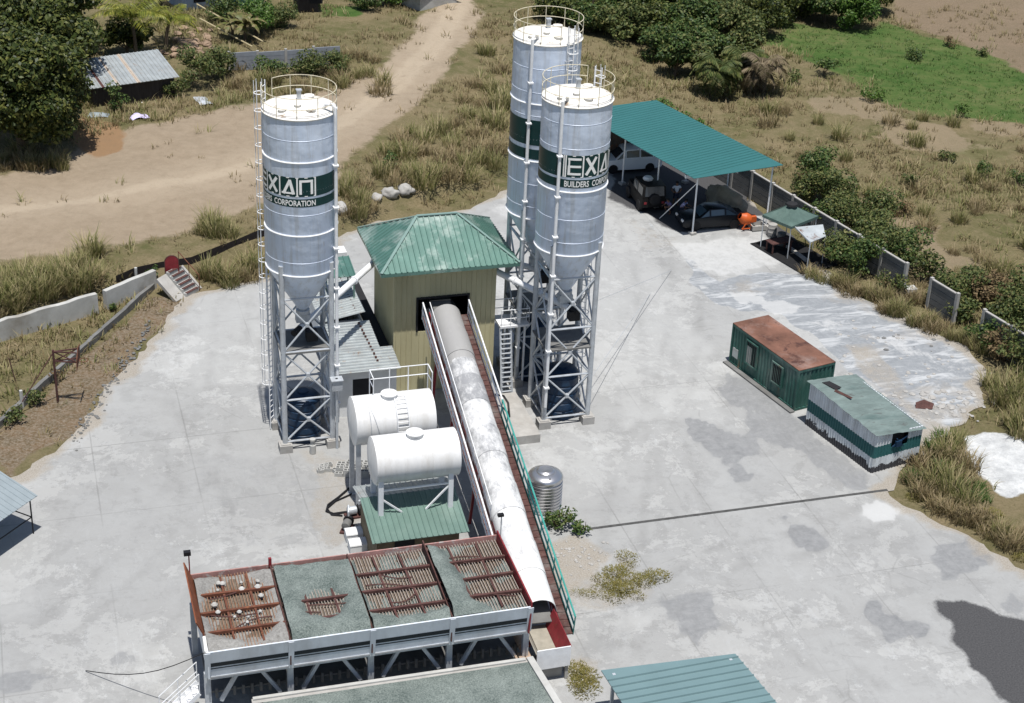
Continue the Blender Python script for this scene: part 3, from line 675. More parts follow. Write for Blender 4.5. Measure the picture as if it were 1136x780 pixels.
# ------------------------------------------------------------------ batching building
BA0, BA1, BB0, BB1, BZ = -3.3, 2.2, 10.25, 14.9, 7.45
t = pthing('batching_building', 'tall olive sheet metal building with a green hip roof that the conveyor enters', 'building', 0, 0)
mb = MB()
oa0, oa1, oz0, oz1 = -2.05, .72, 3.55, 5.45      # opening for the conveyor
def wallrib(mb, p0, p1, z0, z1):                  # outer face to the right of p0->p1 when seen from outside
    mb.ribbed((*p0, z0), (*p1, z0), (*p1, z1), (*p0, z1), .28, .05, .03, .05)
wallrib(mb, (BA0, BB0), (oa0, BB0), 0, BZ); wallrib(mb, (oa1, BB0), (BA1, BB0), 0, BZ)
wallrib(mb, (oa0 + .002, BB0), (oa1 - .002, BB0), oz1, BZ); wallrib(mb, (oa0 + .002, BB0), (oa1 - .002, BB0), 0, oz0)
mb.build('front_wall', M_olive, t)
mb = MB(); wallrib(mb, (BA0, BB1), (BA0, BB0 + .06), 0, BZ); mb.build('side_wall', M_olive, t)
mb = MB(); wallrib(mb, (BA1, BB0 + .06), (BA1, BB1), 0, BZ); mb.build('side_wall', M_olive, t)
mb = MB(); wallrib(mb, (BA1, BB1 + .06), (BA0, BB1 + .06), 0, BZ); mb.build('rear_wall', M_olive, t)
mb = MB()
for x in (oa0, oa1): mb.box(x - .05, BB0 - .06, oz0, x + .05, BB0 + .05, oz1)
mb.box(oa0 - .05, BB0 - .062, oz1, oa1 + .05, BB0 + .05, oz1 + .1); mb.build('opening_frame', M_void, t)
mb = MB(); mb.box(BA0 + .1, BB0 + .1, oz0 - .12, BA1 - .1, BB1 - .1, oz0 - .02); mb.build('mixer_floor', M_void, t)
mb = MB(); mb.box(-1.5, BB0 + .5, oz0, .2, BB0 + 2, 4.6); mb.box(-1.2, BB0 + .6, 4.601, -.1, BB0 + 1.8, 5.0); mb.build('mixer', M_concd, t)
# hip roof
ea0, ea1, eb0, eb1 = -4.14, 3.18, 9.4, 15.35; ez0 = BZ; rz = BZ + 1.72; r0, r1, rb = -1.62, .55, 12.4
rf = None
mb = MB(); e = .0
mb.ribbed((ea0, eb0, ez0), (ea1, eb0, ez0), (r1, rb, rz), (r0, rb, rz), .30, .09, .05, .03)
rf = mb.build('roof', M_green, t)
mb = MB(); mb.ribbed((ea0, eb1, ez0), (ea0, eb0, ez0), (r0, rb, rz), (r0, rb + .001, rz), .30, .09, .05, .03)
mb.ribbed((ea1, eb0, ez0), (ea1, eb1, ez0), (r1, rb + .001, rz), (r1, rb, rz), .30, .09, .05, .03)
mb.ribbed((ea1, eb1, ez0), (ea0, eb1, ez0), (r0, rb, rz), (r1, rb, rz), .30, .09, .05, .03); mb.build('roof_slope', M_green, rf)
mb = MB()
for p in ((ea0, eb0), (ea1, eb0), (ea1, eb1), (ea0, eb1)):
    q = (r0 if p[0] < 0 else r1, rb, rz + .05); mb.bar((p[0], p[1], ez0 + .05), q, .15, .04)
mb.bar((r0, rb, rz + .055), (r1, rb, rz + .055), .18, .05)
mb.build('ridge_cap', mat('ridge cap', lin(122, 146, 140), .4, .1, 2, .1, 0), rf)
mb = MB()
for p, q in (((ea0, eb0), (ea1, eb0)), ((ea1, eb0), (ea1, eb1)), ((ea1, eb1), (ea0, eb1)), ((ea0, eb1), (ea0, eb0))):
    mb.bar((*p, ez0 - .1), (*q, ez0 - .1), .04, .16)
mb.build('fascia', M_green, rf)
# balcony and stairs on the right wall
mb = MB(); mb.box(BA1 + .04, 9.3, 3.75, BA1 + 1.65, 10.7, 3.87); bl_ = mb.build('balcony', M_steelw, t)
mb = MB()
q = [(BA1 + .1, 9.33), (BA1 + 1.62, 9.33), (BA1 + 1.62, 10.67), (BA1 + .1, 10.67)]
for i in range(3):
    for z in (4.3, 4.8): mb.tube([(*q[i], z), (*q[i + 1], z)], .025, 5)
    for k in range(4):
        x = q[i][0] + (q[i + 1][0] - q[i][0]) * k / 3; y = q[i][1] + (q[i + 1][1] - q[i][1]) * k / 3; mb.tube([(x, y, 3.87), (x, y, 4.8)], .022, 5)
mb.build('railing', M_steelw, bl_)
mb = MB()
for x in (BA1 + .35, BA1 + 1.45): mb.tube([(x, 9.5, 0), (x, 9.5, 3.75)], .06, 6)
mb.build('post', M_steelw, bl_)
mb = MB()
for k in range(13):
    z = .3 + k * .26; y = 8.75 + k * .05; mb.box(BA1 + .1, y - .1, z - .03, BA1 + .62, y + .1, z)
for x in (BA1 + .08, BA1 + .64): mb.bar((x, 8.65, .0), (x, 9.4, 3.75), .04, .12)
mb.build('stairs', M_steel, t)
mb = MB(); mb.ribbed((-5.6, 15.4, 4.6), (-4.2, 15.4, 4.6), (-4.2, 17.4, 4.9), (-5.6, 17.4, 4.9), .3, .09, .05, .03); 
for x in (-5.5, -4.3): mb.box(x - .04, 15.5, 0, x + .04, 15.58, 4.55); mb.box(x - .04, 17.2, 0, x + .04, 17.28, 4.8)
mb.build('lean_to', M_green, t)

# ------------------------------------------------------------------ site office
t = pthing('site_office', 'low white office with corrugated grey roofs wedged between left silo and building', 'office', 0, 0)
mb = MB(); A0, A1, B0, B1, Z = -6.55, -3.55, 8.35, 13.0, 2.75
wt = .12
mb.box(A0, B0, 0, -5.85, B0 + wt, Z); mb.box(-4.75, B0, 0, A1, B0 + wt, Z); mb.box(-5.85, B0, 2.15, -4.75, B0 + wt, Z)
mb.box(A0, B0 + wt, 0, A0 + wt, B1 - .6, Z); mb.box(A1 - wt, B0 + wt, 0, A1, B0 + 1.4, Z); mb.box(-4.3 - wt, B0 + 1.4, 0, -4.3, B1 - .6, Z); mb.box(A0 + wt, B1 - .6 - wt, 0, -4.3 - wt, B1 - .6, Z)
mb.build('wall', M_wallw, t)
mb = MB(); mb.box(-5.85, B0 + .04, 0, -4.75, B0 + .09, 2.15); mb.build('door', M_void, t)
mb = MB(); mb.ribbed((A0 - .3, B0 - .55, 2.85), (A0 - .3, B1 + .25, 3.35), (A1 + .1, B1 + .25, 3.352), (A1 + .1, B0 - .55, 2.852), .2, .11, .05, .02)
v_ = mb.v; mb.v = [(x, y, z) for x, y, z in v_]
# ribs must run across the fall seen in the photo: along the a axis
mb2 = MB(); sl2 = lambda b: 2.85 + .5 * (b - B0 + .55) / (B1 - B0 + .8)
mb2.ribbed((A1 + .1, B0 - .55, 2.85), (A1 + .1, B0 + 1.5, sl2(B0 + 1.5)), (A0 - .3, B0 + 1.5, sl2(B0 + 1.5)), (A0 - .3, B0 - .55, 2.85), .27, .14, .06, .02)
mb2.ribbed((-4.1, B0 + 1.504, sl2(B0 + 1.504)), (-4.1, B1 - .4, sl2(B1 - .4)), (A0 - .3, B1 - .4, sl2(B1 - .4)), (A0 - .3, B0 + 1.504, sl2(B0 + 1.504)), .27, .14, .06, .02)
rfo = mb2.build('roof', M_sheet, t)
mb = MB()
for k in range(12): mb.box(-4.55 - .02 * k, B0 + .2 + k * .33, 2.93 + k * .0337, -4.45 - .02 * k, B0 + .3 + k * .33, 3.03 + k * .0337)
mb.build('roof_screw', M_rustd, rfo)
mb = MB(); mb.box(-6.3, 13.85, 0, -4.2, 13.97, 2.7); mb.box(-6.3, 19.6, 0, -4.2, 19.72, 2.7); mb.box(-6.3, 13.97, 0, -6.18, 19.6, 2.7); mb.box(-4.32, 13.97, 0, -4.2, 19.6, 2.7); mb.build('wall', M_wallw, t)
mb = MB(); mb.ribbed((-6.5, 19.8, 2.8), (-6.5, 13.7, 2.8), (-4.05, 13.7, 3.25), (-4.05, 19.8, 3.25), .27, .07, .03, .02); rfo = mb.build('roof', M_sheet, t)
mb = MB()
for k in range(16): mb.box(-4.55, 14 + k * .35, 3.1, -4.47, 14.08 + k * .35, 3.18)
mb.build('roof_screw', M_rustd, rfo)
mb = MB(); mb.box(-6.2, 19.9, 0, -4.3, 20.0, 3.9); mb.box(-6.4, 19.5, 3.9, -3.9, 20.4, 4.15); mb.build('parapet', M_wallw, t)
MB().box(-4.03, 10.0, 2.3, -3.36, 20.2, 2.55).build('dark_gap_strip', M_void, t)  # near-black box added to darken the slot beside the building
MB().box(-6.5, 12.7, 2.2, -4.25, 13.65, 2.5).build('dark_gap_box', M_void, t)  # near-black box added to darken the gap between the office roofs

# ------------------------------------------------------------------ conveyor
def lerp(p, q, t): return Vector(p).lerp(Vector(q), t)
CB = Vector((-2.12, -12.1, 1.45)); CT = Vector((-.85, 8.9, 4.85))
cdv = (CT - CB).normalized(); csd = cdv.cross(Vector((0, 0, 1))).normalized(); cup = csd.cross(cdv)
CL = (CT - CB).length
def cp(s, x, z): return CB + cdv * s + csd * x + cup * z       # along, across (right +), up
m = N('conveyor cover'); v = m.coord(); 
n1 = m.noise(m.coord('Object', (1.5, .7, 1)), 1.3, 9, .78, .1); n2 = m.noise(v, .28, 3, .5)
xy = m.n('ShaderNodeSeparateXYZ'); m.l(v, xy.inputs[0])
g_ = m.n('ShaderNodeNewGeometry'); isl = m.math('MULTIPLY', m.math('SUBTRACT', g_.outputs['Random Per Island'], .5), .30)
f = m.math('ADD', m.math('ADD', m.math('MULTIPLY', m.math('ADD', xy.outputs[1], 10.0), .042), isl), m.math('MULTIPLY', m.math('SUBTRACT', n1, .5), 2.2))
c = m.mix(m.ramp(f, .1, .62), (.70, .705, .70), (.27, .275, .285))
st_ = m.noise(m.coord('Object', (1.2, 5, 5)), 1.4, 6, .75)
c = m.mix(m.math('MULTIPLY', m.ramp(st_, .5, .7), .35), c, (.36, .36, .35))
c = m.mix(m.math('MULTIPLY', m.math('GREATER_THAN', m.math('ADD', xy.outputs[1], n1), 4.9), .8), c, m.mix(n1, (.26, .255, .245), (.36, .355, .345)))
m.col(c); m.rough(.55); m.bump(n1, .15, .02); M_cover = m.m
t = pthing('belt_conveyor', 'long inclined belt conveyor under a half round white cover, rising from bins to building', 'conveyor', 0, 0)
mb = MB(); RC = .77; NS = 11
for k in range(NS):
    s0 = CL * k / NS; s1 = CL * (k + 1) / NS + .06; rr = RC + (.03 if k % 2 else 0); n = 18; vs = []
    for s in (s0, s1):
        for r in (rr, rr - .02):
            for i in range(n + 1):
                an = PI * i / n; vs.append(cp(s, r * math.cos(an), .12 + r * 1.02 * math.sin(an)))
    q = n + 1; fs = []
    for i in range(n):
        fs += [(i, i + 1, 2 * q + i + 1, 2 * q + i), (q + i, 3 * q + i, 3 * q + i + 1, q + i + 1), (i, q + i, q + i + 1, i + 1), (2 * q + i, 2 * q + i + 1, 3 * q + i + 1, 3 * q + i)]
    mb.add(vs, fs)
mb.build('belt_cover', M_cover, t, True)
mb = MB(); mb.add([cp(-.5, -.5, .1), cp(-.5, .5, .1), cp(CL + 1.5, .5, .1), cp(CL + 1.5, -.5, .1)], [(0, 1, 2, 3)]); mb.slab([cp(-.5, -.5, .098), cp(-.5, .5, .098), cp(CL + 1, .5, .098), cp(CL + 1, -.5, .098)], .05); mb.build('belt', M_concd, t)
mb = MB()
for x in (-.74, .74):
    mb.bar(cp(-1.6, x, -.02), cp(CL + .6, x, -.02), .08, .2); mb.bar(cp(0, x, -.75), cp(CL, x, -.75), .07, .07)
    for k in range(15): mb.bar(cp(CL * k / 15, x, -.75), cp(CL * (k + 1) / 15, x, -.1), .05)
for s in (4, 9.5, 15, 19.5):
    for x in (-.74, .74):
        p = cp(s, x, -.1); mb.bar(p, (p.x + (.25 if x > 0 else -.25), p.y, 0), .12)
mb.build('truss', M_red, t)
for sgn, s0 in ((-1, 1.2), (1, -1.2)):
    x0, x1 = (.82, 1.2)
    mb = MB(); mb.slab([cp(s0, x0 * sgn, .0), cp(s0, x1 * sgn, .0), cp(CL + .3, x1 * sgn, .0), cp(CL + .3, x0 * sgn, .0)] if sgn > 0 else [cp(s0, x1 * sgn, .0), cp(s0, x0 * sgn, .0), cp(CL + .3, x0 * sgn, .0), cp(CL + .3, x1 * sgn, .0)], .05)
    k = s0
    while k < CL:
        mb.bar(cp(k, x0 * sgn, .015), cp(k, x1 * sgn, .015), .05, .03, cup); k += .42
    wk = mb.build('walkway', M_walk, t)
    for part, (sa, sb_, mt_) in enumerate([(s0, CL * .62 if sgn > 0 else CL * .0, M_railg), (CL * .62 if sgn > 0 else s0, CL + .2, M_steelw)]):
        if sb_ - sa < .5: continue
        mb = MB()
        for z in (.5, .98): mb.tube([cp(sa, x1 * sgn, z), cp(sb_, x1 * sgn, z)], .042, 6)
        n = int((sb_ - sa) / 1.15)
        for k in range(n + 1):
            s = sa + (sb_ - sa) * k / n; mb.tube([cp(s, x1 * sgn, -.06), cp(s, x1 * sgn, .98)], .028, 6)
        mb.bar(cp(sa, x1 * sgn, .06), cp(sb_, x1 * sgn, .06), .02, .12, cup)
        mb.build('railing', mt_, t)
mb = MB()
for z in (.55, .98): mb.tube([cp(6, -.84, z), cp(CL + .2, -.84, z)], .025, 5)
for k in range(12): mb.tube([cp(6 + k * 1.35, -.84, 0), cp(6 + k * 1.35, -.84, .98)], .022, 5)
mb.build('railing', M_steelw, t)
# feed hopper at the foot
hb0, hb1, ha0, ha1 = -14.75, -12.3, -3.0, -1.55
mb = MB(); mb.slab([(ha0, hb0, .75), (ha1, hb0 + .02, .75), (ha1, hb0 + .02, 1.72), (ha0, hb0, 1.72)], .05); hp = mb.build('end_plate', M_steelw, t)
mb = MB(); mb.slab([(ha1 - .002, hb0 + .05, 1.72), (ha1 - .002, hb1, 1.85), (ha1 - .35, hb1, 1.0), (ha1 - .35, hb0 + .05, .95)], .04); mb.build('side_plate', M_red, t)
mb = MB(); mb.slab([(ha0 + .03, hb0 + .05, 1.5), (ha0 + .35, hb0 + .05, .9), (ha0 + .35, hb1, 1.0), (ha0 + .03, hb1, 1.6)], .04); mb.slab([(ha0 + .34, hb0 + .05, .97), (ha1 - .34, hb0 + .05, .97), (ha1 - .34, hb1, 1.1), (ha0 + .34, hb1, 1.1)], .04); mb.build('chute', mat('worn belt', (.30, .28, .23), .8, .2, 3), t)
mb = MB()
for x in (ha0 + .1, ha1 - .1): mb.box(x - .06, hb0 + .1, 0, x + .06, hb0 + .22, .95)
mb.box(ha0 + .2, hb0 + .35, 0, ha1 - .2, hb0 + 1.3, .5); mb.build('base', M_conc, t)
mb = MB(); mb.tube([(ha0 - .25, hb0 + 1.0, 1.25), (ha0 - .25, hb0 + 1.75, 1.25)], .22, 12); mb.box(ha0 - .55, hb0 + .3, .3, ha0 - .05, hb0 + .95, 1.05); mb.build('drive_motor', mat('tan motor', (.36, .27, .2), .6, .3, 4, 0, .1, .2), t)
mb = MB()
for p, q in (((ha0 - .7, hb0 + .1, 0), (ha0 - .1, hb0 + .1, 1.3)), ((ha0 - .7, hb0 + .1, 1.1), (ha0, hb0 + .1, 1.1)), ((ha0 - .7, hb0 + 1.2, 1.1), (ha0 - .7, hb0 + .1, 1.1))): mb.bar(p, q, .09)
mb.build('drive_frame', mat('tan motor', None), t)

# ------------------------------------------------------------------ white tanks, pump shed
def htank(label, a0, a1, b, z, r, name='storage_tank', legs=(), hatch=.5, brace=True, rail=False):
    t = pthing(name, label, 'tank', (a0 + a1) / 2, b, 0, 'white horizontal tanks'); L = a1 - a0
    M_ = Matrix.Translation((-L / 2, 0, z)) @ Matrix.Rotation(PI / 2, 4, 'Y')
    prof = [(0, -.16), (r * .5, -.12), (r * .85, -.05), (r, 0)] + [(r, L * k / 8) for k in range(1, 8)] + [(r, L), (r * .85, L + .05), (r * .5, L + .12), (0, L + .16)]
    sh = MB().lathe(prof, 48, M=M_).build('shell', M_white, t, True)
    mb = MB()
    for k in (1 / 3, 2 / 3): mb.lathe([(r + .001, L * k - .012), (r + .006, L * k - .008), (r + .006, L * k + .008), (r + .001, L * k + .012)], 48, M=M_)
    mb.build('weld_seam', M_white, sh, True)
    hx = -L / 2 + L * hatch
    mb = MB(); mb.lathe([(.36, z + r - .1), (.36, z + r + .12), (.40, z + r + .12), (.40, z + r + .17), (.2, z + r + .21), (0, z + r + .22)], 24, hx, -.05); mb.ring(.27, z + r + .215, .022, 20, 0, 2 * PI, hx, -.05); mb.build('manhole', M_white, t, True)
    for (x, y) in legs:
        zz = z - math.sqrt(max(.01, r * r - y * y)) + .12
        mb = MB(); mb.box(x - .11, y - .09, 0, x + .11, y + .09, zz); mb.box(x - .2, y - .18, 0, x + .2, y + .18, .04); mb.build('leg', M_steelw if rail is False else M_steel, t)
    if brace:
        xs_ = sorted({x for x, y in legs}); y = min(y for x, y in legs); zz = z - r + .05
        mb = MB(); mb.bar((xs_[0], y, zz - .1), (xs_[-1], y, zz - .1), .07)
        zb = 2.55
        mb.bar((xs_[0] + .05, y, zz - .55), (xs_[0] + 1.0, y, zb), .07); mb.bar((xs_[-1] - .05, y, zz - .2), (xs_[-1] - 1.15, y, zb), .07); mb.build('brace', M_steelw, t)
    return t
t = htank('front white horizontal tank on tall white legs above the green pump shed', -7.5, -3.72, -4.05, 4.95, 1.08, legs=((-1.68, -.8), (1.5, -.8), (-1.68, .8), (1.5, .8)), hatch=.5)
t = htank('rear white horizontal tank with a railing and ladder on top, behind the other tank', -7.5, -3.75, .35, 4.45, 1.16, legs=((-1.75, -.75), (1.7, -.75), (-1.75, .75), (1.7, .75)), hatch=.46, brace=False, rail=True)
mb = MB(); zt = 4.45 + 1.0
x0, x1, y0, y1 = -.85, 1.95, .15, 1.0
for z in (.55, 1.05):
    for p, q in (((x0, y0), (x0, y1)), ((x0, y1), (x1, y1)), ((x1, y1), (x1, y0))): mb.tube([(*p, zt + z), (*q, zt + z)], .026, 5)
for x, y in ((x0, y0), (x0, y1), (.1, y1), (1.0, y1), (x1, y1), (x1, y0)): mb.tube([(x, y, zt - .25), (x, y, zt + 1.05)], .026, 5)
mb.build('railing', M_steelw, t)
mb = MB()                                        # ladder leaning over the front of the rear tank
pts0, pts1 = [], []
for k in range(9):
    an = PI / 2 + .15 + k * .19; pts0.append((.02, 1.24 * math.cos(an), 4.45 + 1.24 * math.sin(an))); pts1.append((.55, 1.24 * math.cos(an), 4.45 + 1.24 * math.sin(an)))
mb.tube(pts0, .03, 5); mb.tube(pts1, .03, 5)
for p, q in zip(pts0, pts1): mb.tube([p, q], .02, 5)
mb.build('ladder', M_steelw, t)
mb = MB()
for x in (-1.2, -.72): mb.ring(1.17, 0, .014, 24, -.6, 2.4)
mb.v = []; mb.f = []
for x0_, x1_ in ((-1.25, -1.2), (-1.2, -.75)):
    pts = []
    for k in range(13):
        an = PI / 2 + .5 + k * .12; q = (x0_ + (x1_ - x0_) * k / 12, 1.172 * math.cos(an), 4.45 + 1.172 * math.sin(an)); pts.append(q)
    mb.tube(pts, .014, 4)
mb.build('strap', M_steel, t)

t = pthing('pump_shed', 'small shed with a green ribbed gable roof beneath the front white tank', 'shed', 0, 0)
mb = MB(); mb.box(-7.7, -5.95, 0, -3.95, -5.83, 2.1); mb.box(-7.7, -5.83, 0, -7.58, -2.5, 2.1); mb.box(-4.07, -5.83, 0, -3.95, -2.5, 2.1); mb.box(-7.58, -2.62, 0, -4.07, -2.5, 2.1)
mb.build('wall', mat('brown plaster', (.16, .13, .085), .9, .3, 2), t)
mb = MB(); mb.ribbed((-8.0, -6.45, 2.18), (-3.62, -6.45, 2.18), (-3.62, -3.75, 2.85), (-8.0, -3.75, 2.85), .26, .07, .04, .03); rfo = mb.build('roof', mat('shed roof sheet', lin(100, 124, 115), .4, .12, 1, .1, 0, spec=.5, dirt=.3, dirtcol=lin(150, 165, 155)), t)
mb = MB(); mb.ribbed((-3.62, -2.1, 2.45), (-8.0, -2.1, 2.45), (-8.0, -3.73, 2.86), (-3.62, -3.73, 2.86), .26, .07, .04, .03); mb.build('rear_slope', M_sheet, rfo)
mb = MB(); mb.box(-6.9, -6.0, .0, -6.0, -5.955, 1.9); mb.build('door', M_void, t)

# ------------------------------------------------------------------ aggregate bins
XA = [-16.13, -12.92, -9.71, -6.5, -3.29]; YB0, YB1, ZT = -14.5, -9.4, 3.8
t = pthing('aggregate_bin', 'long four bay aggregate bin with rusty top grates and a striped white front', 'bin', 0, 0)
FY = lambda z: YB0 + .2 * (ZT - z) / 1.28
mb = MB(); mb.slab([(XA[0], FY(ZT - 1.28), ZT - 1.28), (XA[4], FY(ZT - 1.28), ZT - 1.28), (XA[4], YB0, ZT), (XA[0], YB0, ZT)], .06); fw = mb.build('front_wall', M_binw, t)
mb = MB()
for z0, z1 in ((ZT - .78, ZT - .58), (ZT - .90, ZT - .85)): mb.slab([(XA[0] + .02, FY(z0) - .012, z0), (XA[4] - .02, FY(z0) - .012, z0), (XA[4] - .02, FY(z1) - .012, z1), (XA[0] + .02, FY(z1) - .012, z1)], .008)
mb.build('stripe', M_binstripe, fw)
mb = MB(); mb.box(XA[0], YB0 + .16, ZT - 1.42, XA[4], YB0 + .28, ZT - 1.285); mb.build('bottom_flange', M_steel, fw)
mb = MB(); mb.slab([(XA[4], YB1, ZT - 1.3), (XA[0], YB1, ZT - 1.3), (XA[0], YB1, ZT + .12), (XA[4], YB1, ZT + .12)], .06); mb.build('rear_wall', mat('red white wall', (.36, .20, .18), .7, .4, 1.4, 0, .1, .3, (.42, .40, .38)), t)
mb = MB(); mb.slab([(XA[4], YB0 + .002, ZT - 1.3), (XA[4], YB1, ZT - 1.3), (XA[4] + .06, YB1, ZT + .32), (XA[4] + .06, YB0 + .002, ZT + .22)], .06); mb.build('end_wall', M_red, t)
mb = MB(); mb.slab([(XA[0], YB1 - .06, ZT - 1.3), (XA[0], YB0 + .065, ZT - 1.3), (XA[0], YB0 + .065, ZT - .02), (XA[0], YB1 - .06, ZT - .02)], .06); mb.build('end_wall', M_binw, t)
mb = MB(); mb.slab([(XA[0] + .02, YB1 - .1, ZT - .05), (XA[0] + .02, YB0 + 1.1, ZT - .05), (XA[0] - .28, YB0 + 1.0, ZT + .72), (XA[0] - .28, YB1, ZT + .72)], .05); ep = mb.build('spill_plate', mat('orange rust plate', (.20, .065, .03), .85, .35, 2.5, 0, .2, .2, (.10, .04, .025)), t)
mb = MB(); mb.bar((XA[0] + .04, YB0 + 1.3, ZT - .04), (XA[0] - .02, YB0 + .15, ZT - .05), .12, .06); mb.box(XA[0] - .04, YB0 + .1, ZT - .9, XA[0] - .002, YB0 + 1.3, ZT - .06); mb.build('edge_strip', M_white, ep)
mb = MB()
for k in (1, 2, 3):
    h = .18 if k != 3 else .36
    mb.slab([(XA[k], YB0 + .07, ZT - 1.2), (XA[k], YB1 - .07, ZT - 1.2), (XA[k], YB1 - .07, ZT + h), (XA[k], YB0 + .07, ZT + (.04 if k == 3 else .02))], .05)
mb.build('divider', M_rustd, t)
mb = MB(); mb.box(XA[1] - .08, YB1 - .2, ZT + .1, XA[1] + .04, YB1 - .08, ZT + .5); mb.build('rear_post', M_red, t)
# hoppers, legs, braces, conveyor rollers under the front wall
mb = MB()
for k in range(4):
    x0, x1 = XA[k] + .1, XA[k + 1] - .1; mx = (x0 + x1) / 2
    tp = [(x0, YB0 + .1, ZT - 1.3), (x1, YB0 + .1, ZT - 1.3), (x1, YB1 - .1, ZT - 1.3), (x0, YB1 - .1, ZT - 1.3)]
    bt = [(mx - .5, -12.4, 1.25), (mx + .5, -12.4, 1.25), (mx + .5, -11.5, 1.25), (mx - .5, -11.5, 1.25)]
    mb.add(tp + bt, [(0, 1, 5, 4), (1, 2, 6, 5), (2, 3, 7, 6), (3, 0, 4, 7), (4, 5, 6, 7)])
mb.build('hopper', M_concd, t)
for x in XA:
    for y in (YB0 + .5, YB1 - .07):
        mb = MB(); mb.box(x - .12, y - .1, 0, x + .12, y + .1, ZT - 1.3); mb.build('leg', M_steel, t)
    mb = MB(); mb.slab([(x - .11, FY(ZT - 1.3) - .045, ZT - 1.3), (x + .11, FY(ZT - 1.3) - .045, ZT - 1.3), (x + .11, YB0 - .045, ZT - .02), (x - .11, YB0 - .045, ZT - .02)], .03); mb.build('stiffener', M_binw, t)
mb = MB()
for k in range(4):
    x0, x1 = XA[k], XA[k + 1]
    mb.bar((x0 + .5, YB0 + .5, 1.05), (x0 + 1.25, YB0 + .5, ZT - 1.34), .14); mb.bar((x1 - .4, YB0 + .5, 1.05), (x1 - 1.25, YB0 + .5, ZT - 1.34), .14)
mb.build('brace', M_steel, t)
mb = MB()
for k in range(36):
    x = XA[0] + .4 + k * .35; mb.box(x - .05, -13.4, .7, x + .05, -13.25, 1.15)
mb.box(XA[0] + .1, -13.3, .9, XA[4] + .3, -10.8, .98); mb.build('under_belt', M_concd, t)
# grates
def grate(x0, x1, seed, worn):
    r = random.Random(seed); mb = MB(); x = x0 + .1
    while x < x1 - .08:
        mb.bar((x, YB0 + .1, ZT - .06), (x + r.uniform(-.02, .02), YB1 - .1, ZT - .06 + r.uniform(-.02, .02)), .032, .03); x += .125
    g = mb.build('grate', M_bars if worn < 2 else mat('rusty grate bars', (.24, .15, .10), .85, .45, 1.2, 0, 0, .35, (.20, .075, .03)), t); mb = MB(); w_ = x1 - x0
    for y in (YB0 + 1.15, YB0 + 2.4, YB0 + 3.65): mb.bar((x0 + .06, y + r.uniform(-.06, .06), ZT + .01), (x1 - .06, y + r.uniform(-.06, .06), ZT + .01), .11, .13)
    for f in (.33, .67): mb.bar((x0 + w_ * f + r.uniform(-.08, .08), YB0 + .3, ZT - .03), (x0 + w_ * f + r.uniform(-.08, .08), YB1 - .3, ZT - .03), .085, .1)
    mb.build('grate_beam', M_rustd if worn < 2 else M_rust, g)
    mb = MB()
    for k in range(3):
        ya = r.uniform(YB0 + .9, YB1 - .8); xa = x0 + r.uniform(.3, 1.2); sl_ = r.uniform(-.35, .35); bw = r.uniform(-.3, .3); LL = r.uniform(.8, w_ - 1.3); pts = [(xa + LL * i / 8, ya + sl_ * LL * i / 8 - bw * math.sin(PI * i / 8), ZT + .03) for i in range(9)]
        mb.tube(pts, .028, 5)
    mb.build('bent_rod', M_rustd, g)
for k in range(4): grate(XA[k], XA[k + 1], 3 + k, 2 if k == 0 else 1)
def heap(label, x0, x1, f, m_, name='aggregate_heap', step=.11):
    X = np.arange(x0 + .07, x1 - .05, step); Y = np.arange(YB0 + .1, YB1 - .08, step)
    cx, cy = (x0 + x1) / 2, (YB0 + YB1) / 2
    def zf(X, Y):
        n = wob(X, Y, 2.2, .12, 5) + wob(X, Y, 7, .035, 6)
        e = sstep(0, .42, np.minimum(Y - YB0 - .06, YB1 - .06 - Y)); return ZT - .14 + np.clip(f((X - cx) / ((x1 - x0) / 2), (Y - cy) / ((YB1 - YB0) / 2)) + n * .9, -.05, .5) * (.28 + .72 * e)
    o = grid(name, X, Y, zf, m_, {}); o.location = (PO.x, PO.y, 0); o.rotation_euler = (0, 0, TH)
    return tag(o, label, 'heap', 'material heaps in the bins')
heap('pale sand left round the edges of the rustiest grate, in the leftmost bay', XA[0], XA[1], lambda u, v: .34 * sstep(.68, 1.1, np.sqrt(u * u * .95 + (v - .08) ** 2 * .9)) - .05, M_sand)
heap('green grey gravel heap with a hollow in its middle, filling the second bay', XA[1], XA[2], lambda u, v: .42 * sstep(.28, .75, np.sqrt((u - .02) ** 2 + (v + .1) ** 2 * 1.25)) - .04, M_gravel)
heap('thin green gravel along the front of the mostly bare third bay', XA[2], XA[3], lambda u, v: .36 * np.maximum(sstep(.55, .95, -v + .12 * u * u), .8 * sstep(.8, 1.0, -u)) - .04, M_gravel)
heap('green grey gravel drift against the raised divider in the rightmost bay', XA[3], XA[4], lambda u, v: .55 * sstep(.1, .75, -u - .55 * v * np.abs(v) * .6 + .0) + .2 * sstep(.7, 1, -v) * sstep(.9, -.2, u) - .05, M_gravel)
mb = MB()                                         # tan dust lying on the hopper filling, under the bare bars
for k in range(4):
    nx = 14; 
    mb.box(XA[k] + .07, YB0 + .1, ZT - .3, XA[k + 1] - .07, YB1 - .1, ZT - .16)
mb.build('hopper_filling', M_dust, t)
r = random.Random(5); mb = MB()
for k in range(16):
    x, y = r.uniform(XA[0] + .6, XA[1] - .6), r.uniform(YB0 + 1.5, YB1 - .6); s = r.uniform(.06, .15)
    mb.lathe([(0, ZT - .02), (s * .8, ZT), (s, ZT + s * .6), (s * .5, ZT + s * 1.1), (0, ZT + s * 1.2)], 6, x, y)
o = mb.build('rubble_stones', M_concw); o.location = (PO.x, PO.y, 0); o.rotation_euler = (0, 0, TH); tag(o, 'pale lumps of stone scattered on the rusty grate of the leftmost bay', 'stones', kind='stuff')
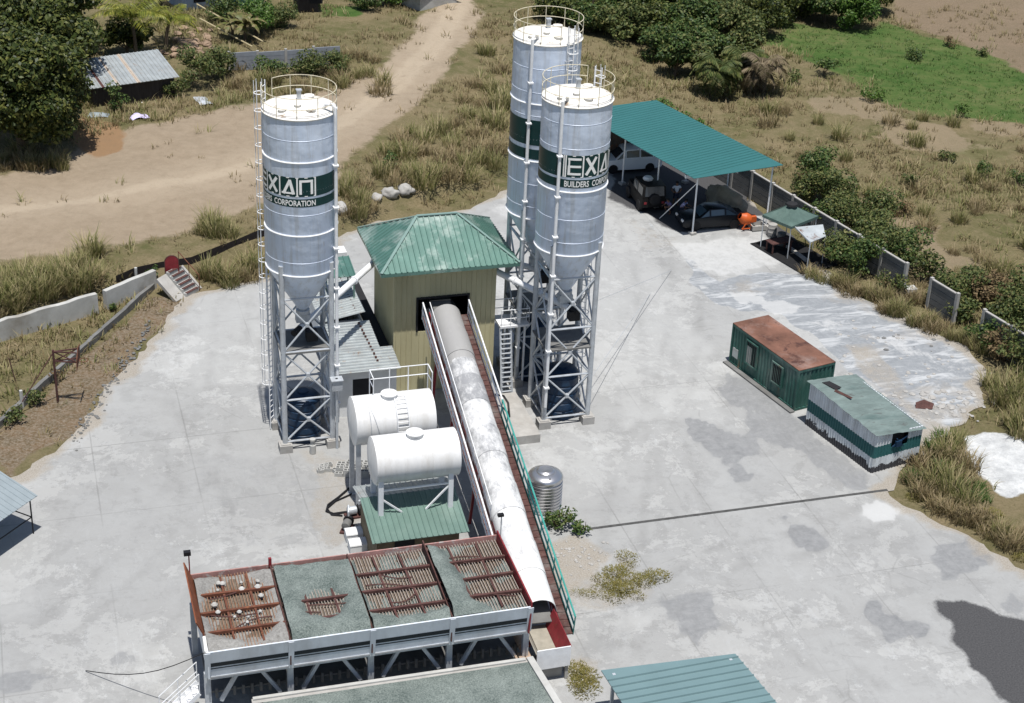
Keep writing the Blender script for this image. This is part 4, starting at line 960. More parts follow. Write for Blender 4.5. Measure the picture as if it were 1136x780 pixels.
# access stair on the left end
t = pthing('steel_stairs', 'small white steel stair with handrails at the left end of the bins', 'stairs', -16.35, -13.6, 0)
mb = MB()
for k in range(6): mb.box(-1.55 + k * .24, -.35, .2 + k * .22, -1.30 + k * .24, .35, .235 + k * .22)
mb.build('tread', M_steelw, t)
mb = MB()
for y in (-.38, .38): mb.bar((-1.6, y, .05), (-.1, y, 1.5), .05, .16)
mb.build('stringer', M_steelw, t)
mb = MB()
for y in (-.38, .38):
    for z in (.5, .95): mb.tube([(-1.6, y, .1 + z), (-.1, y, 1.5 + z)], .024, 5)
    for k in (0, .5, 1): mb.tube([(-1.6 + 1.5 * k, y, .1 + 1.4 * k), (-1.6 + 1.5 * k, y, 1.05 + 1.4 * k)], .024, 5)
mb.build('handrail', M_steelw, t)
# lamp post on the bins' right rear corner
t = pthing('flood_lamp', 'small flood lamp on a thin pole behind the rightmost bay of the bins', 'lamp', -3.05, -9.25, 0)
MB().tube([(0, 0, 0), (0, 0, 4.75)], .025, 6).build('pole', M_steel, t); MB().box(-.18, -.12, 4.75, .08, .05, 4.86).build('lamp_head', M_dark, t)
t = pthing('flood_lamp', 'small dark flood lamp on a pole at the left rear corner of the bins', 'lamp', -16.15, -9.2, 0)
MB().tube([(0, 0, 0), (0, 0, 4.75)], .03, 6).build('pole', M_red, t); MB().box(-.2, -.12, 4.75, .08, .08, 4.92).build('lamp_head', M_dark, t)

# loading ramp in front of the bins
t = pthing('loading_ramp', 'raised concrete loading ramp covered in green grey gravel before the bins', 'ramp', 0, 0)
mb = MB(); pts = [(-15.0, -26), (-2.55, -26), (-3.45, -14.72), (-14.55, -14.66)]
mb.slab([(x, y, 1.42) for x, y in pts], 1.42); rp = mb.build('ramp_body', M_conc, t)
xs_ = np.arange(0, 1.001, .02); X_, Y_ = np.meshgrid(xs_, np.arange(0, 1.001, .02))
def rz_(X, Y): return X * 0
o = grid('gravel_cover', xs_, xs_, lambda X, Y: X * 0, M_gravel, {}, t)
vv = o.data.vertices
for q in vv:
    u, v_ = q.co.x, q.co.y
    a = (pts[0][0] * (1 - u) + pts[1][0] * u) * (1 - v_) + (pts[3][0] * (1 - u) + pts[2][0] * u) * v_; b = -25.9 + (-14.95 + 25.9) * v_
    hh = .04 * min(1, u / .06, (1 - u) / .06, (1 - v_) / .04) + .02 * math.sin(a * 2.1) * math.sin(b * 1.3)
    q.co = (a, b, 1.40 + max(.0, hh) + .02)
mb = MB(); mb.bar((-2.42, -25.9, 1.47), (-3.32, -14.75, 1.47), .28, .12); mb.bar((-14.5, -14.70, 1.46), (-3.5, -14.78, 1.46), .16, .06); mb.build('kerb', M_concw, t)

# plinth beside the conveyor
t = pthing('concrete_plinth', 'long low concrete plinth beside the conveyor at the foot of the silo pair', 'plinth', 1.95, 6.0)
mb = MB(); mb.box(-.95, -2.3, 0, .95, 2.2, .48); mb.build('block', M_conc, t)
o = MB().tube([(-.55, 1.2, .5), (-.5, 1.1, 1.1), (-.2, .6, 1.25), (-.1, .1, 1.1), (-.12, -.3, .5)], .06, 8).build('pipe_loop', M_dark, t, True)

# stainless tank
q = w2p(*gp(603, 562)[:2])
t = pthing('steel_water_tank', 'ribbed stainless steel water tank standing right of the conveyor', 'water tank', q[0], q[1])
R = .85; prof = [(R * .96, 0)]
for k in range(9):
    z = .05 + k * .17; prof += [(R, z), (R, z + .09), (R - .045, z + .11), (R - .045, z + .15)]
prof += [(R, 1.62), (R, 1.75), (R * .92, 1.86), (R * .55, 2.0), (R * .5, 1.99)]
MB().lathe(prof, 40).build('body', mat('stainless steel', (.55, .55, .56), .28, .08, 2, .85, .05, spec=.6), t, True)
MB().lathe([(R * .52, 1.98), (R * .52, 2.04), (R * .4, 2.10), (R * .36, 2.09), (0, 2.07)], 30).build('lid', mat('stainless steel', None), t, True)
MB().box(-.04, -R * .78, 1.86, .06, -R * .70, 1.94).build('tap', M_dark, t)

# corner of a teal roof at the bottom of the view
t = pthing('lean_to_shed', 'open shed with a pale teal ribbed roof at the bottom edge of the photo', 'shed', 0, 0)
mb = MB(); mb.ribbed((4.95, -23.5, 2.6), (4.65, -17.05, 2.0), (-1.0, -16.8, 2.0), (-.9, -23.2, 2.6), .46, .06, .07, .04); mb.build('roof', M_teal2, t)
mb = MB()
for x, y in ((-.6, -17.2), (4.3, -17.4), (-.5, -22.8), (4.5, -23)): mb.box(x - .06, y - .06, 0, x + .06, y + .06, 2.05 if y > -20 else 2.5)
mb.build('post', M_steel, t)
# small shed at the left edge
t = thing('metal_canopy', 'small canopy of pale blue sheet on thin posts at the left edge of the yard', 'canopy', -21.43, 64.18, 0, math.radians(64))
mb = MB(); mb.ribbed((-3.6, -.25, 2.0), (.25, -.25, 2.0), (.25, 2.1, 2.7), (-3.6, 2.1, 2.7), .3, .06, .03, .03)
mb.v = [(y * 0 + x, y, z) for x, y, z in mb.v]
mb.build('roof', mat('pale blue sheet', lin(140, 150, 154), .4, .08, 2, .1, 0), t)
mb = MB(); mb.ribbed((.25, 2.85, 2.45), (-3.6, 2.85, 2.45), (-3.6, 2.11, 2.71), (.25, 2.11, 2.71), .3, .06, .03, .03); mb.build('rear_slope', M_green, t)
mb = MB()
for x in (0, -3.4):
    for y in (0, 2.5): mb.tube([(x, y, 0), (x, y, 2.0 if y == 0 else 2.5)], .035, 6)
mb.tube([(0, 0, .9), (-3.4, 0, .9)], .03, 5); mb.tube([(0, 0, .9), (0, 2.5, .9)], .03, 5); mb.build('frame', M_dark, t)

# ------------------------------------------------------------------ parking shed
SHA = math.atan2(.815, -.575)                    # heading of the shed's long side
t = thing('parking_shed', 'large open parking shed with a flat teal ribbed roof behind the silo pair', 'shed', 11.01, 100.5, 0, SHA)
# local x runs along the long side (away), local y to the left of it (towards the yard) ; roof lies at y<0
QC = [(13.8, -.6, 4.4), (0, 0, 4.4), (-1.42, -6.25, 4.65), (12.34, -6.65, 4.65)]
mb = MB(); mb.ribbed(*QC, .36, .05, .03, .03); mb.build('roof', M_teal, t)
mb = MB()
NP = [(.81, -1.03), (5.6, -1.75), (9.9, -2.2), (13.2, -2.3)]; FPo = [(-.75, -6.0), (3.6, -6.2), (8.0, -6.3), (12.0, -6.4)]
for (x0, y0), (x1, y1) in zip(NP, FPo): mb.bar((x0 + .1, y0 + 1.0, 4.18), (x1, y1, 4.42), .1, .2)
for k in (.06, .5, .94):
    mb.bar(Vector(QC[1]).lerp(Vector(QC[2]), k) + Vector((.1, 0, -.1)), Vector(QC[0]).lerp(Vector(QC[3]), k) + Vector((-.1, 0, -.1)), .07, .1)
mb.build('truss', M_steel, t)
for (x, y), zz in [(p, 4.2) for p in NP] + [(p, 4.4) for p in FPo]:
    mb = MB(); mb.tube([(x, y, 0), (x, y, zz)], .055, 8); p = mb.build('post', M_steelw, t, True)
    MB().box(x - .2, y - .2, 0, x + .2, y + .2, .16).build('footing', M_conc, p)
MB().bar((.81, -1.03, 3.6), (3.9, -.75, 0.0), .045).build('stay', M_steelw, t)
mb = MB(); mb.ribbed((12.3, -6.5, .0), (13.7, -.9, .0), (13.7, -.9, 4.2), (12.3, -6.5, 4.2), .3, .08, .03, .03); mb.build('end_wall', mat('dark rusty sheet', (.06, .048, .04), .7, .4, 1.5, .1, .1, .3), t)
SHM = Matrix.Translation((11.01, 100.5, 0)) @ Matrix.Rotation(SHA, 4, 'Z')
def shl(x, y): p = SHM @ Vector((x, y, 0)); return p.x, p.y

def loft(mb, secs):                              # secs: list of rings (same count)
    n = len(secs[0]); o = len(mb.v); mb.v.extend([tuple(p) for s in secs for p in s])
    for i in range(len(secs) - 1):
        for k in range(n): mb.f.append((o + i * n + k, o + i * n + (k + 1) % n, o + (i + 1) * n + (k + 1) % n, o + (i + 1) * n + k))
    mb.f.append(tuple(o + k for k in range(n - 1, -1, -1))); mb.f.append(tuple(o + (len(secs) - 1) * n + k for k in range(n)))
M_glass = mat('vehicle glass', (.02, .028, .035), .12, .1, 2, 0, 0, spec=.7)
M_rim = mat('wheel rim', (.45, .45, .46), .35, .1, 4, .6, 0)
def wheel(t, x, y, r=.34, wd=.22):
    M_ = Matrix.Translation((x, y - wd / 2, r)) @ Matrix.Rotation(-PI / 2, 4, 'X')
    wh = MB().lathe([(r * .6, 0), (r * .95, 0), (r, .03), (r, wd - .03), (r * .95, wd), (r * .6, wd)], 24, M=M_).build('tyre', M_dark, t, True)
    MB().lathe([(0, .03), (r * .58, .02), (r * .6, .05), (r * .6, wd - .05), (r * .58, wd - .02), (0, wd - .03)], 20, M=M_).build('rim', M_rim, wh, True)
def car(label, x, y, rz, m_, prof, cab, Lh=2.25, W=.88, name='parked_car', cat='car', wr=.34, wx=(1.35, -1.35), glass=M_glass):
    t = thing(name, label, cat, x, y, 0, rz, 'vehicles under the parking shed')
    mb = MB(); secs = []
    for (px_, zb, zt, wd) in prof: secs.append([(px_, -W * wd, zb), (px_, -W * wd * 1.0, zb + (zt - zb) * .55), (px_, -W * wd * .93, zt - .03), (px_, -W * wd * .8, zt), (px_, W * wd * .8, zt), (px_, W * wd * .93, zt - .03), (px_, W * wd, zb + (zt - zb) * .55), (px_, W * wd, zb)])
    loft(mb, secs); mb.build('body', m_, t, True)
    mb = MB(); secs = []
    for (px_, zb, zt, wb, wt) in cab: secs.append([(px_, -W * wb, zb), (px_, -W * wt, zt - .04), (px_, -W * wt * .9, zt), (px_, W * wt * .9, zt), (px_, W * wt, zt - .04), (px_, W * wb, zb)])
    loft(mb, secs); cb = mb.build('cabin', m_, t, True)
    mb = MB()
    for s in (-1, 1):                            # side windows
        for i in range(len(cab) - 1):
            (xa, za, ta, wa, ua), (xb, zb2, tb, wb2, ub) = cab[i], cab[i + 1]
            if ta - za < .2 and tb - zb2 < .2: continue
            def P(xx, z0, z1, w0, w1, f): return (xx, s * (W * (w0 + (w1 - w0) * f) + .012), z0 + (z1 - z0) * f)
            e = .06 if xb > xa else -.06
            f1a, f1b = (.86 if ta - za > .2 else .3), (.86 if tb - zb2 > .2 else .3)
            q = [P(xa + e, za, ta, wa, ua, .15), P(xb - e, zb2, tb, wb2, ub, .15), P(xb - e, zb2, tb, wb2, ub, f1b), P(xa + e, za, ta, wa, ua, f1a)]
            MB().add(q, [(0, 1, 2, 3) if s < 0 else (3, 2, 1, 0)]).build('side_window', glass, cb)
    for nm, i, j in (('windscreen', 0, 1), ('rear_window', -1, -2)):
        (xa, za, ta, wa, ua), (xb, zb2, tb, wb2, ub) = cab[i], cab[j]
        d = .015 if nm == 'windscreen' else -.015
        p = [(xa + d, -W * ua * .85, ta + .02), (xa + d, W * ua * .85, ta + .02), (xb + d, W * ub * .82, tb - .05), (xb + d, -W * ub * .82, tb - .05)]
        v = [Vector(q) + Vector((d * .5, 0, .018)) for q in p]
        MB().add(v, [(0, 1, 2, 3)]).build(nm, glass, cb)
    for xx in wx:
        for s in (-1, 1): wheel(t, xx, s * (W - .08), wr)
    xf = prof[0][0]
    for s in (-1, 1): MB().box(xf - .06, s * W * .62 - .13, .62, xf + .03, s * W * .62 + .13, .76).build('headlight', M_white, t)
    xr = prof[-1][0]
    for s in (-1, 1): MB().box(xr - .02, s * W * .7 - .09, .68, xr + .05, s * W * .7 + .09, .84).build('taillight', M_red, t)
    return t
suvp = [(2.25, .35, .72, .86), (2.1, .28, .92, .95), (1.2, .26, 1.02, 1), (0, .26, 1.04, 1), (-1.6, .28, 1.06, 1), (-2.15, .32, 1.04, .95), (-2.28, .4, .8, .9)]
suvc = [(1.15, 1.0, 1.04, .93, .9), (.45, 1.02, 1.66, .93, .75), (-.6, 1.03, 1.72, .93, .76), (-1.6, 1.04, 1.64, .93, .74), (-2.1, 1.03, 1.07, .93, .88)]
sedp = [(2.2, .35, .66, .84), (2.0, .26, .82, .95), (1.1, .24, .92, 1), (0, .24, .92, 1), (-1.3, .26, .95, 1), (-2.05, .3, .95, .94), (-2.22, .4, .75, .88)]
sedc = [(1.05, .9, .94, .92, .9), (.35, .91, 1.40, .92, .72), (-.7, .92, 1.42, .92, .72), (-1.55, .93, .98, .92, .88)]
g = gg(806, 236); t0 = None
bm = bmesh.new(); bmesh.ops.create_icosphere(bm, subdivisions=4, radius=1.0)
from mathutils import noise as mn
for v in bm.verts:
    v.co *= 1 + .3 * mn.noise(v.co * 1.7) + .12 * mn.noise(v.co * 5); v.co = Vector((v.co.x * 2.1, v.co.y * .75, max(-.1, v.co.z * 1.25 + .55)))
me = bpy.data.meshes.new('tarp_pile'); bm.to_mesh(me); bm.free(); me.polygons.foreach_set('use_smooth', [True] * len(me.polygons))
o = link('tarp_pile', me, mat('tan tarpaulin', (.33, .28, .21), .9, .35, 1.2, 0, .3, 0, dirt=.6, dirtcol=(.14, .11, .08))); o.location = g; o.rotation_euler = (0, 0, -1.05); tag(o, 'tan tarpaulin covered pile against the fence at the back of the parking shed', 'pile')
g1 = gg(694, 196); car('white sport utility car parked deepest under the teal shed', g1.x + .2, g1.y + 1.6, math.radians(195), mat('white car paint', (.72, .73, .74), .25, .04, 1, 0, 0, spec=.5), suvp, suvc)
g2 = gg(785, 254); car('dark sedan with a pale windscreen parked by the shed front post', g2.x + .2, g2.y + .7, math.radians(196), mat('dark car paint', (.01, .012, .016), .25, .1, 1, 0, 0, spec=.3), sedp, sedc, glass=mat('pale windscreen', (.05, .08, .11), .1, .1, 1, 0, 0, spec=.8))
g3 = gg(712, 235)
jp = [(1.9, .45, 1.0, .75), (1.8, .4, 1.12, .8), (.6, .4, 1.15, .95), (0, .4, 1.1, 1), (-1.6, .4, 1.15, 1), (-1.75, .45, 1.1, .98)]
jc = [(.65, 1.12, 1.16, .9, .86), (.4, 1.12, 1.85, .92, .84), (-.6, 1.12, 1.95, .94, .88), (-1.65, 1.13, 1.92, .94, .88), (-1.75, 1.12, 1.2, .94, .9)]
t3 = car('black utility jeep with a spare wheel, parked between white car and shed posts', g3.x + .3, g3.y + 1.5, math.radians(105), mat('black jeep paint', (.012, .012, .012), .5, .2, 1, 0, 0, spec=.1), jp, jc, name='utility_jeep', cat='jeep', wr=.4, wx=(1.2, -1.1))
MB().lathe([(.36, 0), (.38, .02), (.38, .2), (.3, .22), (.12, .2), (0, .2)], 20, M=Matrix.Translation((-1.74, 0, 1.05)) @ Matrix.Rotation(-PI / 2, 4, 'Y')).build('spare_wheel', M_dark, t3, True)
o = MB().lathe([(0, 0), (.32, .02), (.36, .12), (.25, .24), (0, .28)], 14).build('sack', M_white, None, True); o.location = (g3.x + .3, g3.y + .9, 1.95); tag(o, 'white sack lying on the roof of the black jeep', 'sack')

# ------------------------------------------------------------------ people
def skin(name, J, E, m_, parent, sub=2):
    me = bpy.data.meshes.new(name); me.from_pydata([j[:3] for j in J], E, []); ob = bpy.data.objects.new(name, me); COL.objects.link(ob)
    md = ob.modifiers.new('skin', 'SKIN'); 
    if not me.skin_vertices: me.attributes.new('skin', 'FLOAT', 'POINT')
    for i, j in enumerate(J):
        sv = me.skin_vertices[0].data[i]; r = j[3]; sv.radius = (r, r) if not isinstance(r, tuple) else r; sv.use_root = (i == 0)
    s = ob.modifiers.new('sub', 'SUBSURF'); s.levels = sub; s.render_levels = sub
    bpy.context.view_layer.update(); dg = bpy.context.evaluated_depsgraph_get()
    m2 = bpy.data.meshes.new_from_object(ob.evaluated_get(dg)); m2.name = name
    bpy.data.objects.remove(ob); bpy.data.meshes.remove(me)
    m2.materials.clear(); m2.polygons.foreach_set('use_smooth', [True] * len(m2.polygons)); return link(name, m2, m_, parent)
M_skin = mat('skin', (.24, .125, .075), .55, .1, 5, 0, 0); M_hair = mat('hair', (.012, .01, .009), .6, .2, 8, 0, 0); M_shorts = mat('dark shorts', (.03, .035, .06), .8, .2, 5, 0, 0)
def person(label, x, y, rz, crouch, shirtm):
    t = thing('person', label, 'person', x, y, 0, rz, None)
    if not crouch:                               # standing, hands on hips; faces -y
        hip, kn, an = (.1, 0, .90), (.13, -.02, .48), (.15, .02, .08)
        J = [(0, 0, .95, .13), (0, .01, 1.15, .125), (0, 0, 1.36, .14), (0, 0, 1.47, .06), (0, -.01, 1.55, .055), (0, -.02, 1.64, .095), (0, -.02, 1.70, .085)]
        E = [(i, i + 1) for i in range(6)]
        for s in (-1, 1):
            k = len(J); J += [(s * .10, 0, .88, .095), (s * .14, -.02, .48, .062), (s * .16, .01, .09, .042), (s * .17, -.14, .035, .035)]; E += [(0, k), (k, k + 1), (k + 1, k + 2), (k + 2, k + 3)]
            k = len(J); J += [(s * .19, 0, 1.39, .062), (s * .36, .04, 1.15, .044), (s * .21, -.06, .99, .034), (s * .17, -.11, .97, .036)]; E += [(2, k), (k, k + 1), (k + 1, k + 2), (k + 2, k + 3)]
        sh = [(0, 0, .93, .145), (0, .01, 1.15, .14), (0, 0, 1.36, .155), (0, 0, 1.44, .085)]; se = [(0, 1), (1, 2), (2, 3)]
        for s in (-1, 1): k = len(sh); sh += [(s * .19, 0, 1.39, .08), (s * .29, .02, 1.25, .075)]; se += [(2, k), (k, k + 1)]
        pt = [(0, 0, .93, .14)]; pe = []
        for s in (-1, 1): k = len(pt); pt += [(s * .10, 0, .86, .108), (s * .135, -.015, .5, .085)]; pe += [(0, k), (k, k + 1)]
        hd = (0, -.02, 1.66)
    else:                                        # squatting, leaning forward, arms out; faces -y
        J = [(0, .12, .34, .13), (0, .05, .55, .125), (0, -.08, .76, .14), (0, -.14, .86, .06), (0, -.18, .92, .055), (0, -.22, 1.0, .095), (0, -.23, 1.06, .085)]
        E = [(i, i + 1) for i in range(6)]
        for s in (-1, 1):
            k = len(J); J += [(s * .11, .08, .32, .095), (s * .2, -.28, .50, .062), (s * .18, -.05, .09, .042), (s * .19, -.2, .035, .035)]; E += [(0, k), (k, k + 1), (k + 1, k + 2), (k + 2, k + 3)]
            k = len(J); J += [(s * .19, -.1, .77, .062), (s * .24, -.3, .60, .044), (s * .16, -.5, .62, .034), (s * .14, -.57, .62, .036)]; E += [(2, k), (k, k + 1), (k + 1, k + 2), (k + 2, k + 3)]
        sh = [(0, .13, .36, .145), (0, .05, .55, .14), (0, -.08, .76, .155), (0, -.125, .84, .085)]; se = [(0, 1), (1, 2), (2, 3)]
        for s in (-1, 1): k = len(sh); sh += [(s * .19, -.1, .77, .08), (s * .22, -.22, .67, .072)]; se += [(2, k), (k, k + 1)]
        pt = [(0, .12, .33, .14)]; pe = []
        for s in (-1, 1): k = len(pt); pt += [(s * .11, .08, .32, .108), (s * .2, -.27, .5, .08)]; pe += [(0, k), (k, k + 1)]
        hd = (0, -.22, 1.02)
    skin('body', J, E, M_skin, t); skin('shirt', sh, se, shirtm, t); skin('shorts', pt, pe, M_shorts, t)
    M_ = Matrix.Translation(hd); MB().lathe([(.105, 0), (.11, .03), (.1, .075), (.06, .112), (0, .122)], 14, 0, .012, M=M_).build('hair', M_hair, t, True)
    return t
g = gg(749, 228); person('person in a white shirt standing hands on hips in the shade of the shed', g.x, g.y, math.radians(15), False, mat('white shirt', (.75, .76, .8), .8, .06, 5, 0, 0))
g = gg(757, 237); person('person in a lilac shirt squatting in the shade beside the dark sedan', g.x, g.y, math.radians(60), True, mat('lilac shirt', (.55, .5, .72), .8, .06, 5, 0, 0))
g = gg(744, 238); person('person in a dull violet shirt squatting left of the lilac shirt', g.x - .1, g.y + .2, math.radians(-50), True, mat('violet shirt', (.16, .14, .27), .8, .1, 5, 0, 0))

# ------------------------------------------------------------------ mixer, gazebo
g = gg(826, 254)
t = thing('concrete_mixer', 'small orange drum concrete mixer at the corner of the parking shed', 'mixer', g.x, g.y, 0, math.radians(20)); t.scale = (.82, .82, .82)
M_or = mat('orange paint', (.50, .10, .022), .45, .15, 3, 0, .05)
M_ = Matrix.Translation((-.1, 0, .95)) @ Matrix.Rotation(math.radians(-62), 4, 'Y')
MB().lathe([(.26, -.5), (.46, -.36), (.5, -.2), (.5, .12), (.44, .2), (.27, .52), (.25, .52), (.40, .15), (.40, -.2), (0, -.3)], 28, M=M_).build('drum', M_or, t, True)
MB().box(.35, -.24, .62, .85, .24, 1.1).build('engine_box', M_or, t)
mb = MB()
for s in (-1, 1): mb.bar((-.45, s * .45, .2), (0, s * .42, .95), .07); mb.bar((.45, s * .45, .2), (0, s * .42, .95), .07); mb.bar((-.5, s * .45, .22), (.75, s * .45, .22), .07)
mb.build('frame', M_or, t)
for s in (-1, 1): wheel(t, .5, s * .5, .24, .12)
g = gg(840, 256); t = thing('mixing_tub', 'pale square mixing tub beside the orange mixer', 'tub', g.x, g.y + .3, 0, .3)
mb = MB(); mb.box(-.45, -.4, 0, .45, .4, .08); mb.box(-.5, -.45, .081, -.42, .45, .38); mb.box(.42, -.45, .081, .5, .45, .38); mb.box(-.42, -.45, .081, .42, -.37, .38); mb.box(-.42, .37, .081, .42, .45, .38); mb.build('tub_body', M_conc, t)

GZ = 2.3
cs = [Vector(gp(x, y, GZ)) for x, y in ((846, 238), (878, 251.5), (908, 239.5))]; c4 = cs[0] + cs[2] - cs[1]; ap = (cs[0] + cs[2]) / 2; ap.z = 3.05
t = thing('gazebo', 'green canvas pyramid gazebo with a dark vent cap beside the block fence', 'gazebo', ap.x, ap.y)
O_ = Vector((ap.x, ap.y, 0)); cc = [c - O_ for c in (cs[0], cs[1], cs[2], c4)]; a_ = ap - O_
M_canv = mat('green canvas', lin(78, 98, 92), .85, .2, 2, 0, .15, 0, dirt=.3, dirtcol=lin(130, 150, 140))
mb = MB()
for i in range(4):                               # each side sags a little
    p, q = cc[i], cc[(i + 1) % 4]; n = 8; rows = []
    for r in range(n + 1):
        f = r / n; z = GZ + (a_.z - GZ) * (f ** 1.25)
        rows.append([Vector(((p.x + (q.x - p.x) * k / n) * (1 - f), (p.y + (q.y - p.y) * k / n) * (1 - f), z - .06 * math.sin(PI * k / n) * (1 - f))) for k in range(n + 1)])
    o = len(mb.v)
    for r in rows: mb.v.extend([tuple(v) for v in r])
    for r in range(n):
        for k in range(n): mb.f.append((o + r * (n + 1) + k, o + r * (n + 1) + k + 1, o + (r + 1) * (n + 1) + k + 1, o + (r + 1) * (n + 1) + k))
    mb.slab([p, q, q - Vector((0, 0, .18)), p - Vector((0, 0, .18))], .01)
mb.build('canopy', M_canv, t, True)
MB().lathe([(.38, 2.98), (.36, 3.12), (.15, 3.22), (0, 3.24)], 12).build('vent_cap', M_void, t, True)
for c in cc:
    MB().tube([(c.x * .94, c.y * .94, 0), (c.x * .94, c.y * .94, GZ - .02)], .035, 6).build('post', M_steel, t)
la = [gp(x, y, z) - O_ for x, y, z in ((882, 252, 2.15), (899, 269, 1.95), (916, 262, 1.95), (913, 249, 2.15))]
t2 = thing('lean_to_roof', 'pale corrugated lean-to sheet on poles beside the green gazebo', 'lean-to', ap.x, ap.y)
mb = MB(); mb.slab(la, .04); mb.bar(la[0], la[1], .08, .1); mb.build('sheet', M_oldsheet, t2)
mb = MB()
for c in la[1:3]: mb.tube([(c.x, c.y, 0), (c.x, c.y, c.z)], .035, 6)
mb.build('post', M_steel, t2)
X = np.linspace(-1, 1, 30); o = grid('gazebo_shade_sheet', X * 2.6, X * 1.5, lambda X, Y: .05 + wob(X, Y, 3, .03, 8), mat('black shade sheet', (.012, .012, .013), .9, .3, 2, 0, .2), {}); o.location = (ap.x + .35, ap.y - 1.0, 0); o.rotation_euler = (0, 0, -1.0); tag(o, 'dark sheet standing in for shade under the gazebo and the lean-to', 'shade sheet')  # black sheet added to darken the ground like shade under the gazebo
# table and benches in the gazebo's shade
t = thing('work_table', 'dark wooden table standing in the shade of the gazebo', 'table', ap.x - .6, ap.y - .6, 0, .5)
MB().box(-.8, -.4, .72, .8, .4, .78).build('top', M_rustd, t)
for x in (-.7, .7):
    for y in (-.32, .32): MB().box(x - .04, y - .04, 0, x + .04, y + .04, .72).build('leg', M_rustd, t)
for k, (x, y, lab) in enumerate(((866, 272, 'grey drum left of the gazebo front pole'), (856, 262, 'pale drum at the left corner of the gazebo'))):
    g = gp(x, y, 0); o = MB().lathe([(.28, 0), (.3, .03), (.29, .3), (.305, .32), (.29, .34), (.29, .6), (.305, .62), (.29, .64), (.29, .86), (.27, .87), (0, .86)], 18).build('drum', M_concd if k == 0 else M_conc, None, True); o.location = g; tag(o, lab, 'drum')
p, q = gp(873, 275), gp(895, 291)
o = MB().bar((0, 0, .1), q - p + Vector((0, 0, .1)), .2, .2).build('concrete_curb', M_conc); o.location = p; tag(o, 'short pale concrete curb on the ground before the gazebo', 'curb')

# ------------------------------------------------------------------ precast fence on the right
FP0, FP1 = Vector((13.6, 112.3)), Vector((31.2, 81.0)); fd = (FP1 - FP0); FL = fd.length; fd.normalize(); fang = math.atan2(fd.y, fd.x)
nb = int(FL / 2.3)
def fence_bay(k, label, gapbroken=False, last=False, m_=None, h=1.95):
    p = FP0 + fd * (k * 2.3); t = thing('precast_fence', label, 'fence', p.x, p.y, 0, fang, 'precast concrete fence bays along the right side')
    mb = MB(); mb.box(-.1, -.1, -.1, .1, .1, h + .12); mb.build('post', M_conc, t)
    if not gapbroken:
        mb = MB(); n = 5
        for i in range(n): mb.box(.102, -.035, .02 + i * h / n, 2.198, .035, (i + 1) * h / n - .02)
        mb.build('panel', m_ or M_concd, t)
        mb = MB(); mb.box(.102, -.08, h - .015, 2.198, .08, h + .05); mb.build('coping', M_conc, t)
broken = {9, 11}
for k in range(nb):
    lab = 'grey precast fence bay behind the parking shed, with stacked panels and pale coping' if k < 4 else ('dark precast fence bay with pale coping beside the gazebo' if k < 7 else ('lone fence post beside a missing panel among the bushes' if k in broken else 'dark precast fence bay standing among bushes on the right'))
    fence_bay(k, lab, k in broken)
g = gp(1009, 327); o = MB().box(-.35, -.3, 0, .35, .3, .5).build('concrete_block', M_concw); 
o.location = g; o.rotation_euler = (0, 0, .3); tag(o, 'pale concrete block lying at the foot of the fence gap', 'block')

# ------------------------------------------------------------------ container office and shack
ca_ = math.atan2(78.8 - 84.1, 15.16 - 12.14)
t = thing('container_office', 'green container office with a rusty flat roof and two windows', 'container', 12.14, 84.1, 0, ca_)
Lc, Wc, Hc = 6.06, 2.42, 2.45
mb = MB(); mb.box(.06, .06, .1, Lc - .06, Wc - .06, Hc - .05); bd = mb.build('body', M_contg, t)
mb = MB()
def corr(mb, x0, y0, x1, y1, z0, z1, nx, ny, skip=()):
    L = math.hypot(x1 - x0, y1 - y0); k = .16; dx, dy = (x1 - x0) / L, (y1 - y0) / L
    while k < L - .1:
        if not any(a < k < b for a, b in skip):
            cx, cy = x0 + dx * k, y0 + dy * k
            vs = []
            for z in (z0, z1):
                for s, d in ((-.09, 0), (-.05, .04), (.05, .04), (.09, 0)): vs.append((cx + dx * s + nx * d, cy + dy * s + ny * d, z))
            mb.add(vs, [(0, 1, 5, 4), (1, 2, 6, 5), (2, 3, 7, 6), (0, 3, 2, 1), (4, 5, 6, 7)])
        k += .27
corr(mb, .1, .058, Lc - .1, .058, .16, Hc - .16, 0, -1, skip=((1.35, 2.55), (3.75, 4.85)))
mb.build('corrugation', M_contg, bd); mb = MB(); corr(mb, Lc - .058, .1, Lc - .058, Wc - .1, .16, Hc - .16, 1, 0); mb.build('corrugation', M_contg, bd)
mb = MB()
for x in (0, Lc - .1):
    for y in (0, Wc - .1): mb.box(x, y, .0, x + .1, y + .1, Hc)
for z in (.02, Hc - .14):
    mb.box(.101, -.0, z, Lc - .101, .09, z + .13); mb.box(.101, Wc - .09, z, Lc - .101, Wc, z + .13); mb.box(-.0, .101, z, .09, Wc - .101, z + .13); mb.box(Lc - .09, .101, z, Lc, Wc - .101, z + .13)
mb.build('frame', M_contg, t)
MB().box(.0, .0, Hc + .001, Lc, Wc, Hc + .04).build('roof', M_rustroof, t)
mb = MB(); mb.tube([(1.0, .5, Hc + .05), (4.8, 1.6, Hc + .05)], .02, 5); 
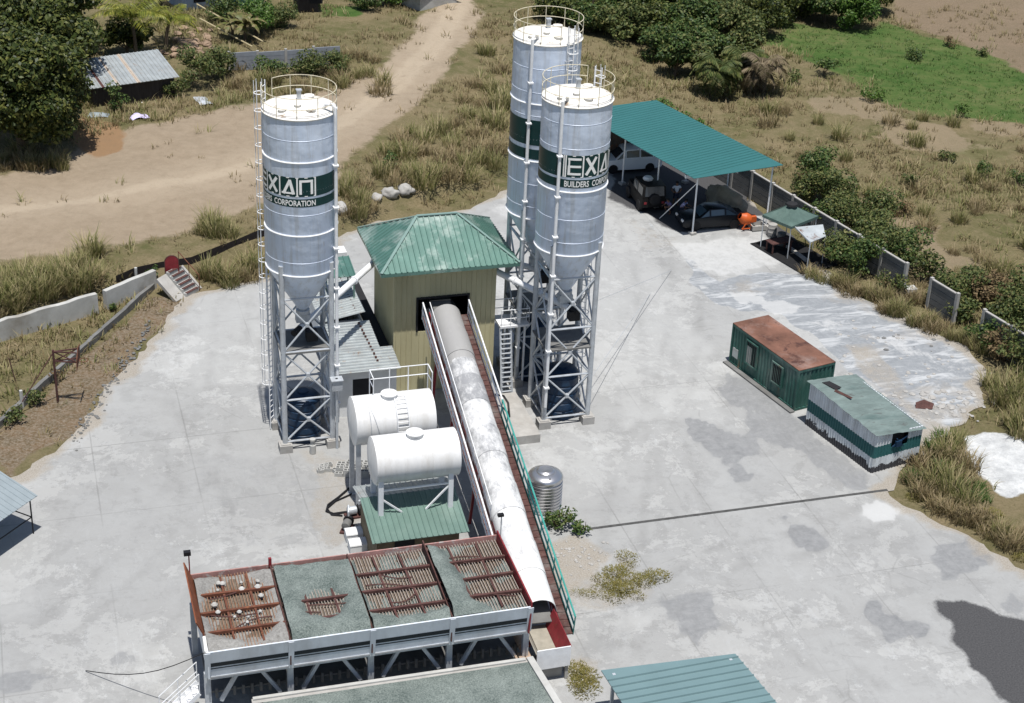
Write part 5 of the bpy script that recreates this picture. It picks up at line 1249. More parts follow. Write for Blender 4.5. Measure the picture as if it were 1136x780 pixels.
for wx0, wx1, z0, z1 in ((1.45, 2.45, .75, 2.12), (3.85, 4.75, .8, 1.95)):
    fr = MB()
    for x in (wx0, wx1): fr.box(x - .04, -.05, z0 - .04, x + .04, .05, z1 + .04)
    for z in (z0, z1): fr.box(wx0 + .04, -.05, z - .04, wx1 - .04, .05, z + .04)
    f = fr.build('window', M_contg, t)
    MB().box(wx0 + .04, .0, z0 + .04, wx1 - .04, .048, z1 - .04).build('pane', M_void, f)
    mb = MB()
    for k in range(6): x = wx0 + .1 + k * (wx1 - wx0 - .2) / 5; mb.tube([(x, -.03, z0 + .04), (x, -.03, z1 - .04)], .012, 4)
    mb.build('grille', M_contg, f)
    if wx0 < 2: MB().box(wx0 + .05, -.02, z0 + .06, wx0 + .5, -.005, z1 - .3).build('curtain', M_conc, f)
MB().box(.25, -.0, .55, .75, .055, 1.1).build('patch_panel', M_sheet, t)
MB().box(-.1, -.32, 0, Lc + .1, -.02, .09).build('plinth', M_concd, t)

sa = math.atan2(72.9 - 77.6, 18.27 - 15.58)
t = thing('corrugated_shack', 'low shack of white and green striped corrugated sheet beside the container', 'shack', 15.58, 77.6, 0, sa)
Lk, Wk = 5.42, 3.0
M_str = N('striped sheet'); v = M_str.coord(); xy = M_str.n('ShaderNodeSeparateXYZ'); M_str.l(v, xy.inputs[0])
nz = M_str.noise(v, 1.6, 8, .75, .3); nb_ = M_str.noise(M_str.coord('Object', (1, 1, .25)), 2.2, 6, .7)
z_ = M_str.math('ADD', xy.outputs[2], M_str.math('MULTIPLY', M_str.math('SUBTRACT', nz, .5), .05))
b1 = M_str.math('MULTIPLY', M_str.math('GREATER_THAN', z_, .85), M_str.math('LESS_THAN', z_, 1.52))
c = M_str.mix(M_str.ramp(nb_, .4, .65), (.62, .66, .68), (.42, .44, .45))
c = M_str.mix(b1, c, M_str.mix(nz, lin(34, 78, 80), lin(52, 102, 102)))
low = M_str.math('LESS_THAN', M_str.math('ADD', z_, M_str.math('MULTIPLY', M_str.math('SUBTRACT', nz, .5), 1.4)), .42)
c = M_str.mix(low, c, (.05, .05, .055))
M_str.col(c); M_str.rough(.6)
mb = MB()
def wall(mb, x0, y0, x1, y1, z0, h0, h1, skip=None):
    mb.ribbed((x0, y0, z0), (x1, y1, z0), (x1, y1, h1), (x0, y0, h0), .19, .1, .04, .02)
wall(mb, 0, 0, Lk, 0, 0, 2.5, 2.25); mb.build('long_wall', M_str.m, t)
mb = MB(); wall(mb, Lk, .02, Lk, 1.05, 0, 2.25, 2.15); wall(mb, Lk, 2.1, Lk, Wk, 0, 2.1, 2.05); wall(mb, Lk, 1.051, Lk, 2.099, 0, 1.25, 1.25); mb.build('end_wall', M_str.m, t)
mb = MB(); wall(mb, Lk, Wk, 0, Wk, 0, 2.0, 2.2); wall(mb, 0, Wk - .02, 0, .02, 0, 2.2, 2.5); mb.build('rear_wall', M_str.m, t)
MB().box(Lk - .3, 1.1, .05, Lk - .25, 2.08, 2.05).build('doorway', M_void, t)
mb = MB(); mb.bar((Lk + .06, 1.1, 1.3), (Lk + .06, 2.0, 1.75), .06); mb.bar((Lk + .08, 1.3, 1.75), (Lk + .08, 1.8, 1.2), .05); mb.box(Lk + .03, 1.25, 1.28, Lk + .16, 1.6, 1.6); mb.build('hung_scrap', M_blue, t)
X = np.linspace(-.15, Lk + .15, 110); Y = np.linspace(-.16, Wk + .15, 30)
M_tarp = mat('grey green tarpaulin', lin(106, 120, 117), .75, .3, 2.2, 0, .3, .15, lin(84, 88, 86), stretch=(1, .3, 1), dirt=.9, dirtcol=lin(70, 92, 90))
def tz(X, Y):
    r = np.minimum(np.minimum(X + .15, Lk + .15 - X), np.minimum(Y + .16, Wk + .15 - Y))
    return 2.53 - .26 * X / Lk - .12 * Y + .03 * sstep(0, .3, r) + wob(X, Y, 2.6, .035, 3) + wob(X, Y, 7, .02, 4) + .02 * np.abs(np.sin(X * 4.2 + .1 * Y)) ** .5
rf = grid('roof', X, Y, tz, M_tarp, {}, t)
mb = MB(); mb.slab([(.3, .5, 2.52), (1.2, .7, 2.50), (1.15, 1.1, 2.53), (.4, .9, 2.56)], .03); mb.build('loose_sheet', M_void, rf); mb = MB(); mb.slab([(1.3, .5, 2.5), (2.2, .9, 2.42), (2.2, 1.0, 2.48), (1.3, .6, 2.6)], .02); mb.build('loose_batten', M_rustd, rf)

# ------------------------------------------------------------------ left side of the yard
def wallseg(name, label, cat, p, q, h, th, m_, z=0, parts=None):
    p = Vector((p[0], p[1])); q = Vector((q[0], q[1])); d = q - p
    o = MB(); n = max(2, int(d.length / .6)); r = random.Random(int(abs(p.x) * 100))
    pts = [(d.length * i / n, h + r.uniform(-.05, .05)) for i in range(n + 1)]
    for (x0, h0), (x1, h1) in zip(pts[:-1], pts[1:]):
        o.add([(x0, -th / 2, -.3), (x1, -th / 2, -.3), (x1, th / 2, -.3), (x0, th / 2, -.3), (x0, -th / 2, h0), (x1, -th / 2, h1), (x1, th / 2, h1), (x0, th / 2, h0)], [(4, 5, 6, 7), (0, 1, 5, 4), (2, 3, 7, 6)] + ([(3, 0, 4, 7)] if x0 == 0 else []) + ([(1, 2, 6, 5)] if x1 == pts[-1][0] else []))
    ob = o.build(name, m_); ob.location = (p.x, p.y, z); ob.rotation_euler = (0, 0, math.atan2(d.y, d.x)); return tag(ob, label, cat)
wallseg('retaining_wall', 'long whitewashed retaining wall below the tall grass at the left edge', 'wall', (-31.5, 79.8), (-23.85, 86.65), 1.2, .3, M_concw)
wallseg('retaining_wall', 'short pale retaining wall between the long wall and the steps', 'wall', (-23.5, 87.1), (-21.3, 90.3), 1.15, .3, M_concw)
p, q = gp(170, 320), gp(-30, 500)
wallseg('low_kerb_wall', 'low dark broken kerb wall running down the left side of the yard', 'kerb wall', p, q, .38, .22, M_concd)
t = gp(152, 320); o = MB().tube([(0, 0, -.2), (0, 0, 1.35)], .09, 10).build('concrete_post', M_concw, None, True); o.location = t; tag(o, 'short white post at the end of the short retaining wall', 'post')
# black silt cloth strip
bl = [gg(x, y) for x, y in ((129, 314), (150, 306), (178, 297), (212, 293), (240, 283), (262, 272), (284, 264), (330, 252))]
mb = MB(); vs = []
for i, p in enumerate(bl):
    h = .45 + .1 * math.sin(i * 2.1); vs += [(p.x, p.y, p.z - .2), (p.x, p.y, p.z + h), (p.x + .05, p.y + .06, p.z + h), (p.x + .05, p.y + .06, p.z - .2)]
n = len(bl); mb.add(vs, [(4 * i + a, 4 * i + 4 + a, 4 * i + 4 + (a + 1) % 4, 4 * i + (a + 1) % 4) for i in range(n - 1) for a in range(3)] + [(0, 1, 2, 3), (4 * n - 1, 4 * n - 2, 4 * n - 3, 4 * n - 4)])
tag(mb.build('cloth_fence', mat('black cloth', (.022, .018, .018), .8, .3, 3)), 'low black cloth fence along the top of the bank behind the steps', 'fence')
# steps
s0, s1 = gp(214, 326, 0), gp(191, 300, 1.1); d = Vector((s1.x - s0.x, s1.y - s0.y)); Ld = d.length
t = thing('concrete_steps', 'rusty dark steps climbing from the yard to the dirt road', 'steps', s0.x, s0.y, 0, math.atan2(d.y, d.x))
mb = MB()
for k in range(6): mb.box(k * Ld / 6, -.55, -.1, (k + 1) * Ld / 6 - .001 * k, .55, .2 * (k + 1))
mb.build('flight', M_concw, t)
mb = MB()
for k in range(6): mb.box(k * Ld / 6 - .02, -.5, .2 * (k + 1) + .003, (k + .62) * Ld / 6, .5, .2 * (k + 1) + .04)
mb.build('tread', M_rustd, t)
mb = MB(); mb.tube([(0, -.6, 0), (0, -.6, 1.0), (Ld, -.6, 2.1), (Ld, -.6, 1.1)], .03, 6); mb.tube([(Ld / 2, -.6, .5), (Ld / 2, -.6, 1.55)], .025, 5); mb.build('handrail', M_rust, t)
mb = MB(); mb.slab([(.1, .56, .0), (Ld, .56, 1.1), (Ld, 1.35, 1.05), (.1, 1.35, 0)], .2); mb.slab([(.1, -.95, .0), (Ld, -.95, 1.1), (Ld, -.62, 1.1), (.1, -.62, 0)], .2); mb.build('slope_slab', M_conc, t)
g = gp(191, 301, 1.05); t = thing('iron_gate', 'rusty red round topped iron gate leaf at the head of the steps', 'gate', g.x, g.y, 1.0, .25)
mb = MB(); n = 12; pts = [(-.38, 0, 0), (.38, 0, 0), (.38, 0, .65)] + [(.38 * math.cos(PI * k / n), 0, .65 + .38 * math.sin(PI * k / n)) for k in range(1, n)] + [(-.38, 0, .65)]
mb.slab(pts, .06); mb.build('leaf', M_red, t); mb = MB()
mb.tube([(-.4, .03, -.2), (-.4, .03, .65)] + [(.4 * math.cos(PI - PI * k / n), .03, .65 + .4 * math.sin(PI * k / n)) for k in range(1, n)] + [(.4, .03, .65), (.4, .03, -.2)], .035, 6); mb.build('frame', M_rustd, t)
# basketball hoop
t = thing('basketball_hoop', 'rusty basketball hoop with a leaning backboard at the left edge of the yard', 'basketball hoop', -23.43, 76.2, 0, .12)
MB().tube([(0, 0, 0), (0, 0, 3.05)], .06, 8).build('post', M_rustd, t, True)
mb = MB()
for z in (2.95, 2.4): 
    for y in (-.25, .25): mb.bar((0, 0, z), (1.2, y, z + .05), .06)
mb.bar((0, 0, 2.4), (1.2, .25, 3.0), .05); mb.bar((0, 0, 2.95), (1.2, -.25, 2.45), .05); mb.build('arm', M_rustd, t)
mb = MB(); mb.slab([(1.22, -.55, 2.15), (1.22, .55, 2.25), (1.28, .55, 3.1), (1.28, -.1, 3.2), (1.26, -.55, 2.75)], .04); mb.build('backboard', M_rust, t)
MB().ring(.22, 2.45, .02, 20, 0, 2 * PI, 1.5, 0).build('rim', M_rust, t)
mb = MB(); mb.tube([(0, 0, 2.9), (-1.6, -1.0, .6)], .03, 5); mb.build('stay', M_rustd, t)
for k, (x, y, lab) in enumerate(((25, 452, 'short pale fence post in the weeds left of the hoop'), (18, 425, 'thin leaning stick in the dry grass left of the hoop'))):
    g = gg(x, y); o = MB().tube([(0, 0, -.1), (-.25 if k else 0, 0, 1.0 + .5 * k)], .09 if k == 0 else .03, 7).build('fence_post' if k == 0 else 'wooden_stick', M_concw if k == 0 else M_rustd, None, True); o.location = g; tag(o, lab, 'post' if k == 0 else 'stick')

# hoses, blocks, pumps beside the pump shed
def tubeobj(name, label, cat, pts, r, m_):
    o = MB().tube(pts, r, 6).build(name, m_, None, True); return tag(o, label, cat)
hp_ = [gp(x, y, .06) for x, y in ((388, 541), (375, 552), (364, 560), (362, 567), (370, 570), (384, 568), (396, 566))]
tubeobj('rubber_hose', 'black hose looping on the concrete left of the pump shed', 'hose', hp_, .055, M_dark)
hp_ = [gp(x, y, .06) for x, y in ((390, 548), (372, 556), (363, 564), (368, 571), (380, 572))]
tubeobj('rubber_hose', 'second thinner black hose lying inside the loop of the first', 'hose', hp_, .04, M_dark)
proto = MB(); 
for x0, x1 in ((-.2, -.165), (-.02, .015), (.165, .2)): proto.box(x0, -.075, 0, x1, .075, .19)
for y0, y1 in ((-.1, -.075), (.075, .1)): proto.box(-.2, y0, 0, .2, y1, .19)
pb = None; g = gp(376, 528)
for i in range(4):
    for j in range(5):
        for k in range(2 if (i + j) % 4 else 1):
            if pb is None: pb = proto.build('hollow_block', M_concw); o = pb
            else: o = pb.copy(); COL.objects.link(o)
            o.location = (g.x + i * .42 + rnd.uniform(-.015, .015) + j * .02, g.y + j * .215, k * .193); o.rotation_euler = (0, 0, rnd.uniform(-.03, .03))
            tag(o, 'pale hollow concrete block in the neat stack by the left silo', 'concrete block', 'hollow blocks stacked beside the left silo')
for k in range(9):
    g = gp(355 + rnd.uniform(0, 20), 516 + rnd.uniform(0, 10)); o = pb.copy(); COL.objects.link(o); o.location = g; o.rotation_euler = (0, 0, rnd.uniform(0, 3)); tag(o, 'loose hollow concrete block scattered beside the neat stack', 'concrete block', 'loose blocks beside the stack')
for k, (x, y, lab) in enumerate(((392, 573, 'dirty pump with round motor nearest the black hoses'), (385, 588, 'small dirty pump with round motor between hoses and pale boxes'))):
    g = gp(x, y); t = thing('water_pump', lab, 'pump', g.x, g.y, 0, .4 + k)
    mb = MB(); mb.box(-.4, -.25, 0, .4, .25, .1); mb.build('base', M_rustd, t)
    M_ = Matrix.Translation((-.3, 0, .36)) @ Matrix.Rotation(PI / 2, 4, 'Y'); MB().lathe([(0, 0), (.18, .02), (.2, .05), (.2, .42), (.16, .46), (0, .47)], 16, M=M_).build('motor', M_steel if k == 0 else M_concd, t, True)
    M_ = Matrix.Translation((.2, 0, .36)) @ Matrix.Rotation(PI / 2, 4, 'Y'); MB().lathe([(0, 0), (.24, .01), (.26, .06), (.24, .16), (0, .17)], 18, M=M_).build('pump_housing', M_dark, t, True)
    MB().tube([(.28, 0, .5), (.28, 0, .8), (.6, .1, .95), (.9, .2, .6)], .05, 6).build('pipe', M_steel, t, True)
for k, (x, y, lab) in enumerate(((394, 598, 'pale box with rounded lid on the ground left of the pump shed'), (398, 610, 'lower pale box nearest the bins, left of the pump shed'))):
    g = gp(x, y); t = thing('equipment_box', lab, 'box', g.x, g.y, 0, TH)
    MB().box(-.45, -.3, 0, .45, .3, .42).build('body', M_wallw, t)
    mb = MB(); vs = []
    for x_ in (-.47, .47):
        for i in range(9): an = PI * i / 8; vs.append((x_, -.32 * math.cos(an), .424 + .14 * math.sin(an)))
    mb.add(vs, [(i, i + 1, i + 10, i + 9) for i in range(8)] + [tuple(range(9)), tuple(range(17, 8, -1))]); mb.build('lid', M_wallw, t)
g = gp(347, 503); o = MB().lathe([(.16, 0), (.16, .5), (.11, .52), (.11, .75), (.15, .76), (.15, .84), (0, .85)], 14).build('standpipe', M_concw, None, True); o.location = g; tag(o, 'short pale standpipe on the ground before the left silo legs', 'standpipe')
# electrical panel box on the left silo's leg
p = pw(SL[0] + 1.35, SL[1] - 1.55); t = thing('control_box', 'grey control box on a post at the right leg of the left silo', 'control box', p.x, p.y, 0, TH)
MB().tube([(0, 0, 0), (0, 0, 4.0)], .07, 8).build('post', M_steel, t); mb = MB(); mb.box(-.26, -.2, 3.4, .26, .2, 3.95); mb.box(-.3, -.26, 3.951, .3, .24, 4.0); mb.build('cabinet', M_steel, t)
# guy wires on the right of the front silo
for k, (a, b, lab) in enumerate((((SR[0] + 1.2, SR[1] - 1.2, 7.0), gp(745, 300, 0), 'upper thin guy wire running right from the front silo frame'), ((SR[0] + 1.2, SR[1] - 1.2, 2.5), gp(722, 325, 0), 'lower thin guy wire running up right from the front silo frame'))):
    p = pw(a[0], a[1]); tubeobj('guy_wire', lab, 'wire', [(p.x, p.y, a[2]), b], .012, M_steel)
p = pw(XA[0] - .1, YB0 + .3); q = gp(95, 744, .05)
tubeobj('cable', 'thin dark cable sagging from the bins to the ground at left', 'cable', [Vector((p.x, p.y, 3.6)).lerp(q, k / 8) - Vector((0, 0, .55 * math.sin(PI * k / 8))) for k in range(9)], .018, M_dark)

# rubble on the right of the yard
def stones(name, label, spots, m_, smin, smax, seed, z=0, flat=.6):
    r = random.Random(seed); mb = MB()
    for x, y in spots:
        s = r.uniform(smin, smax); zz = hz(x, y); n = 6; rings = []
        for lv, (f, h) in enumerate(((.9, -.1), (1, .3), (.6, .75))):
            rings.append([(x + s * f * r.uniform(.75, 1.2) * math.cos(2 * PI * i / n + lv), y + s * f * r.uniform(.75, 1.2) * math.sin(2 * PI * i / n + lv), zz + s * flat * h * 1.3) for i in range(n)])
        loft(mb, rings)
    return tag(mb.build(name, m_), label, 'rubble', kind='stuff')
r = random.Random(9)
sp = []
for _ in range(150):
    x, y = r.uniform(930, 1095), r.uniform(350, 470)
    if y < 345 + (x - 930) * .28: continue
    g = gp(x, y); sp.append((g.x, g.y))
stones('rubble', 'broken pale concrete rubble strewn over the rough ground on the right', sp[:110], M_conc, .03, .15, 4, flat=.35)
sp = [(lambda g: (g.x, g.y))(gp(r.gauss(1040, 28), r.gauss(445, 10))) for _ in range(70)]
stones('rubble', 'heap of grey and white rubble just behind the corrugated shack', sp, M_conc, .05, .24, 5, flat=.4)
sp = [(lambda g: (g.x, g.y))(gp(r.gauss(1048, 35), r.gauss(372, 8) + 4)) for _ in range(30)]
stones('rubble', 'rubble along the foot of the broken fence', sp, M_concd, .04, .16, 6, flat=.4)
sp = [(lambda g: (g.x, g.y))(gp(r.gauss(640, 16), r.gauss(615, 9))) for _ in range(70)]
stones('rubble', 'small pale debris on the ground beside the conveyor and the shrub', sp, M_conc, .02, .10, 7)
sp = [(lambda g: (g.x, g.y))(gg(r.gauss(214, 14), r.gauss(50, 8))) for _ in range(60)]
stones('rubble', 'brown and pale stones heaped behind the grey fence at top left', sp, mat('tan stone', (.28, .2, .14), .9, .4, 1.2), .15, .5, 8)
sp = [(lambda g: (g.x, g.y))(gg(80 + k * .62 * 1, 490 - k * .9 + r.gauss(0, 8))) for k in range(140)]
stones('rubble', 'litter and small stones along the left kerb of the yard', sp, M_concd, .03, .12, 9)
for k, (x, y, s, lab) in enumerate(((418, 219, .42, 'leftmost of the three pale boulders behind the building'), (432, 215, .6, 'middle and largest of the three pale boulders behind the building'), (449, 211, .62, 'rightmost of the three pale boulders behind the building'), (376, 232, .6, 'flat grey boulder half hidden by the left silo'))):
    g = gg(x, y); bm = bmesh.new(); bmesh.ops.create_icosphere(bm, subdivisions=3, radius=s); rr = random.Random(k + 40); off = Vector((rr.uniform(0, 9), rr.uniform(0, 9), 0))
    from mathutils import noise as mn
    for v in bm.verts: v.co *= 1 + .55 * mn.noise(v.co * 2.2 + off) + .2 * mn.noise(v.co * 6 + off); v.co.z *= .75; v.co.x *= 1.15
    me = bpy.data.meshes.new('boulder'); bm.to_mesh(me); bm.free(); me.polygons.foreach_set('use_smooth', [True] * len(me.polygons)); o = link('boulder', me, M_conc); o.location = g + Vector((0, 0, s * .1)); o.scale = (.8, .8, .8); tag(o, lab, 'boulder')
g = gp(1025, 452); o = MB().add([(-.6, -.2, 0), (.5, -.3, .1), (.7, .2, .3), (0, .35, .55), (-.55, .25, .3), (0, -.1, .12)], [(0, 1, 5), (1, 2, 5), (2, 3, 5), (3, 4, 5), (4, 0, 5), (0, 4, 3, 2, 1)]).build('scrap_sheet', M_rustd); o.location = g; o.scale = (.8, .8, .6); tag(o, 'crumpled dark scrap sheet on the rubble behind the shack', 'scrap')

# ------------------------------------------------------------------ upper left corner
t = thing('tin_roof_hut', 'old hut with a rust streaked tin roof under the big dark tree', 'hut', -29.7, 120.6, 0, math.atan2(3.5, 5.65))
zg = hz(-29.7, 120.6) - .1
mb = MB(); mb.box(-3.1, -1.9, zg, 3.1, -1.8, zg + 1.7); mb.box(-3.1, 1.8, zg, 3.1, 1.9, zg + 2.3); mb.box(-3.1, -1.8, zg, -3.0, 1.8, zg + 1.8); mb.box(3.0, -1.8, zg, 3.1, 1.8, zg + 1.8); mb.build('wall', mat('dark boards', (.045, .038, .035), .9, .4, 2, 0, .2, stretch=(4, 4, .5)), t)
mb = MB(); k = 0
strip = [(.0, .13, 0), (.13, .16, 1), (.16, .30, 0), (.30, .33, 2), (.33, .52, 0), (.52, .56, 2), (.56, 1.0, 0)]
ms = [M_sheet, M_rustd, mat('tan sheet', (.40, .34, .28), .6, .2, 2, 0, .1)]
bufs = [MB(), MB(), MB()]
for a, b, mi in strip:
    x0, x1 = -3.4 + 6.8 * a, -3.4 + 6.8 * b
    bufs[mi].ribbed((x0, -2.25, zg + 1.75), (x1 - .004, -2.25, zg + 1.75), (x1 - .004, 2.2, zg + 2.55), (x0, 2.2, zg + 2.55), .3, .12, .04, .03)
ro = bufs[0].build('roof', M_sheet, t); bufs[1].build('rust_strip', ms[1], ro); bufs[2].build('patched_strip', ms[2], ro)
for k, (x, y, r_, lab, m_) in enumerate(((112, 128, .9, 'pale blue tarpaulin heap on the ground left before the hut', 'pale blue sheet'), (152, 130, .8, 'mauve cloth bundle on the ground before the hut', 'lilac shirt'), (157, 110, .6, 'white sack bundle before the hut wall', 'silo dome'), (225, 112, .9, 'grey flattened sheet on the ground right of the hut', 'galvanised steel'))):
    g = gg(x, y); X = np.linspace(-r_, r_, 16); o = grid('ground_bundle', X, X * .5, lambda X, Y: .28 * np.exp(-(X * X + Y * Y * 3) * 2 / r_ ** 2) + wob(X, Y, 4, .08, k) - .02, MATS[m_], {}); o.location = g; o.rotation_euler = (0, 0, k * .7); tag(o, lab, 'bundle')
# grey panel fence
f0, f1 = Vector((-23.1, 127.2)), Vector((-14.7, 130.3)); fd2 = f1 - f0; n = 4
for k in range(n):
    p = f0 + fd2 * k / n; L = fd2.length / n; zz = hz(p.x, p.y) - .1
    t = thing('panel_fence', 'grey precast fence bay standing in brush behind the left silo', 'fence', p.x, p.y, zz, math.atan2(fd2.y, fd2.x), 'grey fence bays behind the left silo')
    M_pf = mat('blue grey panel', (.25, .27, .30), .85, .2, 1.5, 0, .2)
    mb = MB(); mb.box(-.1, -.1, 0, .1, .1, 1.6); mb.build('post', M_conc, t); mb = MB()
    for i in range(4): mb.box(.102, -.04, i * .37, L - .102, .04, i * .37 + .35)
    mb.build('panel', M_pf, t)
for k, (a, b, lab) in enumerate((((219, 16), (292, 56), 'upper bamboo rail of the leaning fence at top left'), ((222, 27), (280, 57), 'lower bamboo rail of the leaning fence at top left'))):
    p, q = gg(*a), gg(*b); tubeobj('bamboo_rail', lab, 'bamboo pole', [p + Vector((0, 0, .9 - k * .4)), q + Vector((0, 0, .75 - k * .35))], .06, mat('bamboo', (.42, .36, .22), .7, .2, 3))
def house(label, p, q, dep, hw, mw, mr, name='house'):
    p, q = gg(*p), gg(*q); d = q - p; L = Vector((d.x, d.y)).length; t = thing(name, label, name.split('_')[-1], p.x, p.y, min(p.z, q.z) - .1, math.atan2(d.y, d.x))
    mb = MB(); mb.box(0, 0, 0, L, .15, hw); mb.box(0, dep, 0, L, dep + .15, hw); mb.box(0, .15, 0, .15, dep, hw); mb.box(L - .15, .15, 0, L, dep, hw); mb.build('wall', mw, t)
    mb = MB(); mb.ribbed((-.3, -.6, hw - .1), (L + .3, -.6, hw - .1), (L + .3, dep / 2, hw + 1.2), (-.3, dep / 2, hw + 1.2), .4, .08, .04, .05); mb.ribbed((L + .3, dep + .6, hw - .1), (-.3, dep + .6, hw - .1), (-.3, dep / 2 + .01, hw + 1.2), (L + .3, dep / 2 + .01, hw + 1.2), .4, .08, .04, .05); mb.build('roof', mr, t)
    for k in range(max(1, int(L / 3))):
        w_ = MB().box(1 + k * 3, -.03, .9, 2.1 + k * 3, -.002, 2.0).build('window', M_void, t)
house('white and blue low house at the top edge, left of the teal one', (203, 12), (252, 9), 5, 2.6, mat('pale blue wall', lin(165, 178, 195), .8, .1, 1), M_red)
house('teal walled low house at the top edge beside the banana plants', (256, 7), (292, 4), 5, 2.6, mat('teal wall', lin(70, 120, 125), .8, .1, 1), M_sheet)
house('dark brown wooden hut at the top edge beside a small lawn', (331, 14), (353, 13), 4, 2.4, mat('dark boards', None), M_rustd, 'wooden_hut')
house('pale concrete shed cut by the top edge left of the dirt road', (438, 2), (466, 12), 4, 1.6, M_concw, M_oldsheet, 'concrete_shed')

# ------------------------------------------------------------------ vegetation
def quadleaves(C, D, S, Ln, Wd, bend=0.0):       # diamond leaves from centre C along D, half width along S
    n = len(C); V = np.zeros((n, 4, 3)); L = Ln[:, None]; W_ = Wd[:, None]
    V[:, 0] = C - D * L * .5; V[:, 1] = C + S * W_ * .5 + D * L * .05; V[:, 2] = C + D * L * .5; V[:, 3] = C - S * W_ * .5 + D * L * .05
    V[:, 2, 2] -= bend * Ln; return V.reshape(-1, 3), np.arange(4 * n).reshape(n, 4)
def randdir(n, r): v = r.normal(size=(n, 3)); return v / np.linalg.norm(v, axis=1)[:, None]
def crown(lobes, dens_, size, r, up=.5):
    Cs = []; Ns = []
    for (cx, cy, cz, rx, ry, rz_) in lobes:
        n = int(dens_ * (rx * ry + rx * rz_ + ry * rz_) / 3)
        d = randdir(n, r); f = np.clip(r.uniform(.45, 1.08, n) ** .6 + r.normal(0, .05, n), .25, 1.2)
        Cs.append(np.stack([cx + d[:, 0] * rx * f, cy + d[:, 1] * ry * f, cz + d[:, 2] * rz_ * f], 1)); Ns.append(d)
    C = np.concatenate(Cs); Nn = np.concatenate(Ns); n = len(C)
    nn = Nn * .7 + randdir(n, r) * .7 + np.array([0, 0, up]); nn /= np.linalg.norm(nn, axis=1)[:, None]
    D = np.cross(nn, randdir(n, r)); D /= np.linalg.norm(D, axis=1)[:, None]; S = np.cross(nn, D)
    Ln = size * r.uniform(.6, 1.4, n); return quadleaves(C, D, S, Ln, Ln * .55, .12)
LM = {'dark': leafmat('dark leaves', [(.016, .028, .006), (.036, .055, .011), (.075, .095, .02), (.15, .155, .04)], .5, .25),
      'mid': leafmat('mid leaves', [(.02, .045, .012), (.045, .085, .02), (.08, .125, .03), (.15, .16, .05)], .55, .25),
      'bright': leafmat('bright leaves', [(.025, .06, .008), (.05, .11, .015), (.085, .16, .025), (.14, .2, .05)], .5, .3),
      'olive': leafmat('olive leaves', [(.03, .048, .014), (.062, .09, .024), (.10, .125, .035), (.18, .17, .06)], .6, .25),
      'brown': leafmat('dry leaves', [(.09, .06, .03), (.16, .11, .055), (.22, .16, .085), (.06, .055, .02)], .8, .2)}
M_bark = mat('bark', (.11, .085, .06), .9, .35, 3, 0, .4)
def tree(name, label, x, y, h, R, kind, seed, group=None, nl=16, dens_=210, size=.3, base=.3, cat='tree', squash=.8, trunk=.16, z=None):
    r = np.random.default_rng(seed); z = hz(x, y) - .05 if z is None else z; t = thing(name, label, cat, x, y, z, 0, group); lobes = []; mb = MB()
    cz = h * (base + (1 - base) / 2); rz_ = h * (1 - base) / 2
    top = np.array([r.normal(0, .15), r.normal(0, .15), h * (base + .15)])
    mb.tube([(0, 0, -.2), (top[0] * .5, top[1] * .5, top[2] * .5), tuple(top), (top[0], top[1], h * .8)], [trunk, trunk * .8, trunk * .6, trunk * .2], 7)
    for k in range(nl):
        d = randdir(1, r)[0]; f = r.uniform(.35, .82) if k else 0.0
        c = np.array([d[0] * R * f, d[1] * R * f, cz + d[2] * rz_ * f * .95]); lr = R * r.uniform(.18, .46)
        lobes.append((c[0], c[1], max(c[2], lr * .5), lr * r.uniform(.9, 1.25), lr * r.uniform(.9, 1.25), lr * squash * r.uniform(.8, 1.1)))
        if k % 2 == 0:
            m_ = top + (c - top) * .5 + np.array([0, 0, -.1 * R * .3]); mb.tube([tuple(top * r.uniform(.6, 1)), tuple(m_), tuple(c)], [trunk * .45, trunk * .28, trunk * .08], 5)
    V, F = crown(lobes, dens_, size, r); link('crown', npmesh('crown', V, F), LM[kind], t); mb.build('trunk', M_bark, t, True); return t
def tpx(px, py, *a, **k):
    g = gg(px, py); return tree(a[0], a[1], g.x, g.y, *a[2:], **k)
# great dark trees at the upper left
tpx(26, 172, 'broadleaf_tree', 'large dark leafy tree at the left edge above the tall grass', 10.0, 5.0, 'dark', 101, nl=40, dens_=480, size=.34, base=.12, trunk=.35)
tpx(66, 100, 'broadleaf_tree', 'dark leafy tree shading the left end of the tin roofed hut', 8.6, 3.9, 'dark', 102, nl=30, dens_=480, size=.34, base=.15, trunk=.3)
tpx(2, 120, 'broadleaf_tree', 'dark tree cut by the left edge behind the large leafy tree', 10, 5.0, 'dark', 103, nl=26, dens_=400, size=.36, base=.15, trunk=.3)
tpx(62, 58, 'broadleaf_tree', 'dark tree behind the hut at the top edge, left of the coconut palms', 9.0, 4.2, 'dark', 104, nl=26, dens_=280, size=.42, base=.1, trunk=.3)
tpx(20, 60, 'broadleaf_tree', 'dark tree filling the top left corner of the photo', 11, 5.5, 'dark', 105, nl=26, dens_=280, size=.45, base=.1, trunk=.3)
tpx(140, 60, 'broadleaf_tree', 'small dark tree under the coconut palms behind the hut', 2.8, 2.2, 'dark', 106, nl=14, dens_=300, size=.38, base=.05)
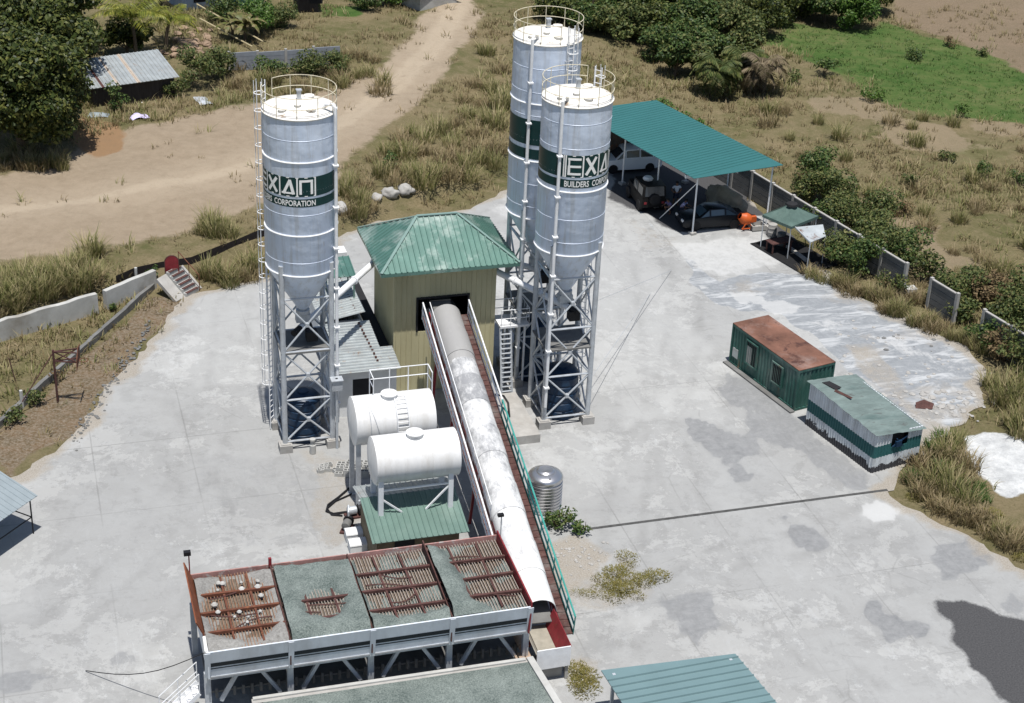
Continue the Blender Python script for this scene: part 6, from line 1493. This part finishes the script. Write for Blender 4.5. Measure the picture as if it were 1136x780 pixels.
# coconut palms
def palm(name, label, x, y, h, fl, nf, m_, seed, droop=1.0, dead=0, cat='palm', trunk=.14, group=None, lw=.095):
    r = random.Random(seed); t = thing(name, label, cat, x, y, hz(x, y) - .05, 0, group)
    lean = (r.uniform(-.4, .4), r.uniform(-.4, .4)); MB().tube([(0, 0, -.2), (lean[0] * .3, lean[1] * .3, h * .5), (lean[0], lean[1], h)], [trunk * 1.3, trunk, trunk * .8], 8).build('trunk', M_bark, t, True)
    for k in range(nf):
        az = 2 * PI * k / nf * 1.0 + r.uniform(-.25, .25); el = r.uniform(.25, 1.35) if lw < .1 else r.uniform(-.5, 1.5); L = fl * r.uniform(.8, 1.15); V = []; F = []; pts = []
        px_, pz = 0.0, 0.0; ang = el; n = 14
        for i in range(n + 1):
            pts.append((px_, pz)); ang -= droop * (1.9 / n) * (.4 + i / n); px_ += math.cos(ang) * L / n; pz += math.sin(ang) * L / n
        ca2, sa2 = math.cos(az), math.sin(az)
        def W_(q, s, dz=0): return (lean[0] + q[0] * ca2 - s * sa2, lean[1] + q[0] * sa2 + s * ca2, h + q[1] + dz)
        mb = MB(); mb.tube([W_(p, 0) for p in pts], [.045 * (1 - i / (n + 2)) for i in range(n + 1)], 5)
        for i in range(1, n + 1):
            for sub in (0, .5):
                j = min(i, n); p = pts[j]; p2 = (p[0] - (pts[j][0] - pts[j - 1][0]) * sub, p[1] - (pts[j][1] - pts[j - 1][1]) * sub); ll = fl * .30 * math.sin(PI * min(1, (i - sub) / (n + .5)) ** .75) + .06
                for s in (-1, 1):
                    a = W_(p2, 0); q = (p2[0] + ll * .45, p2[1]); b = W_(q, s * ll * .8, -ll * .35 * r.uniform(.7, 1.5)); mid = [(a[c] + b[c]) / 2 for c in range(3)]; mid[2] += ll * .08
                    o = len(mb.v); dx = lw * .5; mb.v += [a, (mid[0] + ca2 * dx, mid[1] + sa2 * dx, mid[2]), b, (mid[0] - ca2 * dx, mid[1] - sa2 * dx, mid[2])]; mb.f.append((o, o + 1, o + 2, o + 3))
        mb.build('frond', m_, t)
    return t
M_frond = leafmat('palm fronds', [(.07, .10, .015), (.14, .17, .025), (.24, .25, .04), (.34, .32, .07)], .45, .35)
M_dryfr = leafmat('dry fronds', [(.10, .075, .045), (.17, .135, .085), (.25, .20, .13), (.09, .09, .03)], .8, .2)
g = gg(152, 68); palm('coconut_palm', 'coconut palm with yellow green fronds directly behind the hut', g.x, g.y, 3.6, 3.4, 15, M_frond, 1, .95)
g = gg(184, 52); palm('coconut_palm', 'smaller coconut palm right of the hut with drooping fronds', g.x, g.y, 2.3, 2.7, 13, M_frond, 2, 1.0)
g = gg(178, 10); palm('coconut_palm', 'coconut palm cut by the top edge behind the smaller palm', g.x, g.y, 3.0, 3.0, 13, M_frond, 3, 1.0)
# banana plants: broad ragged leaves
def banana(label, x, y, h, m_, seed, n=13, group=None, name='banana_plant'):
    r = random.Random(seed); t = thing(name, label, 'banana plant', x, y, hz(x, y) - .05, 0, group)
    MB().tube([(0, 0, -.1), (.05, 0, h * .55)], [.14, .1], 8).build('stem', M_bark, t, True)
    for k in range(n):
        az = 2 * PI * k / n + r.uniform(-.3, .3); L = h * r.uniform(.5, .75); ang = r.uniform(1.0, 1.5); px_, pz = 0, h * .4; mb = MB(); rows = []; ns = 9
        for i in range(ns + 1):
            wd = .22 * h * .35 * math.sin(PI * min(1, (i + .6) / (ns + .8))); rows.append((px_, pz, wd * r.uniform(.75, 1.1))); ang -= .22 * r.uniform(.6, 1.5); px_ += math.cos(ang) * L / ns; pz += math.sin(ang) * L / ns
        c2, s2 = math.cos(az), math.sin(az)
        for s in (-1, 1):
            for i in range(ns):
                (x0, z0, w0), (x1, z1, w1) = rows[i], rows[i + 1]
                def Q(xx, ww, zz): return (xx * c2 - s * ww * s2, xx * s2 + s * ww * c2, zz)
                mb.add([Q(x0, 0, z0), Q(x1, 0, z1), Q(x1 + .05, w1, z1 - w1 * .35), Q(x0 + .05, w0, z0 - w0 * .35)], [(0, 1, 2, 3)])
        mb.build('leaf_blade', m_, t)
M_ban = leafmat('banana leaves', [(.10, .10, .03), (.18, .16, .06), (.24, .2, .1), (.1, .13, .03)], .5, .3)
for k, (x, y, h, lab) in enumerate(((258, 44, 3.2, 'tall yellowing banana plant left of its twin, beyond the grey fence'), (272, 46, 3.4, 'tallest yellowing banana plant in the middle of the clump beyond the fence'), (284, 40, 2.8, 'lower yellow green banana plant at the right of the clump'))):
    g = gg(x, y); banana(lab, g.x, g.y, h, M_ban, k)
for k, (x, y, h, lab) in enumerate(((790, 108, 3.6, 'left shaggy green palm above the teal shed roof'), (846, 104, 3.6, 'dry straw coloured drooping palm above the teal shed roof'), (818, 92, 3.0, 'grey green drooping palm between the shaggy and the dry palm'))):
    g = gg(x, y); palm('dry_palm', lab, g.x, g.y, h * .6, 2.6, 32, M_dryfr if k == 1 else LM['olive'], 20 + k, 1.45, lw=.13, trunk=.24)
# trees along the top edge
TT = [(640, 18, 5.5, 2.8, 'dark', 'dark tree at the top edge left of all others beyond the silo pair'), (672, 26, 5.0, 2.6, 'dark', 'second dark tree from the left beyond the silo pair'), (705, 22, 5.5, 2.8, 'mid', 'green tree in the row at the top edge above the teal roof'),
      (735, 30, 5, 2.6, 'dark', 'dark rounded tree in the row above the teal roof'), (748, 84, 4.2, 1.9, 'mid', 'feathery green tree standing forward of the row, left of the palms'), (772, 52, 5.0, 2.5, 'mid', 'feathery tree behind the shaggy green palm'), (800, 34, 5.2, 2.6, 'olive', 'greyish olive tree at the top behind the palms'),
      (832, 62, 3.6, 1.9, 'olive', 'small olive tree just left of the bright green field'), (768, 14, 5, 2.8, 'dark', 'dark tree touching the top edge, middle of the row'), (850, 16, 5.0, 2.6, 'dark', 'dark tree at the top edge above the bright green field'), (884, 18, 5.2, 2.5, 'dark', 'leftmost glossy dark tree of the dense clump above the green field'),
      (915, 24, 5.0, 2.4, 'mid', 'middle tree of the dense clump above the green field'), (946, 30, 4.6, 2.3, 'bright', 'bright green front tree of the dense clump above the field'), (968, 14, 5.0, 2.4, 'dark', 'rightmost dark tree of the dense clump above the field')]
for k, (x, y, h, R, kd, lab) in enumerate(TT): tpx(x, y, 'field_tree', lab, h, R, kd, 200 + k, nl=30, dens_=330, size=.28, base=.0)
EX = [(622, 26, 4.5, 2.6), (658, 34, 3.6, 2.4), (690, 42, 3.8, 2.5), (718, 44, 3.8, 2.4), (758, 66, 3.6, 2.2), (786, 70, 3.4, 2.0), (812, 50, 4.4, 2.4), (838, 40, 4.2, 2.4), (862, 28, 4.4, 2.4), (742, 50, 4.2, 2.4), (776, 84, 3.0, 1.8), (820, 84, 2.6, 1.6), (730, 66, 3.2, 1.9), (900, 8, 5, 2.6), (930, 8, 5, 2.6), (830, 8, 5, 2.8), (795, 6, 5, 2.8), (690, 6, 5, 2.8)]
for k, (x, y, h, R) in enumerate(EX): tpx(x, y, 'field_tree', 'bushy tree of the thicket between the silo pair and the green field', h, R, ('mid', 'mid', 'olive', 'dark')[k % 4] if y > 30 else 'dark', 500 + k, group='thicket along the top edge', nl=24, dens_=330, size=.27, base=.0)
SHR = [(1000, 300, 3.0, 1.7, 'mid', 'green shrub leaning over the gap in the fence'), (1066, 352, 1.6, 1.2, 'brown', 'dry brown shrub at the foot of the broken fence bay'), (1092, 384, 1.8, 1.3, 'mid', 'dark green shrub before the last fence bay'), (900, 224, 2.4, 1.6, 'mid', 'green shrub behind the fence just above the gazebo cap'), (918, 258, 2.8, 1.6, 'mid', 'green shrub behind the lean-to sheet and the fence'), (940, 262, 3.0, 1.9, 'mid', 'broad green shrub in front of the fence between gazebo and missing panel'), (968, 282, 2.8, 1.8, 'olive', 'olive green shrub hanging over the fence just left of the missing panel'), (1078, 330, 2.4, 1.4, 'olive', 'olive shrub behind the last broken fence bay'), (1108, 398, 2.0, 1.4, 'brown', 'brown dry shrub at the fence foot beside the leafy right edge shrub'),
       (735, 140, 2.4, 1.4, 'bright', 'bright green shrub behind the far left edge of the teal roof'), (760, 150, 2.2, 1.3, 'bright', 'bright green shrub peeping over the middle of the teal roof edge'), (785, 166, 2.0, 1.3, 'bright', 'lowest bright green shrub behind the teal roof edge'),
       (908, 208, 3.0, 2.0, 'mid', 'leafy shrub behind the gazebo, uppermost along the fence'), (930, 228, 3.2, 2.1, 'mid', 'tall shrub behind the fence, right above the gazebo'), (960, 252, 3.4, 2.1, 'olive', 'olive shrub behind the fence right of the gazebo'), (925, 290, 2.6, 1.5, 'mid', 'green shrub overhanging the lean-to sheet by the gazebo'), (950, 306, 2.8, 1.7, 'mid', 'dense green shrub in front of the fence, right of the lean-to'),
       (978, 300, 3.2, 1.9, 'mid', 'dense shrub reaching over the fence left of its missing panel'), (992, 326, 1.8, 1.1, 'olive', 'low olive shrub left of the concrete block at the fence'), (1046, 336, 2.6, 1.3, 'olive', 'olive shrub growing between the two broken fence bays'), (1028, 314, 2.4, 1.2, 'olive', 'olive shrub directly behind the broken fence bay'),
       (1118, 372, 3.4, 2.0, 'mid', 'large leafy shrub at the right edge above the rubble'), (1138, 352, 3.4, 2.1, 'olive', 'tall olive shrub cut by the right edge'), (1132, 408, 2.6, 1.7, 'mid', 'low leafy shrub at the right edge nearest the slurry'), (1096, 340, 2.4, 1.5, 'brown', 'brown dry shrub behind the last fence bay'),
       (215, 96, 3.4, 2.0, 'olive', 'olive shrub at the right end of the tin roof hut'), (236, 86, 3.0, 1.9, 'olive', 'broad olive shrub left of the grey fence'), (128, 122, 2.2, 1.1, 'mid', 'green shrub right before the hut wall'), (196, 108, 1.8, 1.1, 'olive', 'low olive shrub before the right end of the hut'), (172, 104, 1.2, .8, 'bright', 'small yellow green shrub before the hut wall'),
       (288, 36, 3.0, 2.0, 'bright', 'green shrub right of the banana plants'), (310, 30, 2.6, 1.8, 'olive', 'pale shrub between banana plants and wooden hut'), (246, 20, 2.6, 1.8, 'mid', 'green shrub left of the banana plants near the houses'), (300, 84, 1.6, 1.4, 'mid', 'low green shrub at the foot of the grey fence'), (340, 82, 2.0, 1.6, 'olive', 'olive shrub at the middle of the grey fence foot'), (372, 80, 2.0, 1.6, 'olive', 'olive shrub at the right end of the grey fence'), (404, 10, 2.2, 1.8, 'mid', 'green shrub by the small lawn at the top edge'), (428, 6, 2.2, 1.7, 'bright', 'bright shrub at the top edge left of the pale shed'),
       (432, 316 - 130, 1.3, .9, 'mid', 'dark green bushy weed among the tall grass behind the building'), (622, 588, 1.25, .95, 'mid', 'leafy shrub beside the stainless tank'), (646, 592, .7, .6, 'mid', 'small leafy weed right of the shrub by the stainless tank'), (610, 582, .9, .6, 'mid', 'weed squeezed between stainless tank and conveyor'),
       (169, 312, 1.2, .55, 'mid', 'small shrub at the end of the short retaining wall'), (124, 346, .8, .45, 'mid', 'tiny shrub in the gap between the two retaining walls'), (38, 448, 1.2, .8, 'olive', 'weedy shrub left of the basketball hoop'), (15, 468, 1.0, .9, 'olive', 'weedy shrub at the left edge below the hoop'), (62, 424, .9, .45, 'brown', 'dry vine wrapped round the hoop post'),
       (1016, 66, 1.4, 1.1, 'mid', 'dark bush in the bright green field, near its upper edge'), (1052, 52, 1.2, .8, 'brown', 'bare twiggy bush at the top edge of the green field'), (968, 112, 1.2, 1.0, 'bright', 'bush at the lower edge of the green field'), (1090, 62, .8, .7, 'olive', 'low bush at the edge of the purple brown field'),
       (1068, 130, 1.2, .9, 'bright', 'bush at the lower middle edge of the green field'), (914, 84, 1.8, 1.2, 'mid', 'bush right of the dry straw coloured palm'), (880, 92, 1.3, 1.0, 'olive', 'low bush beside the dry straw coloured palm'), (1086, 196, 1.3, 1.0, 'mid', 'dark bush in the dry field at far right'), (1128, 206, 1.3, 1.0, 'mid', 'dark bush cut by the right edge in the dry field'), (1050, 178, 1.0, .8, 'olive', 'low olive bush in the dry field on the right'), (1010, 205, 1.0, .8, 'olive', 'olive bush in the dry field above the fence'), (1000, 238, 1.1, .8, 'brown', 'brown bush in the dry field above the fence')]
for k, (x, y, h, R, kd, lab) in enumerate(SHR):
    if x > 895 and 200 < y < 420 and R > 1.15: R *= 1.08; h *= 1.0; kd = 'olive' if k % 2 else kd
    sm = R < 1.2; tpx(x, y, 'shrub', lab, h, R, kd, 300 + k, nl=8 if sm else 14, dens_=560 if sm else 430, size=.17 if sm else .2, base=.02, cat='shrub', trunk=.05)

# grasses
def blades(n, R, h0, h1, r, lean=.5, wd=.035, segs=2):
    a = r.uniform(0, 2 * PI, n); rr = R * np.sqrt(r.uniform(0, 1, n)); bx, by = rr * np.cos(a), rr * np.sin(a)
    h = r.uniform(h0, h1, n) * (1 - .35 * (rr / max(R, 1e-6)) ** 2); az = a + r.normal(0, .9, n); ln = lean * r.uniform(.3, 1.3, n) * h
    dx, dy = np.cos(az), np.sin(az); sx, sy = -dy * wd / 2, dx * wd / 2
    def P(f, w_): return [np.stack([bx + dx * ln * f ** 1.8 + s * sx * w_, by + dy * ln * f ** 1.8 + s * sy * w_, h * (f - .22 * lean * f * f)], 1) for s in (-1, 1)]
    lv = [P(0, 1), P(.55, .9), P(1, .15)]
    V = np.stack([lv[0][0], lv[0][1], lv[1][0], lv[1][1], lv[2][0], lv[2][1]], 1); V = V.reshape(-1, 3)
    i = np.arange(n)[:, None] * 6; F = np.concatenate([i + np.array([0, 1, 3, 2]), i + np.array([2, 3, 5, 4])], 0); return V, F
GM = {'green': leafmat('green tall grass', [(.10, .115, .035), (.19, .20, .065), (.29, .27, .12), (.42, .35, .20), (.32, .27, .14)], .6, .35),
      'straw': leafmat('straw tall grass', [(.28, .22, .125), (.22, .17, .085), (.40, .32, .20), (.17, .16, .065), (.25, .19, .105)], .75, .35),
      'lush': leafmat('lush grass', [(.035, .08, .016), (.06, .115, .024), (.09, .14, .035), (.14, .16, .06)], .55, .3),
      'gold': leafmat('golden weed', [(.17, .145, .035), (.24, .20, .06), (.12, .125, .03), (.20, .17, .05)], .7, .25)}
protos = {}
def clump_mesh(kind, v):
    if (kind, v) in protos: return protos[kind, v]
    r = np.random.default_rng(900 + v); prm = {'green': (150, .55, .7, 1.55, .55), 'straw': (130, .6, .45, 1.2, .7), 'lush': (150, .6, .3, .75, .7), 'gold': (420, .5, .04, .18, .9)}[kind]
    V, F = blades(prm[0], prm[1], prm[2], prm[3], r, prm[4], .04 if kind != 'gold' else .03); me = npmesh(kind + '_clump', V, F); me.materials.append(GM[kind]); protos[kind, v] = me; return me
nc = [0]
def clump(px, py, kind, s, label, group, jit=0):
    g = gg(px + rnd.uniform(-jit, jit), py + rnd.uniform(-jit, jit) * .5); o = bpy.data.objects.new('grass_clump', clump_mesh(kind, nc[0] % 4)); nc[0] += 1; COL.objects.link(o)
    o.location = g - Vector((0, 0, .05)); o.rotation_euler = (0, 0, rnd.uniform(0, 6)); k = s * rnd.uniform(.8, 1.2); o.scale = (k * rnd.uniform(.9, 1.2), k * rnd.uniform(.9, 1.2), k * rnd.uniform(.9, 1.1)); return tag(o, label, 'grass clump', group)
for k in range(34): 
    f = k / 33; clump(-5 + 112 * f, 336 - 40 * f + rnd.uniform(-18, 18), 'green' if k % 5 else 'straw', 1.15, 'tall green and straw grass clump on the bank above the long retaining wall', 'tall grass above the left retaining wall')
for x, y in ((226, 258), (238, 262), (247, 256), (234, 250), (256, 262)): clump(x, y, 'green', 1.05, 'green grass clump by itself on the dirt beside the road, above the steps', 'grass clumps above the steps')
for k in range(12): clump(228 + k * 5.6, 318 - k * 1.2 + rnd.uniform(-12, 6), 'green' if k % 3 else 'straw', 1.0, 'grass clump at the yard edge between steps and left silo', 'grass between the steps and the left silo')
for k in range(15): clump(2 + rnd.uniform(0, 70), 190 - rnd.uniform(0, 20) + 0, 'straw' if k % 2 else 'green', .95, 'grass clump at the foot of the large dark tree', 'grass under the large dark tree')
MID = [(384, 216), (392, 222), (400, 226), (384, 236), (396, 240), (408, 232), (388, 205), (405, 208), (424, 196), (437, 188), (448, 176), (446, 160), (456, 150), (462, 170), (470, 158), (478, 170), (486, 150), (492, 178), (500, 162), (508, 172), (516, 186), (524, 164), (532, 180), (540, 170), (548, 186), (552, 168), (456, 196), (470, 190), (484, 196), (500, 198), (520, 200), (440, 204), (470, 206), (415, 178), (428, 172), (505, 140), (520, 130), (535, 118), (548, 140), (530, 150), (545, 100), (555, 80), (540, 60), (525, 95), (556, 120), (512, 112)]
for k, (x, y) in enumerate(MID): clump(x, y, 'straw' if k % 2 else 'green', 1.0 + .15 * (k % 3), 'tall green straw grass clump between the dirt road and the silo pair', 'grass clumps behind the building')
for k in range(26): clump(rnd.uniform(255, 450), rnd.uniform(62, 104), 'straw' if k % 3 else 'green', 1.1, 'tall straw coloured grass clump at the foot of the grey fence', 'tall grass by the grey fence')
RG = [(1035, 498), (1048, 506), (1060, 512), (1040, 520), (1052, 530), (1066, 538), (1078, 545), (1056, 548), (1070, 560), (1085, 572), (1096, 584), (1110, 596), (1122, 608), (1134, 618), (1030, 512), (1046, 486), (1060, 494), (1072, 520), (1088, 556), (1100, 570), (1020, 520), (1012, 532), (1034, 538)]
for k, (x, y) in enumerate(RG): clump(x, y, ('lush', 'green', 'straw')[k % 3] if y < 560 else ('straw', 'gold', 'green')[k % 3], 1.0, 'grass clump on the strip between the shack, the yard edge and the white slurry', 'grass strip beside the white slurry')
for k, (x, y) in enumerate(((1110, 446), (1122, 452), (1132, 440), (1126, 472), (1134, 482), (1098, 428), (1138, 466), (1118, 436))): clump(x, y, 'green', 1.15, 'bright tall grass clump at the right edge above the white slurry', 'grass above the white slurry')
for k in range(20): clump(rnd.gauss(700, 18), rnd.gauss(648, 9), 'gold', 1.0, 'low golden weed tuft in the patch on the concrete right of the conveyor', 'golden weeds right of the conveyor')
for k in range(5): clump(rnd.gauss(690, 7), rnd.gauss(622, 4), 'gold', .8, 'low golden weed tuft in the patch on the concrete right of the conveyor', 'golden weeds right of the conveyor')
for k in range(10): clump(635 + k * 6, 655 + rnd.uniform(-6, 6), 'gold', .7, 'low golden weed tuft in the patch on the concrete right of the conveyor', 'golden weeds right of the conveyor')
for k in range(9): clump(rnd.gauss(643, 6), 742 + k * 3, 'gold', 1.15, 'golden green weed tuft beside the feed hopper at the bottom', 'weeds beside the feed hopper')
for k in range(10): clump(rnd.uniform(975, 1020), rnd.uniform(318, 335), 'straw', .9, 'straw grass clump at the fence foot near the concrete block', 'grass at the broken fence')

rr_ = random.Random(77)
for k in range(90):
    x, y = rr_.uniform(850, 1150), rr_.uniform(120, 330)
    if y > 175 + (x - 850) * .62 or y < 60 + (x - 850) * .35: continue
    clump(x, y, ('straw', 'green', 'straw')[k % 3], rr_.uniform(.7, 1.15), 'tall straw or green grass clump standing in the dry field beyond the right fence', 'grass clumps in the field beyond the right fence')
for k in range(40):
    f = rr_.random(); clump(892 + 205 * f, 303 + 92 * f + rr_.uniform(-8, 3), ('straw', 'green')[k % 2], .8, 'scrubby grass clump along the foot of the right fence', 'scrubby grass at the foot of the right fence')
for k in range(22):
    clump(1010 + 126 * k / 22, 548 + 62 * k / 22 + rr_.uniform(-14, 6), ('straw', 'gold', 'straw')[k % 3], .8, 'straw grass clump at the lower right yard edge', 'straw grass along the lower right yard edge')
# field grass: what nobody could count
def scatter(name, label, n, dens_f, kindf, seed, nb, Rr, h0, h1, m_, wd=.05, lean=.7):
    r = np.random.default_rng(seed); X = r.uniform(-70, 75, n * 6); Y = r.uniform(72, 182, n * 6)
    lim = np.abs(X) < Y * .36 + 6; X, Y = X[lim], Y[lim]
    p = dens_f(X, Y); k = r.uniform(0, 1, len(X)) < p; X, Y = X[k][:n], Y[k][:n]; Z = height(X, Y) - .06; m_n = len(X)
    V, F = blades(nb * m_n, Rr, h0, h1, r, lean, wd); sc = np.repeat(r.uniform(.6, 1.35, m_n), nb * 6)[:, None]; base = np.repeat(np.stack([X, Y, Z], 1), nb * 6, 0)
    o = link(name, npmesh(name, V * sc + base, F), m_); return tag(o, label, 'grass', kind='stuff')
YARDW = YP
def open_(X, Y):
    e = np.clip(-sdist(YARDW, X, Y) / .8, 0, 1); rd = mask(ROAD, X, Y, 1.2, 1.2, .35, 1); gr = mask(GREENF, X, Y, 1.5, 1.5, .5, 2); return e, rd, gr
def patchy(X, Y, s, seed): return np.clip(.5 + .9 * wob(X, Y, s, 1.6, seed), 0, 1)
shed_x = [shl(0, 0), shl(14, -.6), shl(12.6, -6.9), shl(-1.6, -6.6)]
def d_straw(X, Y):
    e, rd, gr = open_(X, Y); b = np.maximum.reduce([mask(p, X, Y, 1.5, 1.6, .6, 5 + k) for k, p in enumerate(BARE)]); pu = mask(PURPLE, X, Y, 2, 2, .3, 20); sl_ = mask(SLURRY, X, Y, .4, .5, 1.1, 22)
    sh = sdist(np.array(shed_x), X, Y) > 0; li = mask(LITTER, X, Y, .5, .5, .9, 21)
    return e * (1 - .97 * rd) * (1 - gr) * (1 - .35 * b) * (1 - .7 * pu) * (1 - sl_) * ~sh * (1 - .7 * li) * (.12 + .88 * patchy(X, Y, .35, 77))
scatter('dry_grass', 'dry straw coloured grass covering the fields around the yard', 12000, d_straw, None, 5, 11, .35, .15, .6, GM['straw'])
def d_green(X, Y):
    return d_straw(X, Y) * np.clip(patchy(X, Y, .22, 99) * 1.8 - .7, 0, 1)
scatter('green_grass', 'dull green grass patches scattered through the dry fields', 5200, d_green, None, 6, 12, .4, .25, .85, GM['green'])
scatter('field_crop', 'bright green low growth of the field at upper right', 6000, lambda X, Y: open_(X, Y)[2] * np.clip(-sdist(YARDW, X, Y), 0, 1), None, 7, 7, .35, .1, .32, GM['lush'])
